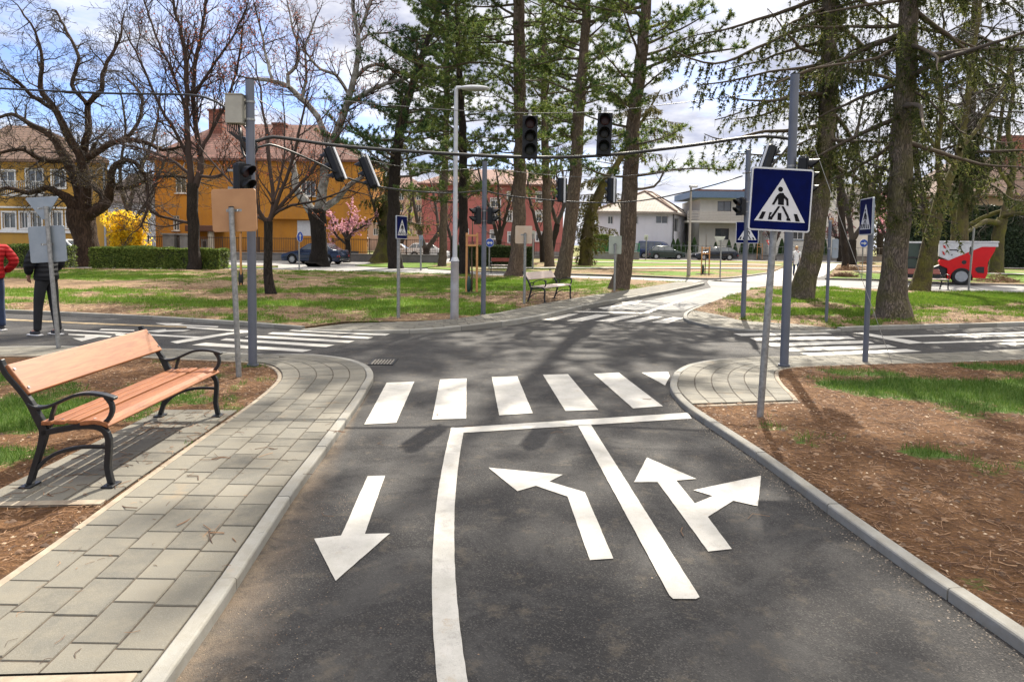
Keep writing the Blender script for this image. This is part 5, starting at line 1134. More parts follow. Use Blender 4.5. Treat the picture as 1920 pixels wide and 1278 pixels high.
# right rounded corner and side
nn = 10; cx_, cy_ = x1 - 1.0, Y0 + 1.0
pts = [(cx_ + math.sin(PI / 2 * k / nn), cy_ - math.cos(PI / 2 * k / nn)) for k in range(nn + 1)] + [(x1 - 2.0, Y0 + 9), (x0, Y0 + 9), (x0, Y0)]
for (a, b_) in zip(pts, pts[1:]): m.add([(*a, 0), (*b_, 0), (*b_, zt), (*a, zt)], [(0, 1, 2, 3)])
m.build('wall', M_OR, t, fix=True)
m = MB()
poly = [(X(487, Y0), Y0 - .35), (cx_ + .2, Y0 - .35)] + [(cx_ + .2 + 1.35 * math.sin(PI / 2 * k / nn), cy_ - 1.35 * math.cos(PI / 2 * k / nn)) for k in range(1, nn + 1)] + [(cx_ + 1.55, Y0 + 6), (x1 - .5, Y0 + 6), (x1 - .5, Y0 + .01), (X(487, Y0), Y0 + .01)]
W3 = [(X(567, Y0) - X(487, Y0), Z(368, Y0, 580) - zm, X(594, Y0) - X(487, Y0), Z(340, Y0, 580) - zm)]
fr2 = MB(); wall_with_holes(fr2, (X(487, Y0), Y0 - .35, zm), (1, 0, 0), cx_ + .2 - X(487, Y0), zt - zm - .02, W3, depth=.3)
for (a, b_) in zip(poly[1:-2], poly[2:-1]): fr2.add([(*a, zm), (*b_, zm), (*b_, zt - .02), (*a, zt - .02)], [(0, 1, 2, 3)])
fr2.add([(*a, zm) for a in poly], [tuple(range(len(poly)))]); fr2.add([(X(487, Y0), Y0 - .35, zm), (X(487, Y0), Y0 + .01, zm), (X(487, Y0), Y0 + .01, zt - .02), (X(487, Y0), Y0 - .35, zt - .02)], [(0, 1, 2, 3)])
fr2.build('upper_bay', M_OR, t)
window(t, (X(487, Y0), Y0 - .35, zm), (1, 0, 0), W3[0], M_WFR, mull=2, sill=M_WFR)
for w in wins:
    if w[2] < W_ - 1.2 and not (560 < 0): 
        if abs(w[0] - (X(567, Y0) - x0)) > .1: window(t, (x0, Y0, 0), (1, 0, 0), w, M_WFR, mull=1, sill=M_WFR)
m = MB(); m.box(((door[0] + door[2]) / 2 + x0, Y0 + .12, door[3] / 2), (door[2] - door[0], .05, door[3])); dd = m.build('door', mat('white_door', (.55, .55, .55), .5), t)
m = MB()
for q in (.3, .72): m.box((door[0] + (door[2] - door[0]) * q + x0, Y0 + .085, door[3] * .55), (.22, .02, 1.1))
m.build('pane', M_GLASS, dd)
m = MB(); m.box(((panel[0] + panel[2]) / 2 + x0, Y0 + .06, (panel[1] + panel[3]) / 2), (panel[2] - panel[0] - .01, .1, panel[3] - panel[1] - .01)); m.build('shutter', mat('white_shutter', (.62, .64, .68), .5), t)
m = MB(); xx = X(406, Y0); m.cyl((xx, Y0 - 1.1, 0), (xx, Y0 - 1.1, door[3] + .6), .28, .24, 14); m.build('porch_column', mat('cream_column', (.55, .50, .40), .8), t)
m = MB(); m.box((X(392, Y0), Y0 - .75, door[3] + .85), (2.6, 1.6, .5)); m.build('porch', mat('dark_red_porch', (.12, .05, .03), .7), t, bevel=.05)
m = MB(); m.box((X(663, Y0), Y0 - .02, .52), (.8, .05, .5)); m.build('cellar_window', M_GLASS, t)
m = MB(); m.box(((x0 + x1) / 2, Y0 - .32, zt - .02), (W_ + .4, .22, .16)); m.build('gutter', mat('brown_gutter', (.11, .07, .05), .6), t)
for xx in (X(488, Y0) - .1,): m = MB(); m.cyl((xx, Y0 - .42, 0), (xx, Y0 - .42, zt), .06, n=8); m.build('downpipe', mat('brown_gutter', (.11, .07, .05), .6), t)
rf = hip_roof(t, x0, x1 + .2, Y0, Y0 + 9.5, zt + .06, Z(232, Y0 + 4.5, 480), M_RTILE, X(420, Y0 + 5) + 1.0, X(600, Y0 + 5) + 1.0, Y0 + 4.8, .6, sk=-.2)
for (a, b_, c, d) in ((398, 207, 423, 262), (516, 232, 538, 275)):
    Yc = Y0 + 3.6; m = MB(); zc0, zc1 = Z(d + 14, Yc, a), Z(b_, Yc, a); m.box((X((a + c) / 2, Yc), Yc, (zc0 + zc1) / 2), ((c - a) * Yc / 1260, .9, zc1 - zc0)); m.box((X((a + c) / 2, Yc), Yc, zc1 - .06), ((c - a) * Yc / 1260 + .18, 1.1, .16)); m.build('chimney', M_BRICK, rf)
# ochre apartment at left
Y1 = 48.0; t = thing('ochre_apartment_house', 'ochre house with white-framed windows and a brown mansard roof at the far left', 'house'); M_OC = stucco('ochre_stucco', (.42, .245, .05), (.36, .20, .045))
x0, x1 = X(-75, Y1), X(203, Y1); zt = Z(300, Y1, 100)
H_ = []
for (a, b_, c, d) in ((5, 398, 29, 428), (38, 398, 52, 428), (58, 398, 78, 428), (96, 397, 116, 428), (125, 397, 148, 428), (-40, 398, -10, 428), (0, 320, 30, 352), (52, 318, 82, 365), (100, 320, 124, 352), (152, 320, 172, 352)): H_.append((X(a, Y1) - x0, Z(d, Y1, a), X(c, Y1) - x0, Z(b_, Y1, a)))
m = MB(); wall_with_holes(m, (x0, Y1, 0), (1, 0, 0), x1 - x0, zt, H_)
m.add([(x1, Y1, 0), (x1 - 6.4, Y1 + 10, 0), (x1 - 6.4, Y1 + 10, zt), (x1, Y1, zt)], [(0, 1, 2, 3)]); m.build('wall', M_OC, t)
for w in H_: window(t, (x0, Y1, 0), (1, 0, 0), w, M_WFR, mull=1, surround=.10)
m = MB(); zz = Z(434, Y1, 60); m.box(((x0 + X(152, Y1)) / 2, Y1 - .05, zz), (X(152, Y1) - x0, .12, .2)); zz = Z(389, Y1, 60); m.box(((x0 + X(152, Y1)) / 2, Y1 - .05, zz), (X(152, Y1) - x0, .12, .12)); m.build('white_band', M_WFR, t)
m = MB(); xx = X(198, Y1); m.cyl((xx, Y1 - .1, 0), (xx, Y1 - .1, zt), .07, n=8); m.build('downpipe', mat('zinc_pipe', (.3, .33, .38), .5, .4), t)
m = MB(); zb_ = Z(368, Y1, 70); m.box((X(66, Y1), Y1 - .6, zb_), (3.0, 1.2, .15)); 
for k in range(22): m.box((X(66, Y1) - 1.45 + k * .138, Y1 - 1.17, zb_ + .5), (.03, .03, .9))
m.box((X(66, Y1), Y1 - 1.17, zb_ + .95), (3.0, .06, .05)); m.build('balcony', mat('white_railing', (.5, .5, .5), .5), t)
hip_roof(t, x0, x1, Y1, Y1 + 10, zt, Z(236, Y1 + 4, 60), M_BTILE, x0 + 4, x1 - 4, Y1 + 4, .4, sk=-.64)
# grey house between
Y2 = 80.0; t = thing('grey_house', 'pale grey low house with a dark roof between the ochre and the orange house', 'house'); x0, x1 = X(196, Y2), X(300, Y2); zt = Z(378, Y2, 250)
m = MB(); m.box(((x0 + x1) / 2, Y2 + 3, zt / 2), (x1 - x0, 6, zt)); m.build('wall', stucco('grey_stucco', (.40, .41, .43)), t)
hip_roof(t, x0, x1, Y2, Y2 + 6, zt, Z(325, Y2 + 3, 250), roof_tiles('dark_roof_tiles', (.14, .11, .10), (.18, .14, .12)), x0 + 1.5, x1 - 1.5, Y2 + 3, .4)
# red building
Y3 = 76.0; t = thing('red_apartment_building', 'three-storey brick-red apartment building behind the pines', 'apartment building'); M_RD = stucco('red_stucco', (.40, .14, .125), (.33, .105, .095))
x0, x1 = X(791, Y3), X(1056, Y3); zt = Z(345, Y3, 920); H_ = []
for (a, b_, c, d) in ((951, 395, 960, 415), (953, 435, 966, 455), (920, 432, 937, 448), (920, 372, 938, 388), (920, 398, 938, 412), (855, 365, 866, 375), (864, 430, 878, 438), (1005, 395, 1016, 415), (1005, 360, 1016, 378), (951, 360, 961, 376), (1005, 435, 1016, 452)): H_.append((X(a, Y3) - x0, Z(d, Y3, a), X(c, Y3) - x0, Z(b_, Y3, a)))
dr = (X(921, Y3) - x0, 0, X(937, Y3) - x0, Z(452, Y3, 930))
m = MB(); wall_with_holes(m, (x0, Y3, 0), (1, 0, 0), x1 - x0, zt, H_ + [dr]); m.add([(x1, Y3, 0), (x1, Y3 + 9, 0), (x1, Y3 + 9, zt), (x1, Y3, zt)], [(0, 1, 2, 3)]); m.add([(x0, Y3, 0), (x0, Y3 + 9, 0), (x0, Y3 + 9, zt), (x0, Y3, zt)], [(0, 1, 2, 3)]); m.build('wall', M_RD, t)
for w in H_: window(t, (x0, Y3, 0), (1, 0, 0), w, M_WFR, mull=1, surround=.08, blind=.3)
m = MB(); m.box((x0 + (dr[0] + dr[2]) / 2, Y3 + .1, dr[3] / 2), (dr[2] - dr[0], .05, dr[3])); m.build('door', M_CARGL, t); m = MB(); m.box((x0 + (dr[0] + dr[2]) / 2, Y3 - .5, dr[3] + .12), (1.7, 1.1, .12)); m.build('canopy', M_STONEW, t)
m = MB(); m.box(((x0 + x1) / 2, Y3 - .04, .35), (x1 - x0, .1, .7)); m.build('plinth', M_STONEW, t)
hip_roof(t, x0, x1, Y3, Y3 + 9, zt, Z(318, Y3 + 4.5, 920), M_RTILE, x0 + 4, x1 - 4, Y3 + 4.5, .5)
# distant salmon block
Y4 = 115.0; t = thing('distant_apartment_block', 'distant salmon apartment block with rows of white windows left of the red building', 'apartment building'); x0, x1 = X(690, Y4), X(800, Y4); zt = Z(352, Y4, 760); H_ = []
for k in range(6):
    for j in range(4): a = 700 + k * 16; b_ = 362 + j * 22; H_.append((X(a, Y4) - x0, Z(b_ + 13, Y4, a), X(a + 9, Y4) - x0, Z(b_, Y4, a)))
m = MB(); wall_with_holes(m, (x0, Y4, 0), (1, 0, 0), x1 - x0, zt, H_); m.build('wall', stucco('salmon_stucco', (.48, .30, .22)), t)
for w in H_: window(t, (x0, Y4, 0), (1, 0, 0), w, M_WFR, mull=1)
hip_roof(t, x0, x1, Y4, Y4 + 9, zt, zt + 2.5, M_RTILE, x0 + 4, x1 - 4, Y4 + 4.5, .4)
# white corner house
Y5 = 82.0; t = thing('white_hip_roof_house', 'white two-storey house with a pale hipped roof behind the parked van', 'house'); M_WH = stucco('white_stucco', (.56, .56, .60), (.52, .52, .57), .1)
x0, xc = X(1122, Y5), X(1262, Y5); zt = Z(397, Y5, 1220); H_ = []
for (a, b_, c, d) in ((1230, 404, 1253, 419), (1188, 405, 1197, 420), (1125, 440, 1144, 458), (1140, 405, 1150, 420)): H_.append((X(a, Y5) - x0, Z(d, Y5, a), X(c, Y5) - x0, Z(b_, Y5, a)))
m = MB(); wall_with_holes(m, (x0, Y5, 0), (1, 0, 0), xc - x0, zt, H_, .3)
S0 = Vector((xc, Y5, 0)); S1 = At(1291, 480, 96); S1.z = 0; sd = (S1 - S0); sl = sd.length; sd.normalize()
H2 = [(sl * .08, 3.3, sl * .36, 5.0), (sl * .52, 3.4, sl * .62, 4.9), (sl * .74, 3.4, sl * .84, 4.9), (sl * .2, .9, sl * .34, 2.3), (sl * .6, .9, sl * .7, 2.3)]
wall_with_holes(m, S0, sd, sl, zt, H2, .3); m.build('wall', M_WH, t)
for w in H_: window(t, (x0, Y5, 0), (1, 0, 0), w, M_WFR, mull=1, depth=.25)
for w in H2: window(t, S0, sd, w, M_WFR, mull=0, depth=.25)
m = MB(); e = .6; zr1 = Z(359, Y5 + 6, 1215)
P_ = [Vector((x0 - e, Y5 - e, zt)), Vector((xc + .3, Y5 - e, zt)), Vector((S1.x + .6, S1.y, zt)), Vector((x0 - e, Y5 + 14, zt)), Vector((X(1208, Y5 + 6), Y5 + 6, zr1)), Vector((X(1222, Y5 + 8), Y5 + 8, zr1))]
m.add(P_ + [p_ - Vector((0, 0, .25)) for p_ in P_[:4]], [(0, 1, 5, 4), (1, 2, 5), (2, 3, 4, 5), (3, 0, 4), (0, 6, 7, 1), (1, 7, 8, 2), (6, 9, 8, 7), (3, 9, 6, 0), (2, 8, 9, 3)]); m.build('roof', M_PTILE, t)
for a_, b_ in ((0, 4), (1, 4), (1, 5), (2, 5), (4, 5)): m = MB(); m.tube([P_[a_] + Vector((0, 0, .05)), P_[b_] + Vector((0, 0, .05))], .13, 8); m.build('ridge_tiles', M_BTILE, t)
m = MB(); m.cyl((xc + .06, Y5 - .1, 0), (xc + .06, Y5 - .1, zt), .07, n=8); m.build('downpipe', M_TRIM, t)
# modern house with balcony
Y6 = 86.0; t = thing('white_balcony_house', 'white modern house with a blue-edged flat roof and a long balcony', 'house'); M_CR = stucco('cream_stucco', (.55, .53, .47), (.50, .48, .43), .12); x0, x1 = X(1312, Y6), X(1440, Y6); zt = Z(374, Y6, 1360); H_ = []
for (a, b_, c, d) in ((1345, 377, 1371, 396), (1342, 428, 1368, 449), (1400, 428, 1415, 449)): H_.append((X(a, Y6) - x0, Z(d, Y6, a), X(c, Y6) - x0, Z(b_, Y6, a)))
m = MB(); wall_with_holes(m, (x0, Y6, 0), (1, 0, 0), x1 - x0, zt, H_, .2); m.add([(x0, Y6, 0), (x0, Y6 + 9, 0), (x0, Y6 + 9, zt), (x0, Y6, zt)], [(0, 1, 2, 3)]); m.build('wall', M_CR, t)
for w in H_: window(t, (x0, Y6, 0), (1, 0, 0), w, mat('dark_frame', (.08, .08, .085), .5), mull=1, depth=.18)
m = MB(); m.box(((x0 + x1) / 2 - .3, Y6 + 3.4, Z(366, Y6, 1360)), (x1 - x0 + 2.2, 9, Z(360, Y6, 1360) - Z(372, Y6, 1360))); m.build('roof', mat('blue_fascia', (.10, .16, .25), .5), t)
m = MB(); m.box(((x0 + x1) / 2, Y6 + 3.4, Z(358, Y6, 1360)), (x1 - x0 + .6, 7, .35)); m.build('roof_cap', M_RTILE, t)
zb_ = Z(417, Y6, 1360); m = MB(); m.box(((x0 + x1) / 2 - .9, Y6 - .8, zb_), (x1 - x0 + 2.2, 1.7, .22)); bl = m.build('balcony', M_CR, t)
m = MB(); zz = Z(397, Y6, 1360); w_ = x1 - x0 + 2.1
for k in range(9): m.box(((x0 + x1) / 2 - .9 - w_ / 2 + w_ * k / 8, Y6 - 1.6, (zz + zb_) / 2), (.05, .05, zz - zb_))
for k in range(7): m.box(((x0 + x1) / 2 - .9, Y6 - 1.62, zb_ + (zz - zb_) * (k + .6) / 7), (w_, .03, .11))
m.build('balcony_rail', mat('pale_rail', (.42, .38, .34), .6), bl)
Y7 = 84.0; t = thing('white_flat_roof_house', 'tall white flat-roofed house wing right of the leaning spruce trunk', 'house'); x0, x1 = X(1442, Y7), X(1633, Y7); zt = Z(349, Y7, 1600); H_ = []
for (a, b_, c, d) in ((1567, 367, 1595, 391), (1488, 430, 1508, 449), (1547, 425, 1556, 449), (1500, 372, 1522, 391)): H_.append((X(a, Y7) - x0, Z(d, Y7, a), X(c, Y7) - x0, Z(b_, Y7, a)))
m = MB(); wall_with_holes(m, (x0, Y7, 0), (1, 0, 0), x1 - x0, zt, H_, .2); m.add([(x1, Y7, 0), (x1, Y7 + 9, 0), (x1, Y7 + 9, zt), (x1, Y7, zt)], [(0, 1, 2, 3)]); m.add([(x0, Y7, 0), (x0, Y7 + 9, 0), (x0, Y7 + 9, zt), (x0, Y7, zt)], [(0, 1, 2, 3)])
m.build('wall', stucco('white_plaster', (.58, .57, .53), None, .1), t)
for w in H_: window(t, (x0, Y7, 0), (1, 0, 0), w, M_WFR, mull=1, depth=.18, sill=mat('blue_fascia', (.10, .16, .25), .5))
m = MB(); m.box(((x0 + x1) / 2, Y7 + 4.5, zt + .12), (x1 - x0 + .5, 9.6, .24)); m.build('roof', M_BTILE, t)
Y8 = 105.0; t = thing('yellow_house', 'small yellow house with a pale roof between the two white houses', 'house'); x0, x1 = X(1272, Y8), X(1318, Y8); zt = Z(434, Y8, 1300)
m = MB(); m.box(((x0 + x1) / 2, Y8 + 3, zt / 2), (x1 - x0, 6, zt)); m.build('wall', stucco('yellow_stucco', (.55, .38, .14)), t); hip_roof(t, x0, x1, Y8, Y8 + 6, zt, Z(414, Y8 + 3, 1295), M_PTILE, x0 + 1, x1 - 2, Y8 + 3, .3)
Y9 = 66.0; t = thing('brown_roof_house', 'house with a large brown tiled roof behind the trees at far right', 'house'); x0, x1 = X(1775, Y9), X(2080, Y9); zt = Z(365, Y9, 1850)
m = MB(); m.box(((x0 + x1) / 2, Y9 + 5, zt / 2), (x1 - x0, 10, zt)); m.build('wall', stucco('tan_stucco', (.42, .30, .18)), t); rf = hip_roof(t, x0, x1, Y9, Y9 + 10, zt, Z(295, Y9 + 5, 1850), M_BTILE, x0 + 4, x1 - 4, Y9 + 5, .6)
m = MB(); m.box((X(1890, Y9 + 4), Y9 + 4, Z(292, Y9 + 4, 1890)), (2.2, 1.2, 4)); m.build('chimney', M_BRICK, rf)
m = MB(); 
for a in (1800, 1840, 1880): m.box((X(a, Y9), Y9 - .02, zt * .62), (1.3, .06, 1.5))
m.build('window', M_GLASS, t)
# ================================================================== FENCES, WALLS, HEDGES
def railing(name, label, p0, p1, zb, h, wall_h, m, gap=.14, pillars=()):
    t = thing(name, label, 'fence', p0); d = Vector(p1) - Vector(p0); L = d.length; rz = math.atan2(d.y, d.x); t.rotation_euler = (0, 0, rz)
    if wall_h: b = MB(); b.box((L / 2, 0, wall_h / 2), (L, .35, wall_h)); b.box((L / 2, 0, wall_h + .04), (L + .1, .45, .08)); b.build('base_wall', M_STONEW, t, bevel=.01)
    b = MB(); z0 = wall_h + .12
    for k in range(int(L / gap)): b.box((.1 + k * gap, 0, z0 + h / 2), (.025, .025, h))
    for z in (z0 + .08, z0 + h - .08): b.box((L / 2, 0, z), (L, .035, .045))
    b.build('railing', m, t)
    n = max(2, int(L / 2.6))
    for k in range(n + 1): b = MB(); b.box((L * k / n, 0, wall_h / 2 + h / 2 + .1), (.07, .07, h + wall_h + .1)); b.build('post', m, t)
    for x in pillars: b = MB(); b.box((x, 0, (h + wall_h) / 2 + .1), (.9, .9, h + wall_h + .2)); b.box((x, 0, h + wall_h + .26), (1.1, 1.1, .14)); b.build('pillar', M_STONEW, t, bevel=.02)
    return t
M_RAIL = mat('dark_brown_railing', (.045, .026, .018), .5)
Yf = 52.5; railing('iron_fence', 'dark brown iron railing on a low stone wall before the orange house', (X(208, Yf), Yf, 0), (X(832, Yf), Yf, 0), 0, 1.15, .55, M_RAIL, pillars=(X(216, Yf) - X(208, Yf), X(320, Yf) - X(208, Yf), X(352, Yf) - X(208, Yf)))
railing('metal_fence', 'thin dark fence before the red building', (X(832, 70), 70, 0), (X(1060, 70), 70, 0), 0, 1.3, .3, M_RAIL, .3)
railing('green_fence', 'green mesh fence on a pale wall beside the curved pine trunk', (X(1105, 71), 71, 0), (X(1200, 71), 71, 0), 0, .9, .75, mat('green_fence_paint', (.02, .22, .08), .5), .12)
railing('garden_fence', 'low grey garden wall with thin rails before the white houses', (X(1262, 80), 80, 0), (X(1665, 80), 80, 0), 0, 1.0, .55, mat('thin_grey_rail', (.2, .21, .22), .5), .5)
# --- leaves on surfaces (numpy)
def leaf_cloud(P, Nrm, size, rs, jitter=.8, n=1, asp=.55):
    """one quad leaf per point"""
    k = len(P); a = rs.normal(size=(k, 3)); d = Nrm + a * jitter; d /= np.linalg.norm(d, axis=1)[:, None] + 1e-9
    u = np.cross(d, rs.normal(size=(k, 3))); u /= np.linalg.norm(u, axis=1)[:, None] + 1e-9; w = np.cross(d, u)
    s = (size * rs.uniform(.6, 1.3, (k, 1))); V = np.empty((k, 4, 3)); V[:, 0] = P - u * s; V[:, 1] = P + w * s * asp; V[:, 2] = P + u * s; V[:, 3] = P - w * s * asp
    return V.reshape(-1, 3), np.arange(k * 4).reshape(k, 4)
M_HEDGE = foliage_mat('hedge_leaves', (.07, .12, .02), (.12, .17, .03), (.24, .29, .06)); M_DKHEDGE = foliage_mat('dark_evergreen_leaves', (.012, .024, .012), (.018, .034, .014), (.03, .05, .02), .15)
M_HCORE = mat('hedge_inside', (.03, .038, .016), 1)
def hedge(label, p0, p1, th, h, n, m, size=.05, seed=1, core=None):
    t = thing('hedge', label, 'hedge', p0); d = Vector(p1) - Vector(p0); L = d.length; t.rotation_euler = (0, 0, math.atan2(d.y, d.x))
    rs = np.random.RandomState(seed); b = MB(); nx = max(4, int(L / .5))
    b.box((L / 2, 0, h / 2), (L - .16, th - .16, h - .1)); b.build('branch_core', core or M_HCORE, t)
    f = rs.rand(n); x = rs.rand(n) * L; y = (rs.rand(n) - .5) * th; z = rs.rand(n) * h; nr = np.zeros((n, 3)); P = np.zeros((n, 3))
    A_ = np.array([L * h, L * h * .15, L * th, th * h]); A_ = np.cumsum(A_ / A_.sum())
    k = np.searchsorted(A_, f); y[k == 0] = -th / 2; nr[k == 0] = (0, -1, 0); y[k == 1] = th / 2; nr[k == 1] = (0, 1, 0); z[k == 2] = h; nr[k == 2] = (0, 0, 1); q = k == 3; x[q] = np.where(rs.rand(q.sum()) > .5, L, 0); nr[q] = (1, 0, 0)
    P = np.column_stack([x, y, z]); bumpy = (fbm(x * 1.7 + 9, z * 1.7 + y, seed, 3) - .5) * .22; P += nr * (bumpy[:, None] + rs.uniform(-.09, .03, (n, 1)))
    V, F = leaf_cloud(P, nr, size, rs); np_mesh('foliage', V, F, m, t); return t
hedge('long clipped hedge between the old gnarled tree and the bare red-budded tree', tuple(G(184, 502, .05)), (G(412, 502, .05).x + 1.1, G(184, 502, .05).y, .05), 1.3, 1.06, 26000, M_HEDGE, .045, 1)
pp = G(138, 502, .05); hedge('clipped hedge at the left edge behind the man in black', (pp.x - 14, pp.y - .3, .05), (pp.x, pp.y - .3, .05), 1.3, 1.12, 20000, M_HEDGE, .045, 2)
pp = G(862, 497, .05); hedge('dark clipped hedge between the lamp and the straight middle pine', (pp.x, 45, .05), (X(998, 45), 45, .05), 1.5, 1.35, 16000, foliage_mat('dark_hedge_leaves', (.02, .038, .012), (.035, .06, .016), (.09, .11, .03)), .05, 3)
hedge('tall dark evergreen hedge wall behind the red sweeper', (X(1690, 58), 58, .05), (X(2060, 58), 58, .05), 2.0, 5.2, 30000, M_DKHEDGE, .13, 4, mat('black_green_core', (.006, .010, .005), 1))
hedge('green shrubs behind the green fence', (X(1108, 74), 74, .05), (X(1150, 74), 74, .05), 1.5, 2.6, 6000, M_HEDGE, .09, 5)
# conical thujas
rs = np.random.RandomState(7); n = 2600; zz = rs.rand(n) ** 1.2; ang = rs.rand(n) * 2 * PI; rr_ = (.42 * (1 - zz) ** .75 + .03) * (1 + .25 * (fbm(ang * 2, zz * 8, 3, 3) - .5))
P = np.column_stack([rr_ * np.cos(ang), rr_ * np.sin(ang), zz * 2.0]); nr = np.column_stack([np.cos(ang), np.sin(ang), np.full(n, .6)])
V, F = leaf_cloud(P, nr, .07, rs, .5)
th0 = thing('conical_thuja', 'dark conical thuja in the row before the white houses', 'conifer', (0, 0, 0), 0, 'row of small conical thujas before the white houses')
np_mesh('foliage', V, F, foliage_mat('thuja_leaves', (.018, .045, .012), (.03, .07, .018), (.07, .11, .03), .2), th0)
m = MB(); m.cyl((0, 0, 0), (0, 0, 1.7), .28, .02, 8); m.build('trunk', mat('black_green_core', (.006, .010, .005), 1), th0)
first = True; rr = random.Random(3)
for i, u in enumerate([1262, 1270, 1281, 1290, 1301, 1341, 1366, 1378, 1391, 1408, 1420, 1465, 1545, 1575, 1588, 1600]):
    Yt = 80.8 + rr.uniform(-.4, .4); s = rr.uniform(.95, 1.35); l = (X(u, Yt, 480), Yt, 0)
    if first: th0.location = l; th0.scale = (s,) * 3; first = False
    else: dup(th0, l, rr.uniform(0, 6), None, s)
# ================================================================== TREES
class Wood:
    """collects limbs as polylines and turns them into tapered tubes"""
    def __init__(s): s.L = {}
    def add(s, pts, rad, n): s.L.setdefault(n, []).append((pts, rad))
    def arrays(s):
        VV = []; FF = []; base = 0
        for n, lst in s.L.items():
            cnt = np.array([len(p) for p, _ in lst]); P = np.array([q for p, _ in lst for q in p], float).reshape(-1, 3); R = np.array([q for _, r in lst for q in r], float)
            end = np.cumsum(cnt); st = end - cnt; idx = np.arange(len(P)); first = np.zeros(len(P), bool); first[st] = True; last = np.zeros(len(P), bool); last[end - 1] = True
            nx = np.where(last, idx, idx + 1).clip(0, len(P) - 1); pv_ = np.where(first, idx, idx - 1).clip(0)
            T = P[nx] - P[pv_]; T /= np.linalg.norm(T, axis=1)[:, None] + 1e-9
            ref = np.where(np.abs(T[:, 2:3]) < .9, np.array([[0, 0, 1.]]), np.array([[1., 0, 0]])); U = np.cross(T, ref); U /= np.linalg.norm(U, axis=1)[:, None] + 1e-9
            if n >= 6:   # keep rings aligned along big limbs
                U[:] = np.cross(T, np.array([[.13, 1., .07]])); U /= np.linalg.norm(U, axis=1)[:, None] + 1e-9
            W = np.cross(T, U); a = 2 * PI * np.arange(n) / n
            V = P[:, None] + (U[:, None] * np.cos(a)[None, :, None] + W[:, None] * np.sin(a)[None, :, None]) * R[:, None, None]
            k = idx[~last]; j = np.arange(n); F = np.stack([k[:, None] * n + j, k[:, None] * n + (j + 1) % n, (k[:, None] + 1) * n + (j + 1) % n, (k[:, None] + 1) * n + j], -1).reshape(-1, 4)
            VV.append(V.reshape(-1, 3)); FF.append(F + base); base += len(P) * n
        return np.concatenate(VV), np.concatenate(FF)
def nrm(v):
    l = math.sqrt(v[0] ** 2 + v[1] ** 2 + v[2] ** 2) + 1e-9; return (v[0] / l, v[1] / l, v[2] / l)
def grow(W, tips, rr, p, d, L, r, lev, P):
    """recursive limb: P = dict of per-level lists"""
    if lev >= len(P['n']): return
    ns = max(3, int(L / P['step'][lev])); pts = [p]; rad = [r]; wg = P['wig'][lev]; up = P['up'][lev]; sl = L / ns
    for i in range(ns):
        d = nrm((d[0] + rr.gauss(0, wg), d[1] + rr.gauss(0, wg), d[2] + rr.gauss(0, wg) + up)); p = (p[0] + d[0] * sl, p[1] + d[1] * sl, p[2] + d[2] * sl)
        if p[2] < P.get('floor', .6): d = nrm((d[0], d[1], abs(d[2]) + .3))
        pts.append(p); rad.append(max(P.get('rmin', .006), r * (1 - .82 * (i + 1) / ns)))
    W.add(pts, rad, P['n'][lev])
    if lev == len(P['n']) - 1: tips.append((pts, lev)); return
    if lev >= len(P['n']) - 2: tips.append((pts, lev))
    children(W, tips, rr, pts, rad, L, lev + 1, P)
def children(W, tips, rr, pts, rad, L, lev, P, t0=.15, mult=1.0):
    if lev >= len(P['n']): return
    cnt = int(L * P['dens'][lev] * mult + rr.random())
    for c in range(cnt):
        t = t0 + (1 - t0) * (c + rr.random()) / cnt; f = t * (len(pts) - 1); i = min(int(f), len(pts) - 2); q = f - i
        a, b = pts[i], pts[i + 1]; p = (a[0] + (b[0] - a[0]) * q, a[1] + (b[1] - a[1]) * q, a[2] + (b[2] - a[2]) * q); ax = nrm((b[0] - a[0], b[1] - a[1], b[2] - a[2]))
        an = math.radians(rr.uniform(*P['ang'][lev])); v = nrm((rr.gauss(0, 1), rr.gauss(0, 1), rr.gauss(0, 1))); dt = v[0] * ax[0] + v[1] * ax[1] + v[2] * ax[2]
        s = nrm((v[0] - ax[0] * dt, v[1] - ax[1] * dt, v[2] - ax[2] * dt))
        d = tuple(ax[k] * math.cos(an) + s[k] * math.sin(an) for k in range(3))
        Lc = rr.uniform(*P['len'][lev]) * (1 - .45 * t); r0 = rad[i] * (1 - q) + rad[i + 1] * q
        grow(W, tips, rr, p, nrm(d), Lc, min(r0 * .6, P['r'][lev] * rr.uniform(.7, 1.2)), lev, P)
def limb3(px_, Y, rr, dy=0.0, curve=0.0):
    """pixel polyline (u,v,width px) -> metric polyline that also leaves the picture plane"""
    L = []; R = []; n = len(px_)
    for i, (u, v, w) in enumerate(px_):
        yy = Y + dy * i / max(1, n - 1); p = At(u, v, yy); L.append(p); R.append(w / 2 / FPX * yy)
    out = []; rad = []
    for i in range(n - 1):
        p0 = L[max(i - 1, 0)]; p1 = L[i]; p2 = L[i + 1]; p3 = L[min(i + 2, n - 1)]; k = max(2, int((p2 - p1).length / .35))
        for j in range(k):
            t = j / k; q = .5 * (2 * p1 + (p2 - p0) * t + (2 * p0 - 5 * p1 + 4 * p2 - p3) * t * t + (3 * p1 - p0 - 3 * p2 + p3) * t ** 3)
            out.append((q.x + rr.gauss(0, .02), q.y + rr.gauss(0, .02), q.z)); rad.append(R[i] * (1 - t) + R[i + 1] * t)
    out.append(tuple(L[-1])); rad.append(R[-1]); return out, rad
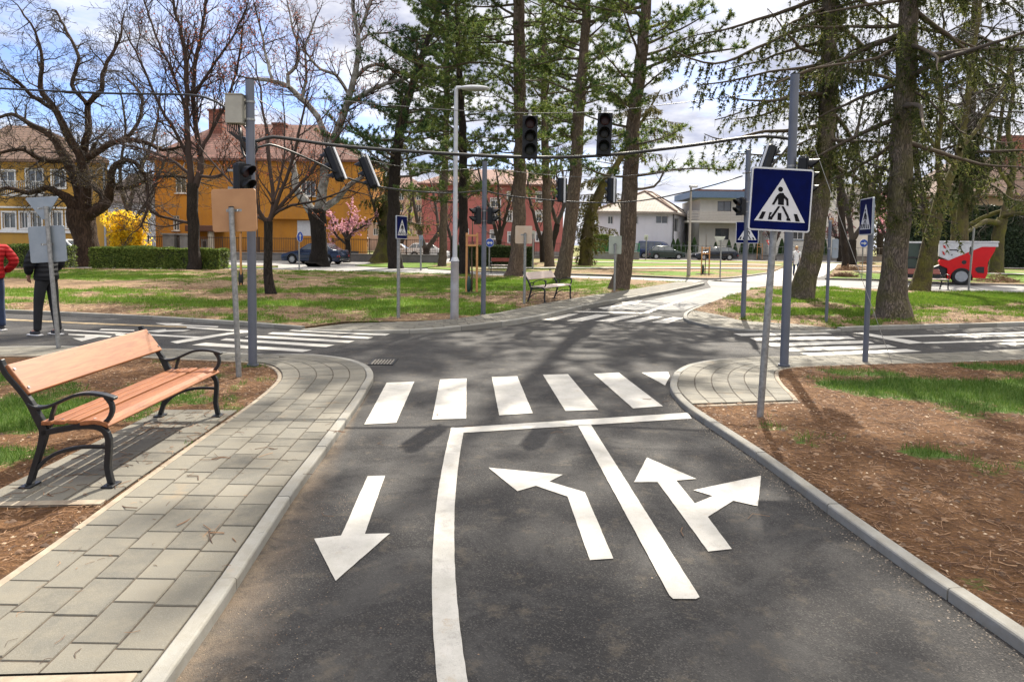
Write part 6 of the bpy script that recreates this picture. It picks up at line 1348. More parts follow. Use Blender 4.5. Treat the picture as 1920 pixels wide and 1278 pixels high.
def trunk_mesh(t, pts, rad, m, flare=1.5, n=18, seed=0, rough=.10, fl=.5):
    """one lumpy flared trunk"""
    P = resample([Vector(p) for p in pts], .12); L = [0]
    for a, b in zip(pts, pts[1:]): L.append(L[-1] + (Vector(b) - Vector(a)).length)
    tot = L[-1]; V = []; F = []; z0 = P[0].z; rs = random.Random(seed)
    for i, p in enumerate(P):
        s = tot * i / (len(P) - 1); j = 0
        while j < len(L) - 2 and L[j + 1] < s: j += 1
        r = rad[j] + (rad[j + 1] - rad[j]) * (s - L[j]) / max(1e-6, L[j + 1] - L[j]); h = p.z - z0
        f = 1 + (flare - 1) * math.exp(-max(0, h) / fl)
        tg = (P[min(i + 1, len(P) - 1)] - P[max(i - 1, 0)]).normalized(); u = tg.cross(Vector((.1, 1, .05))).normalized(); w = tg.cross(u)
        for k in range(n):
            a = 2 * PI * k / n
            lob = 1 + (f - 1) * (.35 + .65 * max(0, math.sin(a * 5 + seed) ) ) if f > 1.02 else 1
            nz = float(fbm(np.array([math.cos(a) * 1.6 + seed * 7 + 10]), np.array([s * .9 + math.sin(a) * 1.6 + 10]), seed, 3)[0]) - .5
            V.append(p + (u * math.cos(a) + w * math.sin(a)) * r * lob * (1 + rough * 2 * nz))
    m_ = len(P)
    F = [(i * n + k, i * n + (k + 1) % n, (i + 1) * n + (k + 1) % n, (i + 1) * n + k) for i in range(m_ - 1) for k in range(n)]
    me = MB(); me.v = [tuple(v) for v in V]; me.f = F; return me.build('trunk', m, t, smooth=True, fix=False)
def extend_top(pts, rad, H, rr, lean=(0, 0)):
    """carry a trunk above the picture's upper edge to height H"""
    p = Vector(pts[-1]); q = Vector(pts[max(0, len(pts) - 8)]); d = (p - q).normalized(); r = rad[-1]; n = 8; h0 = p.z
    for i in range(n):
        k = (i + 1) / n; p = p + d * (H - h0) / n / max(.5, d.z); pts.append(tuple(p)); rad.append(max(.02, r * (1 - .85 * k)))
    return pts, rad
def tufts(P, D, size, k, rs, w=.012, spread=.9):
    """k needles around each point, leaning along D"""
    n = len(P); P_ = np.repeat(P, k, 0); D_ = np.repeat(D, k, 0); a = rs.normal(size=(n * k, 3)); a /= np.linalg.norm(a, axis=1)[:, None] + 1e-9
    d = D_ * (1 - spread * .5) + a * spread; d /= np.linalg.norm(d, axis=1)[:, None] + 1e-9; u = np.cross(d, rs.normal(size=d.shape)); u /= np.linalg.norm(u, axis=1)[:, None] + 1e-9
    L = size * rs.uniform(.6, 1.2, (n * k, 1)); V = np.empty((n * k, 3, 3)); V[:, 0] = P_ - u * w; V[:, 1] = P_ + u * w; V[:, 2] = P_ + d * L
    return V.reshape(-1, 3), np.arange(n * k * 3).reshape(-1, 3)
def sample_tips(tips, per, rs, tmin=0.0):
    P = []; D = []
    for pts, lev in tips:
        m = len(pts) - 1; L = sum(math.dist(pts[i], pts[i + 1]) for i in range(m)); c = max(1, int(L * per + rs.rand()))
        for k in range(c):
            t = tmin + (1 - tmin) * rs.rand(); f = t * m; i = min(int(f), m - 1); q = f - i; a, b = pts[i], pts[i + 1]
            P.append([a[j] + (b[j] - a[j]) * q for j in range(3)]); D.append(nrm([b[j] - a[j] for j in range(3)]))
    return np.array(P), np.array(D)
BK_DARK = bark_mat('dark_bark', (.020, .016, .013), (.042, .033, .027)); BK_PINE = bark_mat('pine_bark', (.11, .080, .060), (.20, .150, .11), sx=19, bs=.9)
BK_SPR = bark_mat('spruce_bark', (.11, .088, .070), (.20, .16, .125), sx=26, bs=.9, moss=(.12, .11, .045)); BK_MOSS = bark_mat('mossy_bark', (.075, .058, .036), (.12, .10, .05), sx=22, moss=(.13, .12, .028))
BK_SILV = bark_mat('silver_bark', (.36, .35, .33), (.26, .25, .235), sx=10, bs=.3, c3=(.15, .14, .125)); BK_OLD = bark_mat('old_brown_bark', (.040, .024, .016), (.080, .050, .033), sx=9, bs=1.0)
M_TWIG = mat('grey_twigs', (.030, .024, .020), .9, c2=(.055, .044, .034), ns=.8, pos=True); M_TWIGR = mat('reddish_twigs', (.030, .018, .015), .9, c2=(.050, .030, .023), ns=.8, pos=True); M_TWIGP = mat('pine_twigs', (.10, .075, .052), .9, c2=(.065, .05, .036), ns=.8, pos=True)
M_BUDS = foliage_mat('red_buds', (.34, .07, .03), (.42, .11, .045), (.55, .18, .07), .4); M_PINK = foliage_mat('pink_blossom', (.62, .28, .34), (.70, .38, .44), (.8, .52, .56), .5); M_YEL = foliage_mat('yellow_blossom', (.80, .52, .02), (.85, .60, .03), (.9, .7, .08), .6)
M_PINE = foliage_mat('pine_needles', (.045, .105, .035), (.11, .155, .035), (.26, .28, .07), .5, ns=.9); M_SPRN = foliage_mat('spruce_needles', (.040, .060, .018), (.085, .098, .026), (.20, .20, .06), .5, ns=.8); M_GRNY = foliage_mat('young_leaves', (.22, .27, .05), (.30, .34, .06), (.42, .42, .10), .5)
M_OLIVE = foliage_mat('olive_brown_buds', (.13, .10, .035), (.19, .14, .05), (.30, .22, .08), .45)
def finish(t, W, tm, name='branches'):
    V, F = W.arrays(); return np_mesh(name, V, F, tm, t, True)
def bare_tree(label, Y, trunk, limbs, P, bark, seed, H=None, twig=None, buds=None, budm=None, budsize=.03, limbbark=None, flare=1.5, z0=.03, cat='tree', name='bare_tree', mult=1.0, extra=None, group=None):
    rr = random.Random(seed); base = At(trunk[0][0], trunk[0][1], Y); t = thing(name, label, cat, (0, 0, 0), 0, group)
    T, R = limb3(trunk, Y, rr); T[0] = (T[0][0], T[0][1], -.08)
    if H: T, R = extend_top(T, R, H, rr)
    trunk_mesh(t, T, R, bark, flare, seed=seed); W = Wood(); tips = []
    LB = Wood()
    for li, (lp, dy) in enumerate(limbs):
        pts, rad = limb3(lp, Y, rr, dy); (LB if limbbark else W).add(pts, rad, 8)
        L = sum(math.dist(a, b) for a, b in zip(pts, pts[1:])); children(W, tips, rr, pts, rad, L, 1, P, .12, mult)
        # leader continues as a thinner shoot
        d = nrm([pts[-1][k] - pts[-2][k] for k in range(3)]); grow(W, tips, rr, pts[-1], d, 1.6, rad[-1] * .9, 1, P)
    if H: children(W, tips, rr, T, R, H * .6, 1, P, .45)
    if limbbark: finish(t, LB, limbbark, 'limbs')
    finish(t, W, twig or M_TWIG)
    if buds:
        rs = np.random.RandomState(seed); Pp, D = sample_tips(tips, buds, rs)
        if extra: k = extra(Pp, rs); Pp, D = Pp[k], D[k]
        V, F = leaf_cloud(Pp + rs.normal(size=Pp.shape) * .015, D, budsize, rs, .8, asp=.5); np_mesh('crown', V, F, budm, t)  # this mesh holds only the scattered buds, blossoms and leaves
    return t
PB = dict(n=[8, 5, 4, 3, 3], step=[.4, .3, .22, .18, .15], wig=[.1, .16, .2, .2, .2], up=[0, .05, .05, .04, .03], dens=[0, 1.7, 2.4, 3.0, 3.0], ang=[(0, 0), (30, 65), (30, 65), (25, 60), (25, 60)], len=[(0, 0), (1.6, 3.4), (.8, 1.8), (.4, .9), (.2, .45)], r=[0, .05, .024, .014, .010], rmin=.0088)
def PV(**k): q = {a: (list(b) if isinstance(b, list) else b) for a, b in PB.items()}; q.update(k); return q
# --- old gnarled tree far left
bare_tree('massive old gnarled bare tree with a thick brown trunk at the far left', 37.2, [(170, 503, 42), (166, 478, 40), (160, 445, 40), (152, 415, 46), (154, 395, 48)],
    [([(148, 405, 26), (133, 378, 22), (110, 362, 14), (85, 352, 11), (55, 362, 9), (10, 352, 6), (-30, 370, 4)], -1.5), ([(150, 405, 24), (150, 360, 19), (125, 300, 17), (97, 255, 14), (62, 236, 10), (22, 214, 7), (-20, 230, 4)], 1.5), ([(156, 400, 24), (162, 340, 19), (150, 290, 16), (128, 255, 14), (100, 200, 11), (76, 165, 9), (80, 115, 6), (66, 60, 4), (40, 20, 3)], -1),
     ([(156, 395, 20), (188, 385, 14), (192, 362, 12), (172, 348, 10), (160, 320, 9), (178, 270, 7)], 2), ([(166, 402, 22), (198, 384, 17), (208, 345, 15), (212, 315, 12), (240, 300, 9), (268, 320, 7), (278, 360, 6), (276, 395, 5), (264, 425, 3)], -2), ([(150, 330, 16), (158, 280, 14), (166, 235, 12), (165, 195, 10), (190, 170, 9), (192, 140, 7), (208, 105, 6), (226, 70, 4), (232, 30, 3)], 2),
     ([(160, 300, 14), (200, 274, 11), (235, 262, 10), (275, 268, 8), (305, 281, 6), (345, 274, 4)], -1.5), ([(165, 195, 8), (135, 160, 7), (148, 110, 6), (125, 60, 5), (105, 20, 3)], 1.5), ([(100, 205, 8), (60, 180, 7), (30, 150, 6), (0, 130, 5), (-30, 120, 4)], -2), ([(235, 262, 7), (260, 230, 6), (265, 180, 5), (240, 150, 4)], 2),
     ([(120, 300, 12), (80, 300, 9), (40, 280, 7), (-10, 290, 5)], -3), ([(205, 350, 12), (240, 352, 8), (285, 335, 7), (330, 330, 5), (370, 340, 3)], 1)],
    PV(dens=[0, 2.5, 3.2, 3.6, 3.8], wig=[.1, .26, .28, .26, .25], up=[0, -.01, -.02, -.03, -.03], len=[(0, 0), (1.2, 3.0), (.7, 1.7), (.35, .9), (.2, .5)]), BK_OLD, 21, flare=1.45, limbbark=BK_OLD, buds=.9, budm=M_OLIVE, budsize=.04, extra=lambda P, rs: (P[:, 2] < 7.5))
# --- red-budded straight tree
bare_tree('tall bare tree with red buds and a dark forked trunk behind the clipped hedge', 33.8, [(362, 509, 24), (363, 470, 20), (363, 420, 20), (361, 345, 20)],
    [([(359, 350, 13), (355, 300, 11), (349, 220, 10), (350, 140, 9), (344, 80, 7), (328, 20, 5), (318, -40, 4)], -.8), ([(365, 350, 14), (376, 320, 12), (375, 285, 10), (368, 240, 9), (362, 180, 8), (368, 110, 7), (382, 40, 5), (388, -30, 4)], .8), ([(356, 300, 7), (330, 250, 6), (300, 200, 5), (270, 130, 4), (240, 70, 3)], -1.5), ([(350, 200, 6), (320, 130, 5), (290, 60, 4), (270, 0, 3)], 1),
     ([(372, 290, 7), (400, 240, 6), (430, 180, 5), (448, 110, 4), (455, 50, 3)], 1), ([(364, 180, 6), (395, 130, 5), (430, 80, 4), (460, 20, 3)], -1.5), ([(360, 330, 7), (320, 300, 5), (270, 280, 4), (225, 270, 3)], 1.5), ([(363, 420, 6), (320, 410, 5), (282, 395, 4), (278, 350, 3)], -.5), ([(375, 330, 6), (410, 330, 5), (450, 300, 4)], -1)],
    PV(dens=[0, 2.2, 2.8, 3.1, 3.0], wig=[.08, .1, .13, .15, .15], up=[0, .10, .08, .06, .05], ang=[(0, 0), (25, 50), (25, 50), (25, 55), (25, 55)]), BK_DARK, 22, twig=M_TWIGR, buds=1.4, budm=M_BUDS, budsize=.05, extra=lambda P, rs: (P[:, 2] > 4.2) & (rs.rand(len(P)) < np.clip((P[:, 0] + 19.2) / 4.5, .1, 1)), flare=1.3)
# --- small vase-shaped tree
bare_tree('small vase-shaped bare tree with red buds standing on the lawn nearer than the orange house', 18.85, [(508, 559, 19), (504, 520, 16), (502, 470, 15), (503, 415, 16)],
    [([(501, 418, 9), (484, 390, 8), (472, 330, 6), (458, 270, 5), (440, 200, 3)], -.8), ([(503, 415, 10), (512, 380, 8), (508, 320, 7), (500, 250, 5), (492, 190, 4), (480, 120, 2.5)], .7), ([(505, 415, 9), (525, 360, 7), (545, 310, 6), (560, 250, 5), (575, 180, 3)], -.4), ([(506, 412, 9), (535, 375, 7), (575, 330, 6), (612, 285, 5), (650, 235, 3)], .5), ([(504, 412, 7), (480, 405, 6), (462, 375, 5), (430, 340, 4), (395, 300, 3)], 1), ([(507, 405, 6), (545, 385, 5), (590, 378, 4), (640, 360, 3)], -1), ([(510, 380, 5), (530, 320, 4), (535, 260, 3), (530, 180, 2)], 1.2)],
    PV(dens=[0, 2.8, 3.2, 3.2, 0], n=[8, 5, 4, 3], step=[.3, .22, .18, .15], len=[(0, 0), (.8, 1.9), (.4, 1.0), (.2, .45)], r=[0, .022, .011, .007], wig=[.08, .1, .12, .14], up=[0, .1, .08, .05], ang=[(0, 0), (25, 50), (25, 50), (25, 55)], rmin=.004), BK_DARK, 23, twig=M_TWIGR, buds=2.2, budm=M_BUDS, budsize=.028, flare=1.4)
# --- silver-barked tree
bare_tree('big tree with a black lower trunk and pale silver upper limbs before the orange house', 41.4, [(596, 503, 36), (598, 470, 28), (598, 430, 29), (594, 392, 34)],
    [([(586, 398, 20), (572, 378, 18), (556, 355, 15), (553, 330, 12), (548, 300, 10)], 1), ([(598, 398, 22), (606, 350, 18), (610, 315, 17), (625, 265, 16), (640, 225, 15), (655, 180, 13), (668, 130, 11), (672, 70, 9), (664, 30, 7), (660, -20, 5)], -1), ([(671, 65, 8), (688, 25, 7), (700, -20, 5)], .5), ([(622, 290, 12), (606, 245, 12), (590, 210, 11), (562, 183, 11), (541, 163, 9), (510, 152, 8), (478, 148, 6)], 1.5), ([(541, 165, 8), (541, 140, 7), (556, 125, 6), (560, 90, 5), (548, 50, 4), (540, 10, 3)], 1), ([(650, 198, 10), (680, 178, 9), (715, 160, 8), (765, 146, 5)], -1.5), ([(662, 150, 9), (690, 125, 7), (720, 122, 6), (750, 145, 4)], 1.5),
     ([(604, 392, 15), (630, 375, 12), (652, 350, 10), (680, 330, 6)], -1), ([(656, 180, 7), (630, 140, 6), (600, 130, 5), (575, 100, 4)], -1.5), ([(672, 80, 6), (690, 65, 5), (720, 62, 4)], 1), ([(510, 152, 6), (500, 110, 5), (490, 60, 4), (480, 20, 3)], 1), ([(565, 185, 6), (575, 140, 5), (572, 90, 4), (590, 40, 3)], -1)],
    PV(dens=[0, 2.0, 2.7, 3.1, 3.0], wig=[.1, .16, .2, .2, .2], up=[0, .09, .07, .04, .03], len=[(0, 0), (1.4, 3.4), (.7, 1.7), (.4, .9), (.2, .4)]), bark_mat('black_trunk_bark', (.016, .013, .011), (.032, .026, .022), bs=.9), 24, twig=M_TWIGR, buds=.8, budm=M_BUDS, budsize=.045, limbbark=BK_SILV, flare=1.6)
# --- further bare trees
PF = PV(dens=[0, 1.6, 2.2, 2.2], n=[8, 4, 3, 3], step=[.6, .5, .4, .3], len=[(0, 0), (1.8, 3.5), (.9, 1.8), (.4, .9)], r=[0, .05, .025, .014], wig=[.1, .15, .2, .2], up=[0, .06, .05, .03], ang=[(0, 0), (30, 60), (30, 60), (30, 60)], rmin=.010)
for (lab, Y, tr, lm, seed, bk) in (
    ('distant bare tree leaning out between the ochre and the orange house', 50, [(262, 488, 14), (250, 440, 12), (240, 400, 11)], [([(240, 400, 9), (255, 340, 7), (290, 250, 5), (300, 180, 3)], 2), ([(240, 400, 8), (225, 330, 6), (235, 240, 4), (225, 170, 3)], -2), ([(246, 420, 6), (280, 370, 5), (310, 300, 4)], 0)], 31, BK_DARK),
    ('bare V-shaped tree before the red building left wing', 62, [(800, 492, 13), (800, 465, 12)], [([(798, 470, 10), (786, 432, 8), (776, 380, 6), (770, 330, 4), (760, 280, 3)], 1), ([(802, 465, 10), (825, 430, 8), (832, 395, 7), (825, 350, 5), (835, 290, 3)], -1), ([(822, 435, 6), (818, 395, 5), (810, 350, 4)], 2)], 32, BK_DARK),
    ('dark leaning tree before the red building, right of the pale bench', 60, [(1028, 487, 13), (1038, 450, 12), (1045, 420, 11)], [([(1045, 420, 9), (1060, 370, 6), (1052, 310, 4)], 1), ([(1045, 420, 8), (1030, 370, 6), (1035, 320, 4)], -1)], 33, BK_DARK),
    ('slim forked tree with a black trunk before the white flat-roofed house', 61.6, [(1597, 499, 16), (1597, 470, 14), (1598, 450, 14)], [([(1598, 450, 11), (1590, 400, 9), (1580, 350, 7), (1575, 280, 5), (1560, 200, 4)], 1), ([(1598, 450, 10), (1618, 420, 8), (1630, 380, 6), (1645, 300, 4), (1650, 220, 3)], -1), ([(1592, 410, 7), (1600, 340, 5), (1610, 250, 4)], 2)], 34, BK_DARK),
    ('tall bare tree rising between the two leaning spruces in the distance', 52, [(1586, 488, 12), (1578, 400, 11), (1572, 330, 10)], [([(1572, 330, 8), (1560, 250, 6), (1550, 150, 4), (1540, 60, 3)], 1), ([(1574, 350, 7), (1600, 270, 6), (1620, 180, 4), (1630, 90, 3)], -1)], 35, BK_DARK),
    ('bare tree behind the red building roof at the straight pine', 88, [(1020, 480, 9), (1018, 420, 8)], [([(1018, 420, 7), (1010, 340, 5), (1000, 280, 3)], 1), ([(1018, 420, 6), (1035, 350, 4), (1045, 300, 3)], -1)], 36, BK_DARK),
    ('thin bare tree between the orange house and the V-shaped tree', 50, [(880 - 14 * 11, 489, 10), (722, 450, 9)], [([(722, 450, 8), (735, 400, 5), (745, 340, 3)], 1), ([(722, 450, 7), (705, 400, 5), (690, 350, 3)], -1)], 37, BK_DARK)):
    bare_tree(lab, Y, tr, lm, PF, bk, seed, flare=1.3)
for (lab, Y, tr, lm, seed) in (
    ('brown-budded tree screening the middle of the red building', 54, [(935, 497, 10), (936, 450, 9)], [([(936, 455, 8), (920, 400, 6), (905, 350, 4), (895, 310, 3)], 1), ([(936, 452, 8), (950, 400, 6), (962, 350, 4), (970, 300, 3)], -1), ([(936, 450, 6), (936, 390, 5), (932, 330, 3)], 0)], 38),
    ('brown-budded tree screening the right end of the red building', 56, [(1018, 494, 10), (1016, 450, 9)], [([(1016, 455, 8), (1000, 400, 6), (990, 350, 4), (995, 310, 3)], 1), ([(1016, 452, 8), (1030, 400, 6), (1045, 350, 4), (1040, 310, 3)], -1)], 39),
    ('brown-budded tree screening the left end of the red building', 57, [(848, 493, 9), (848, 450, 8)], [([(848, 455, 7), (835, 410, 5), (825, 370, 4)], 1), ([(848, 452, 7), (862, 410, 5), (872, 360, 4)], -1)], 40)):
    bare_tree(lab, Y, tr, lm, PF, BK_DARK, seed, flare=1.3, buds=3.2, budm=M_OLIVE, budsize=.075)
# --- right side: mossy leaning tree and the group behind
PM = PV(dens=[0, 1.8, 2.5, 2.8, 0], n=[8, 5, 4, 3], step=[.4, .3, .25, .2], len=[(0, 0), (1.2, 3.2), (.7, 1.6), (.3, .9)], r=[0, .04, .018, .010], wig=[.1, .18, .2, .2], up=[0, .03, .0, -.02], ang=[(0, 0), (30, 65), (30, 65), (30, 60)])
bare_tree('mossy brown tree leaning right before the red sweeper', 24.6, [(1724, 550, 34), (1735, 500, 28), (1745, 450, 27), (1757, 400, 25), (1772, 350, 24)],
    [([(1772, 352, 17), (1790, 310, 15), (1803, 260, 13), (1812, 200, 11), (1822, 120, 9), (1835, 40, 7), (1845, -30, 5)], 1), ([(1765, 375, 13), (1762, 330, 11), (1758, 270, 10), (1768, 200, 8), (1762, 120, 6), (1770, 40, 4)], -1), ([(1800, 280, 9), (1840, 230, 8), (1880, 160, 6), (1910, 80, 4)], 2), ([(1790, 310, 8), (1755, 280, 6), (1730, 230, 5), (1720, 160, 3)], 1)],
    PM, BK_MOSS, 41, limbbark=BK_MOSS, flare=1.35, buds=1.2, budm=M_SPRN, budsize=.03)
bare_tree('dark forked tree between the two right trunks with drooping limbs', 36, [(1752, 520, 22), (1742, 450, 20), (1735, 390, 18)],
    [([(1735, 390, 14), (1722, 340, 12), (1715, 270, 10), (1712, 180, 8), (1718, 90, 6), (1710, 0, 4)], 1), ([(1738, 400, 11), (1705, 380, 8), (1680, 360, 6), (1650, 345, 4), (1600, 300, 3)], -1), ([(1738, 390, 10), (1770, 350, 8), (1800, 310, 6), (1830, 250, 4)], 1), ([(1716, 280, 6), (1690, 230, 5), (1670, 150, 4)], -1)], PM, BK_MOSS, 42, flare=1.3)
bare_tree('multi-stemmed old mossy tree before the dark hedge wall, above the red sweeper', 46, [(1800, 480, 30), (1798, 440, 26), (1800, 410, 24)],
    [([(1796, 420, 14), (1790, 370, 12), (1808, 320, 10), (1830, 270, 9), (1855, 200, 7), (1870, 120, 5)], 1), ([(1802, 415, 13), (1830, 370, 12), (1848, 330, 10), (1870, 280, 8), (1880, 200, 6), (1900, 100, 4)], -1), ([(1800, 420, 12), (1812, 380, 10), (1822, 350, 8), (1818, 300, 7), (1850, 250, 5)], 2), ([(1805, 430, 11), (1840, 410, 9), (1880, 395, 7), (1930, 390, 5)], -2), ([(1795, 430, 9), (1780, 380, 7), (1775, 320, 5)], 0), ([(1845, 340, 7), (1890, 330, 6), (1930, 300, 4)], 1)],
    PV(dens=[0, 1.4, 1.9, 1.6], n=[8, 4, 3, 3], step=[.4, .35, .3, .25], len=[(0, 0), (1.4, 3.2), (.8, 1.8), (.4, .9)], r=[0, .05, .022, .012], wig=[.1, .24, .24, .22], up=[0, .02, .0, -.02], ang=[(0, 0), (30, 70), (30, 65), (30, 60)], rmin=.009), BK_MOSS, 43, limbbark=BK_MOSS)
bare_tree('old bare tree with long sideways limbs at the right edge before the brown roof', 44, [(1868, 490, 22), (1872, 440, 20), (1880, 410, 18)],
    [([(1880, 410, 14), (1893, 360, 12), (1900, 300, 10), (1890, 240, 8), (1900, 160, 6), (1890, 80, 4)], 1), ([(1876, 420, 12), (1850, 415, 10), (1830, 425, 7), (1805, 440, 5)], -2), ([(1880, 410, 11), (1915, 380, 10), (1950, 330, 8), (1960, 240, 6)], 1), ([(1895, 350, 8), (1865, 300, 6), (1855, 230, 5), (1830, 160, 4)], 1.5), ([(1880, 405, 9), (1910, 400, 8), (1960, 395, 6)], -2)],
    PV(dens=[0, 1.4, 1.9, 1.6], n=[8, 4, 3, 3], step=[.4, .35, .3, .25], len=[(0, 0), (1.4, 3.4), (.8, 1.8), (.4, .9)], r=[0, .05, .022, .012], wig=[.1, .24, .24, .22], up=[0, .02, .0, -.02], ang=[(0, 0), (30, 70), (30, 65), (30, 60)], rmin=.009), BK_MOSS, 44, limbbark=BK_MOSS)
# ---------------------------------------------------------------- conifers
def conifer(label, Y, trunk, H, kind, seed, crown0, Lmax, nbr, bark, needles, bare_frac=.2, limbs=(), flare=1.35, tuft_per=5.4, size=.17, k=14, nw=.015, shape=None, name=None, azim=None, sub=1.0, left=1.0):
    rr = random.Random(seed); rs = np.random.RandomState(seed); t = thing(name or ('pine_tree' if kind == 'pine' else 'spruce_tree'), label, 'tree')
    T, R = limb3(trunk, Y, rr); T[0] = (T[0][0], T[0][1], -.08)
    T, R = extend_top(T, R, H, rr) if T[-1][2] < H else (T, R); trunk_mesh(t, T, R, bark, flare, seed=seed, rough=.07); W = Wood(); tips = []
    TZ = [p[2] for p in T]
    def trunk_at(z):
        i = 0
        while i < len(TZ) - 2 and TZ[i + 1] < z: i += 1
        q = (z - TZ[i]) / max(1e-6, TZ[i + 1] - TZ[i]); q = min(1, max(0, q)); return tuple(T[i][j] + (T[i + 1][j] - T[i][j]) * q for j in range(3)), R[i] + (R[i + 1] - R[i]) * q
    jobs = []
    for b in range(nbr):
        z = crown0 + (H - crown0) * ((b + rr.random()) / nbr) ** .9; f = (z - crown0) / (H - crown0); p, r0 = trunk_at(z); az = rr.random() * 2 * PI if azim is None else azim(rr)
        Lb = Lmax * (shape(f) if shape else (1 - .75 * f)) * rr.uniform(.6, 1.1) * (left if math.cos(az) < 0 and z > .36 * Y + 2 else 1)  # left: unseen upper branches shortened to let sun through to the bench
        el = math.radians(rr.uniform(-8, 22)) if kind == 'pine' else math.radians(rr.uniform(-22, 8)); d = (math.cos(az) * math.cos(el), math.sin(az) * math.cos(el), math.sin(el))
        jobs.append((p, d, Lb, min(r0 * .5, .02 + Lb * .014), rr.random() < (bare_frac * 1.5 if z > .36 * Y + 2.5 else .12)))
    if kind == 'spruce':
        for b in range(int(H * 3)):
            z = crown0 - 1.2 + (.5 * H - crown0) * rr.random(); p, r0 = trunk_at(z); az = rr.random() * 2 * PI; jobs.append((p, (math.cos(az) * .8, math.sin(az) * .8, rr.uniform(-.3, .3)), rr.uniform(.4, 1.3), .012, False))
    for lp, dy, bare in limbs:
        pts, rad = limb3(lp, Y, rr, dy); rad = [q * .68 for q in rad]; W.add(pts, rad, 7); bare = bare and rr.random() < .4; jobs.append((pts, rad, None, None, bare))
    for job in jobs:
        if job[2] is None: pts, rad, bare = job[0], job[1], job[4]; L = sum(math.dist(a, b) for a, b in zip(pts, pts[1:]))
        else:
            p, d, L, r, bare = job; ns = max(4, int(L / .3)); pts = [p]; rad = [r]
            for i in range(ns):
                upk = (.035 if kind == 'pine' else (-.03 if i < ns * .55 else .07)); d = nrm((d[0] + rr.gauss(0, .09), d[1] + rr.gauss(0, .09), d[2] + rr.gauss(0, .06) + upk)); p = tuple(p[j] + d[j] * L / ns for j in range(3)); pts.append(p); rad.append(max(.007, r * (1 - .85 * (i + 1) / ns)))
            W.add(pts, rad, 5)
        c = int(L * (5.2 if kind == 'pine' else 9.0) * sub)
        for q in range(c):
            t_ = (.15 if kind == 'pine' else .04) + (.85 if kind == 'pine' else .96) * (q + rr.random()) / c; f = t_ * (len(pts) - 1); i = min(int(f), len(pts) - 2); a, b = pts[i], pts[i + 1]; p0 = tuple(a[j] + (b[j] - a[j]) * (f - i) for j in range(3)); ax = nrm([b[j] - a[j] for j in range(3)])
            if kind == 'pine':
                s = nrm((ax[1] * (1 if q % 2 else -1) + rr.gauss(0, .25), -ax[0] * (1 if q % 2 else -1) + rr.gauss(0, .25), rr.uniform(-.1, .6))); d2 = nrm([ax[j] * .7 + s[j] for j in range(3)]); L2 = rr.uniform(.3, .95) * (1 - .4 * t_) * min(1.2, L / 2.2 + .3)
                pt2 = [p0]; dd = d2
                for _ in range(3): dd = nrm((dd[0] + rr.gauss(0, .2), dd[1] + rr.gauss(0, .2), dd[2] + .08 + rr.gauss(0, .12))); pt2.append(tuple(pt2[-1][j] + dd[j] * L2 / 3 for j in range(3)))
                W.add(pt2, [.009, .007, .006, .005], 3)
                if not bare or rr.random() < .12: tips.append((pt2, 1))
                for _ in range(2):
                    o = pt2[rr.choice((1, 2))]; dd = nrm([d2[0] + rr.gauss(0, .7), d2[1] + rr.gauss(0, .7), d2[2] + rr.gauss(0, .4) + .15]); e = tuple(o[j] + dd[j] * L2 * .45 for j in range(3)); W.add([o, e], [.006, .004], 3)
                    if not bare or rr.random() < .12: tips.append(([o, e], 1))
            else:
                L2 = rr.uniform(.25, .95) * (1 - .3 * t_) ; dd = nrm((ax[0] * .45 + rr.gauss(0, .22), ax[1] * .45 + rr.gauss(0, .22), -1.0 + rr.uniform(0, .55))); pt2 = [p0]
                for _ in range(3): dd = nrm((dd[0] * .85 + rr.gauss(0, .08), dd[1] * .85 + rr.gauss(0, .08), dd[2] - .12)); pt2.append(tuple(pt2[-1][j] + dd[j] * L2 / 3 for j in range(3)))
                W.add(pt2, [.007, .005, .004, .003], 3)
                if not bare or rr.random() < .15: tips.append((pt2, 1))
    finish(t, W, M_TWIGP)
    zt_ = .36 * Y + 2.2; hi = [q for q in tips if q[0][0][2] > zt_]; lo_ = [q for q in tips if q[0][0][2] <= zt_]; VS = []; FS = []; nb_ = 0
    for grp, big in ((lo_, 1.0), (hi, 2.1)):
        if not grp: continue
        if kind == 'pine': P_, D_ = sample_tips(grp, tuft_per / big, rs, .35); V, F = tufts(P_, D_, size * (1 + (big - 1) * .5), k, rs, nw * big, .85)
        else: P_, D_ = sample_tips(grp, 16 * tuft_per / 5.4 / big, rs, 0); V, F = tufts(P_, D_, size * .62 * (1 + (big - 1) * .5), max(4, int(k / 2.4)), rs, nw * 1.15 * big, .75)
        VS.append(V); FS.append(F + nb_); nb_ += len(V)
    V = np.concatenate(VS); F = np.concatenate(FS)
    np_mesh('crown', V, F, needles, t); return t
pine_shape = lambda f: (.5 + 1.2 * f) if f < .45 else (1.04 - .3 * (f - .45) / .55)  # broad top above the frame, shaped to shade the foreground
conifer('tall straight pine in the middle, behind the left front traffic light', 31.6, [(962, 524, 32), (968, 490, 27), (972, 420, 25), (975, 300, 23), (974, 150, 22), (972, 0, 20)], 25, 'pine', 51, 4.6, 3.6, 104, BK_PINE, M_PINE, .3, shape=pine_shape,
        limbs=[([(976, 213, 7), (1000, 205, 6), (1040, 200, 5), (1085, 190, 4)], -1, False), ([(972, 130, 7), (930, 120, 6), (880, 118, 5), (820, 128, 4), (760, 110, 3)], 1, False)])
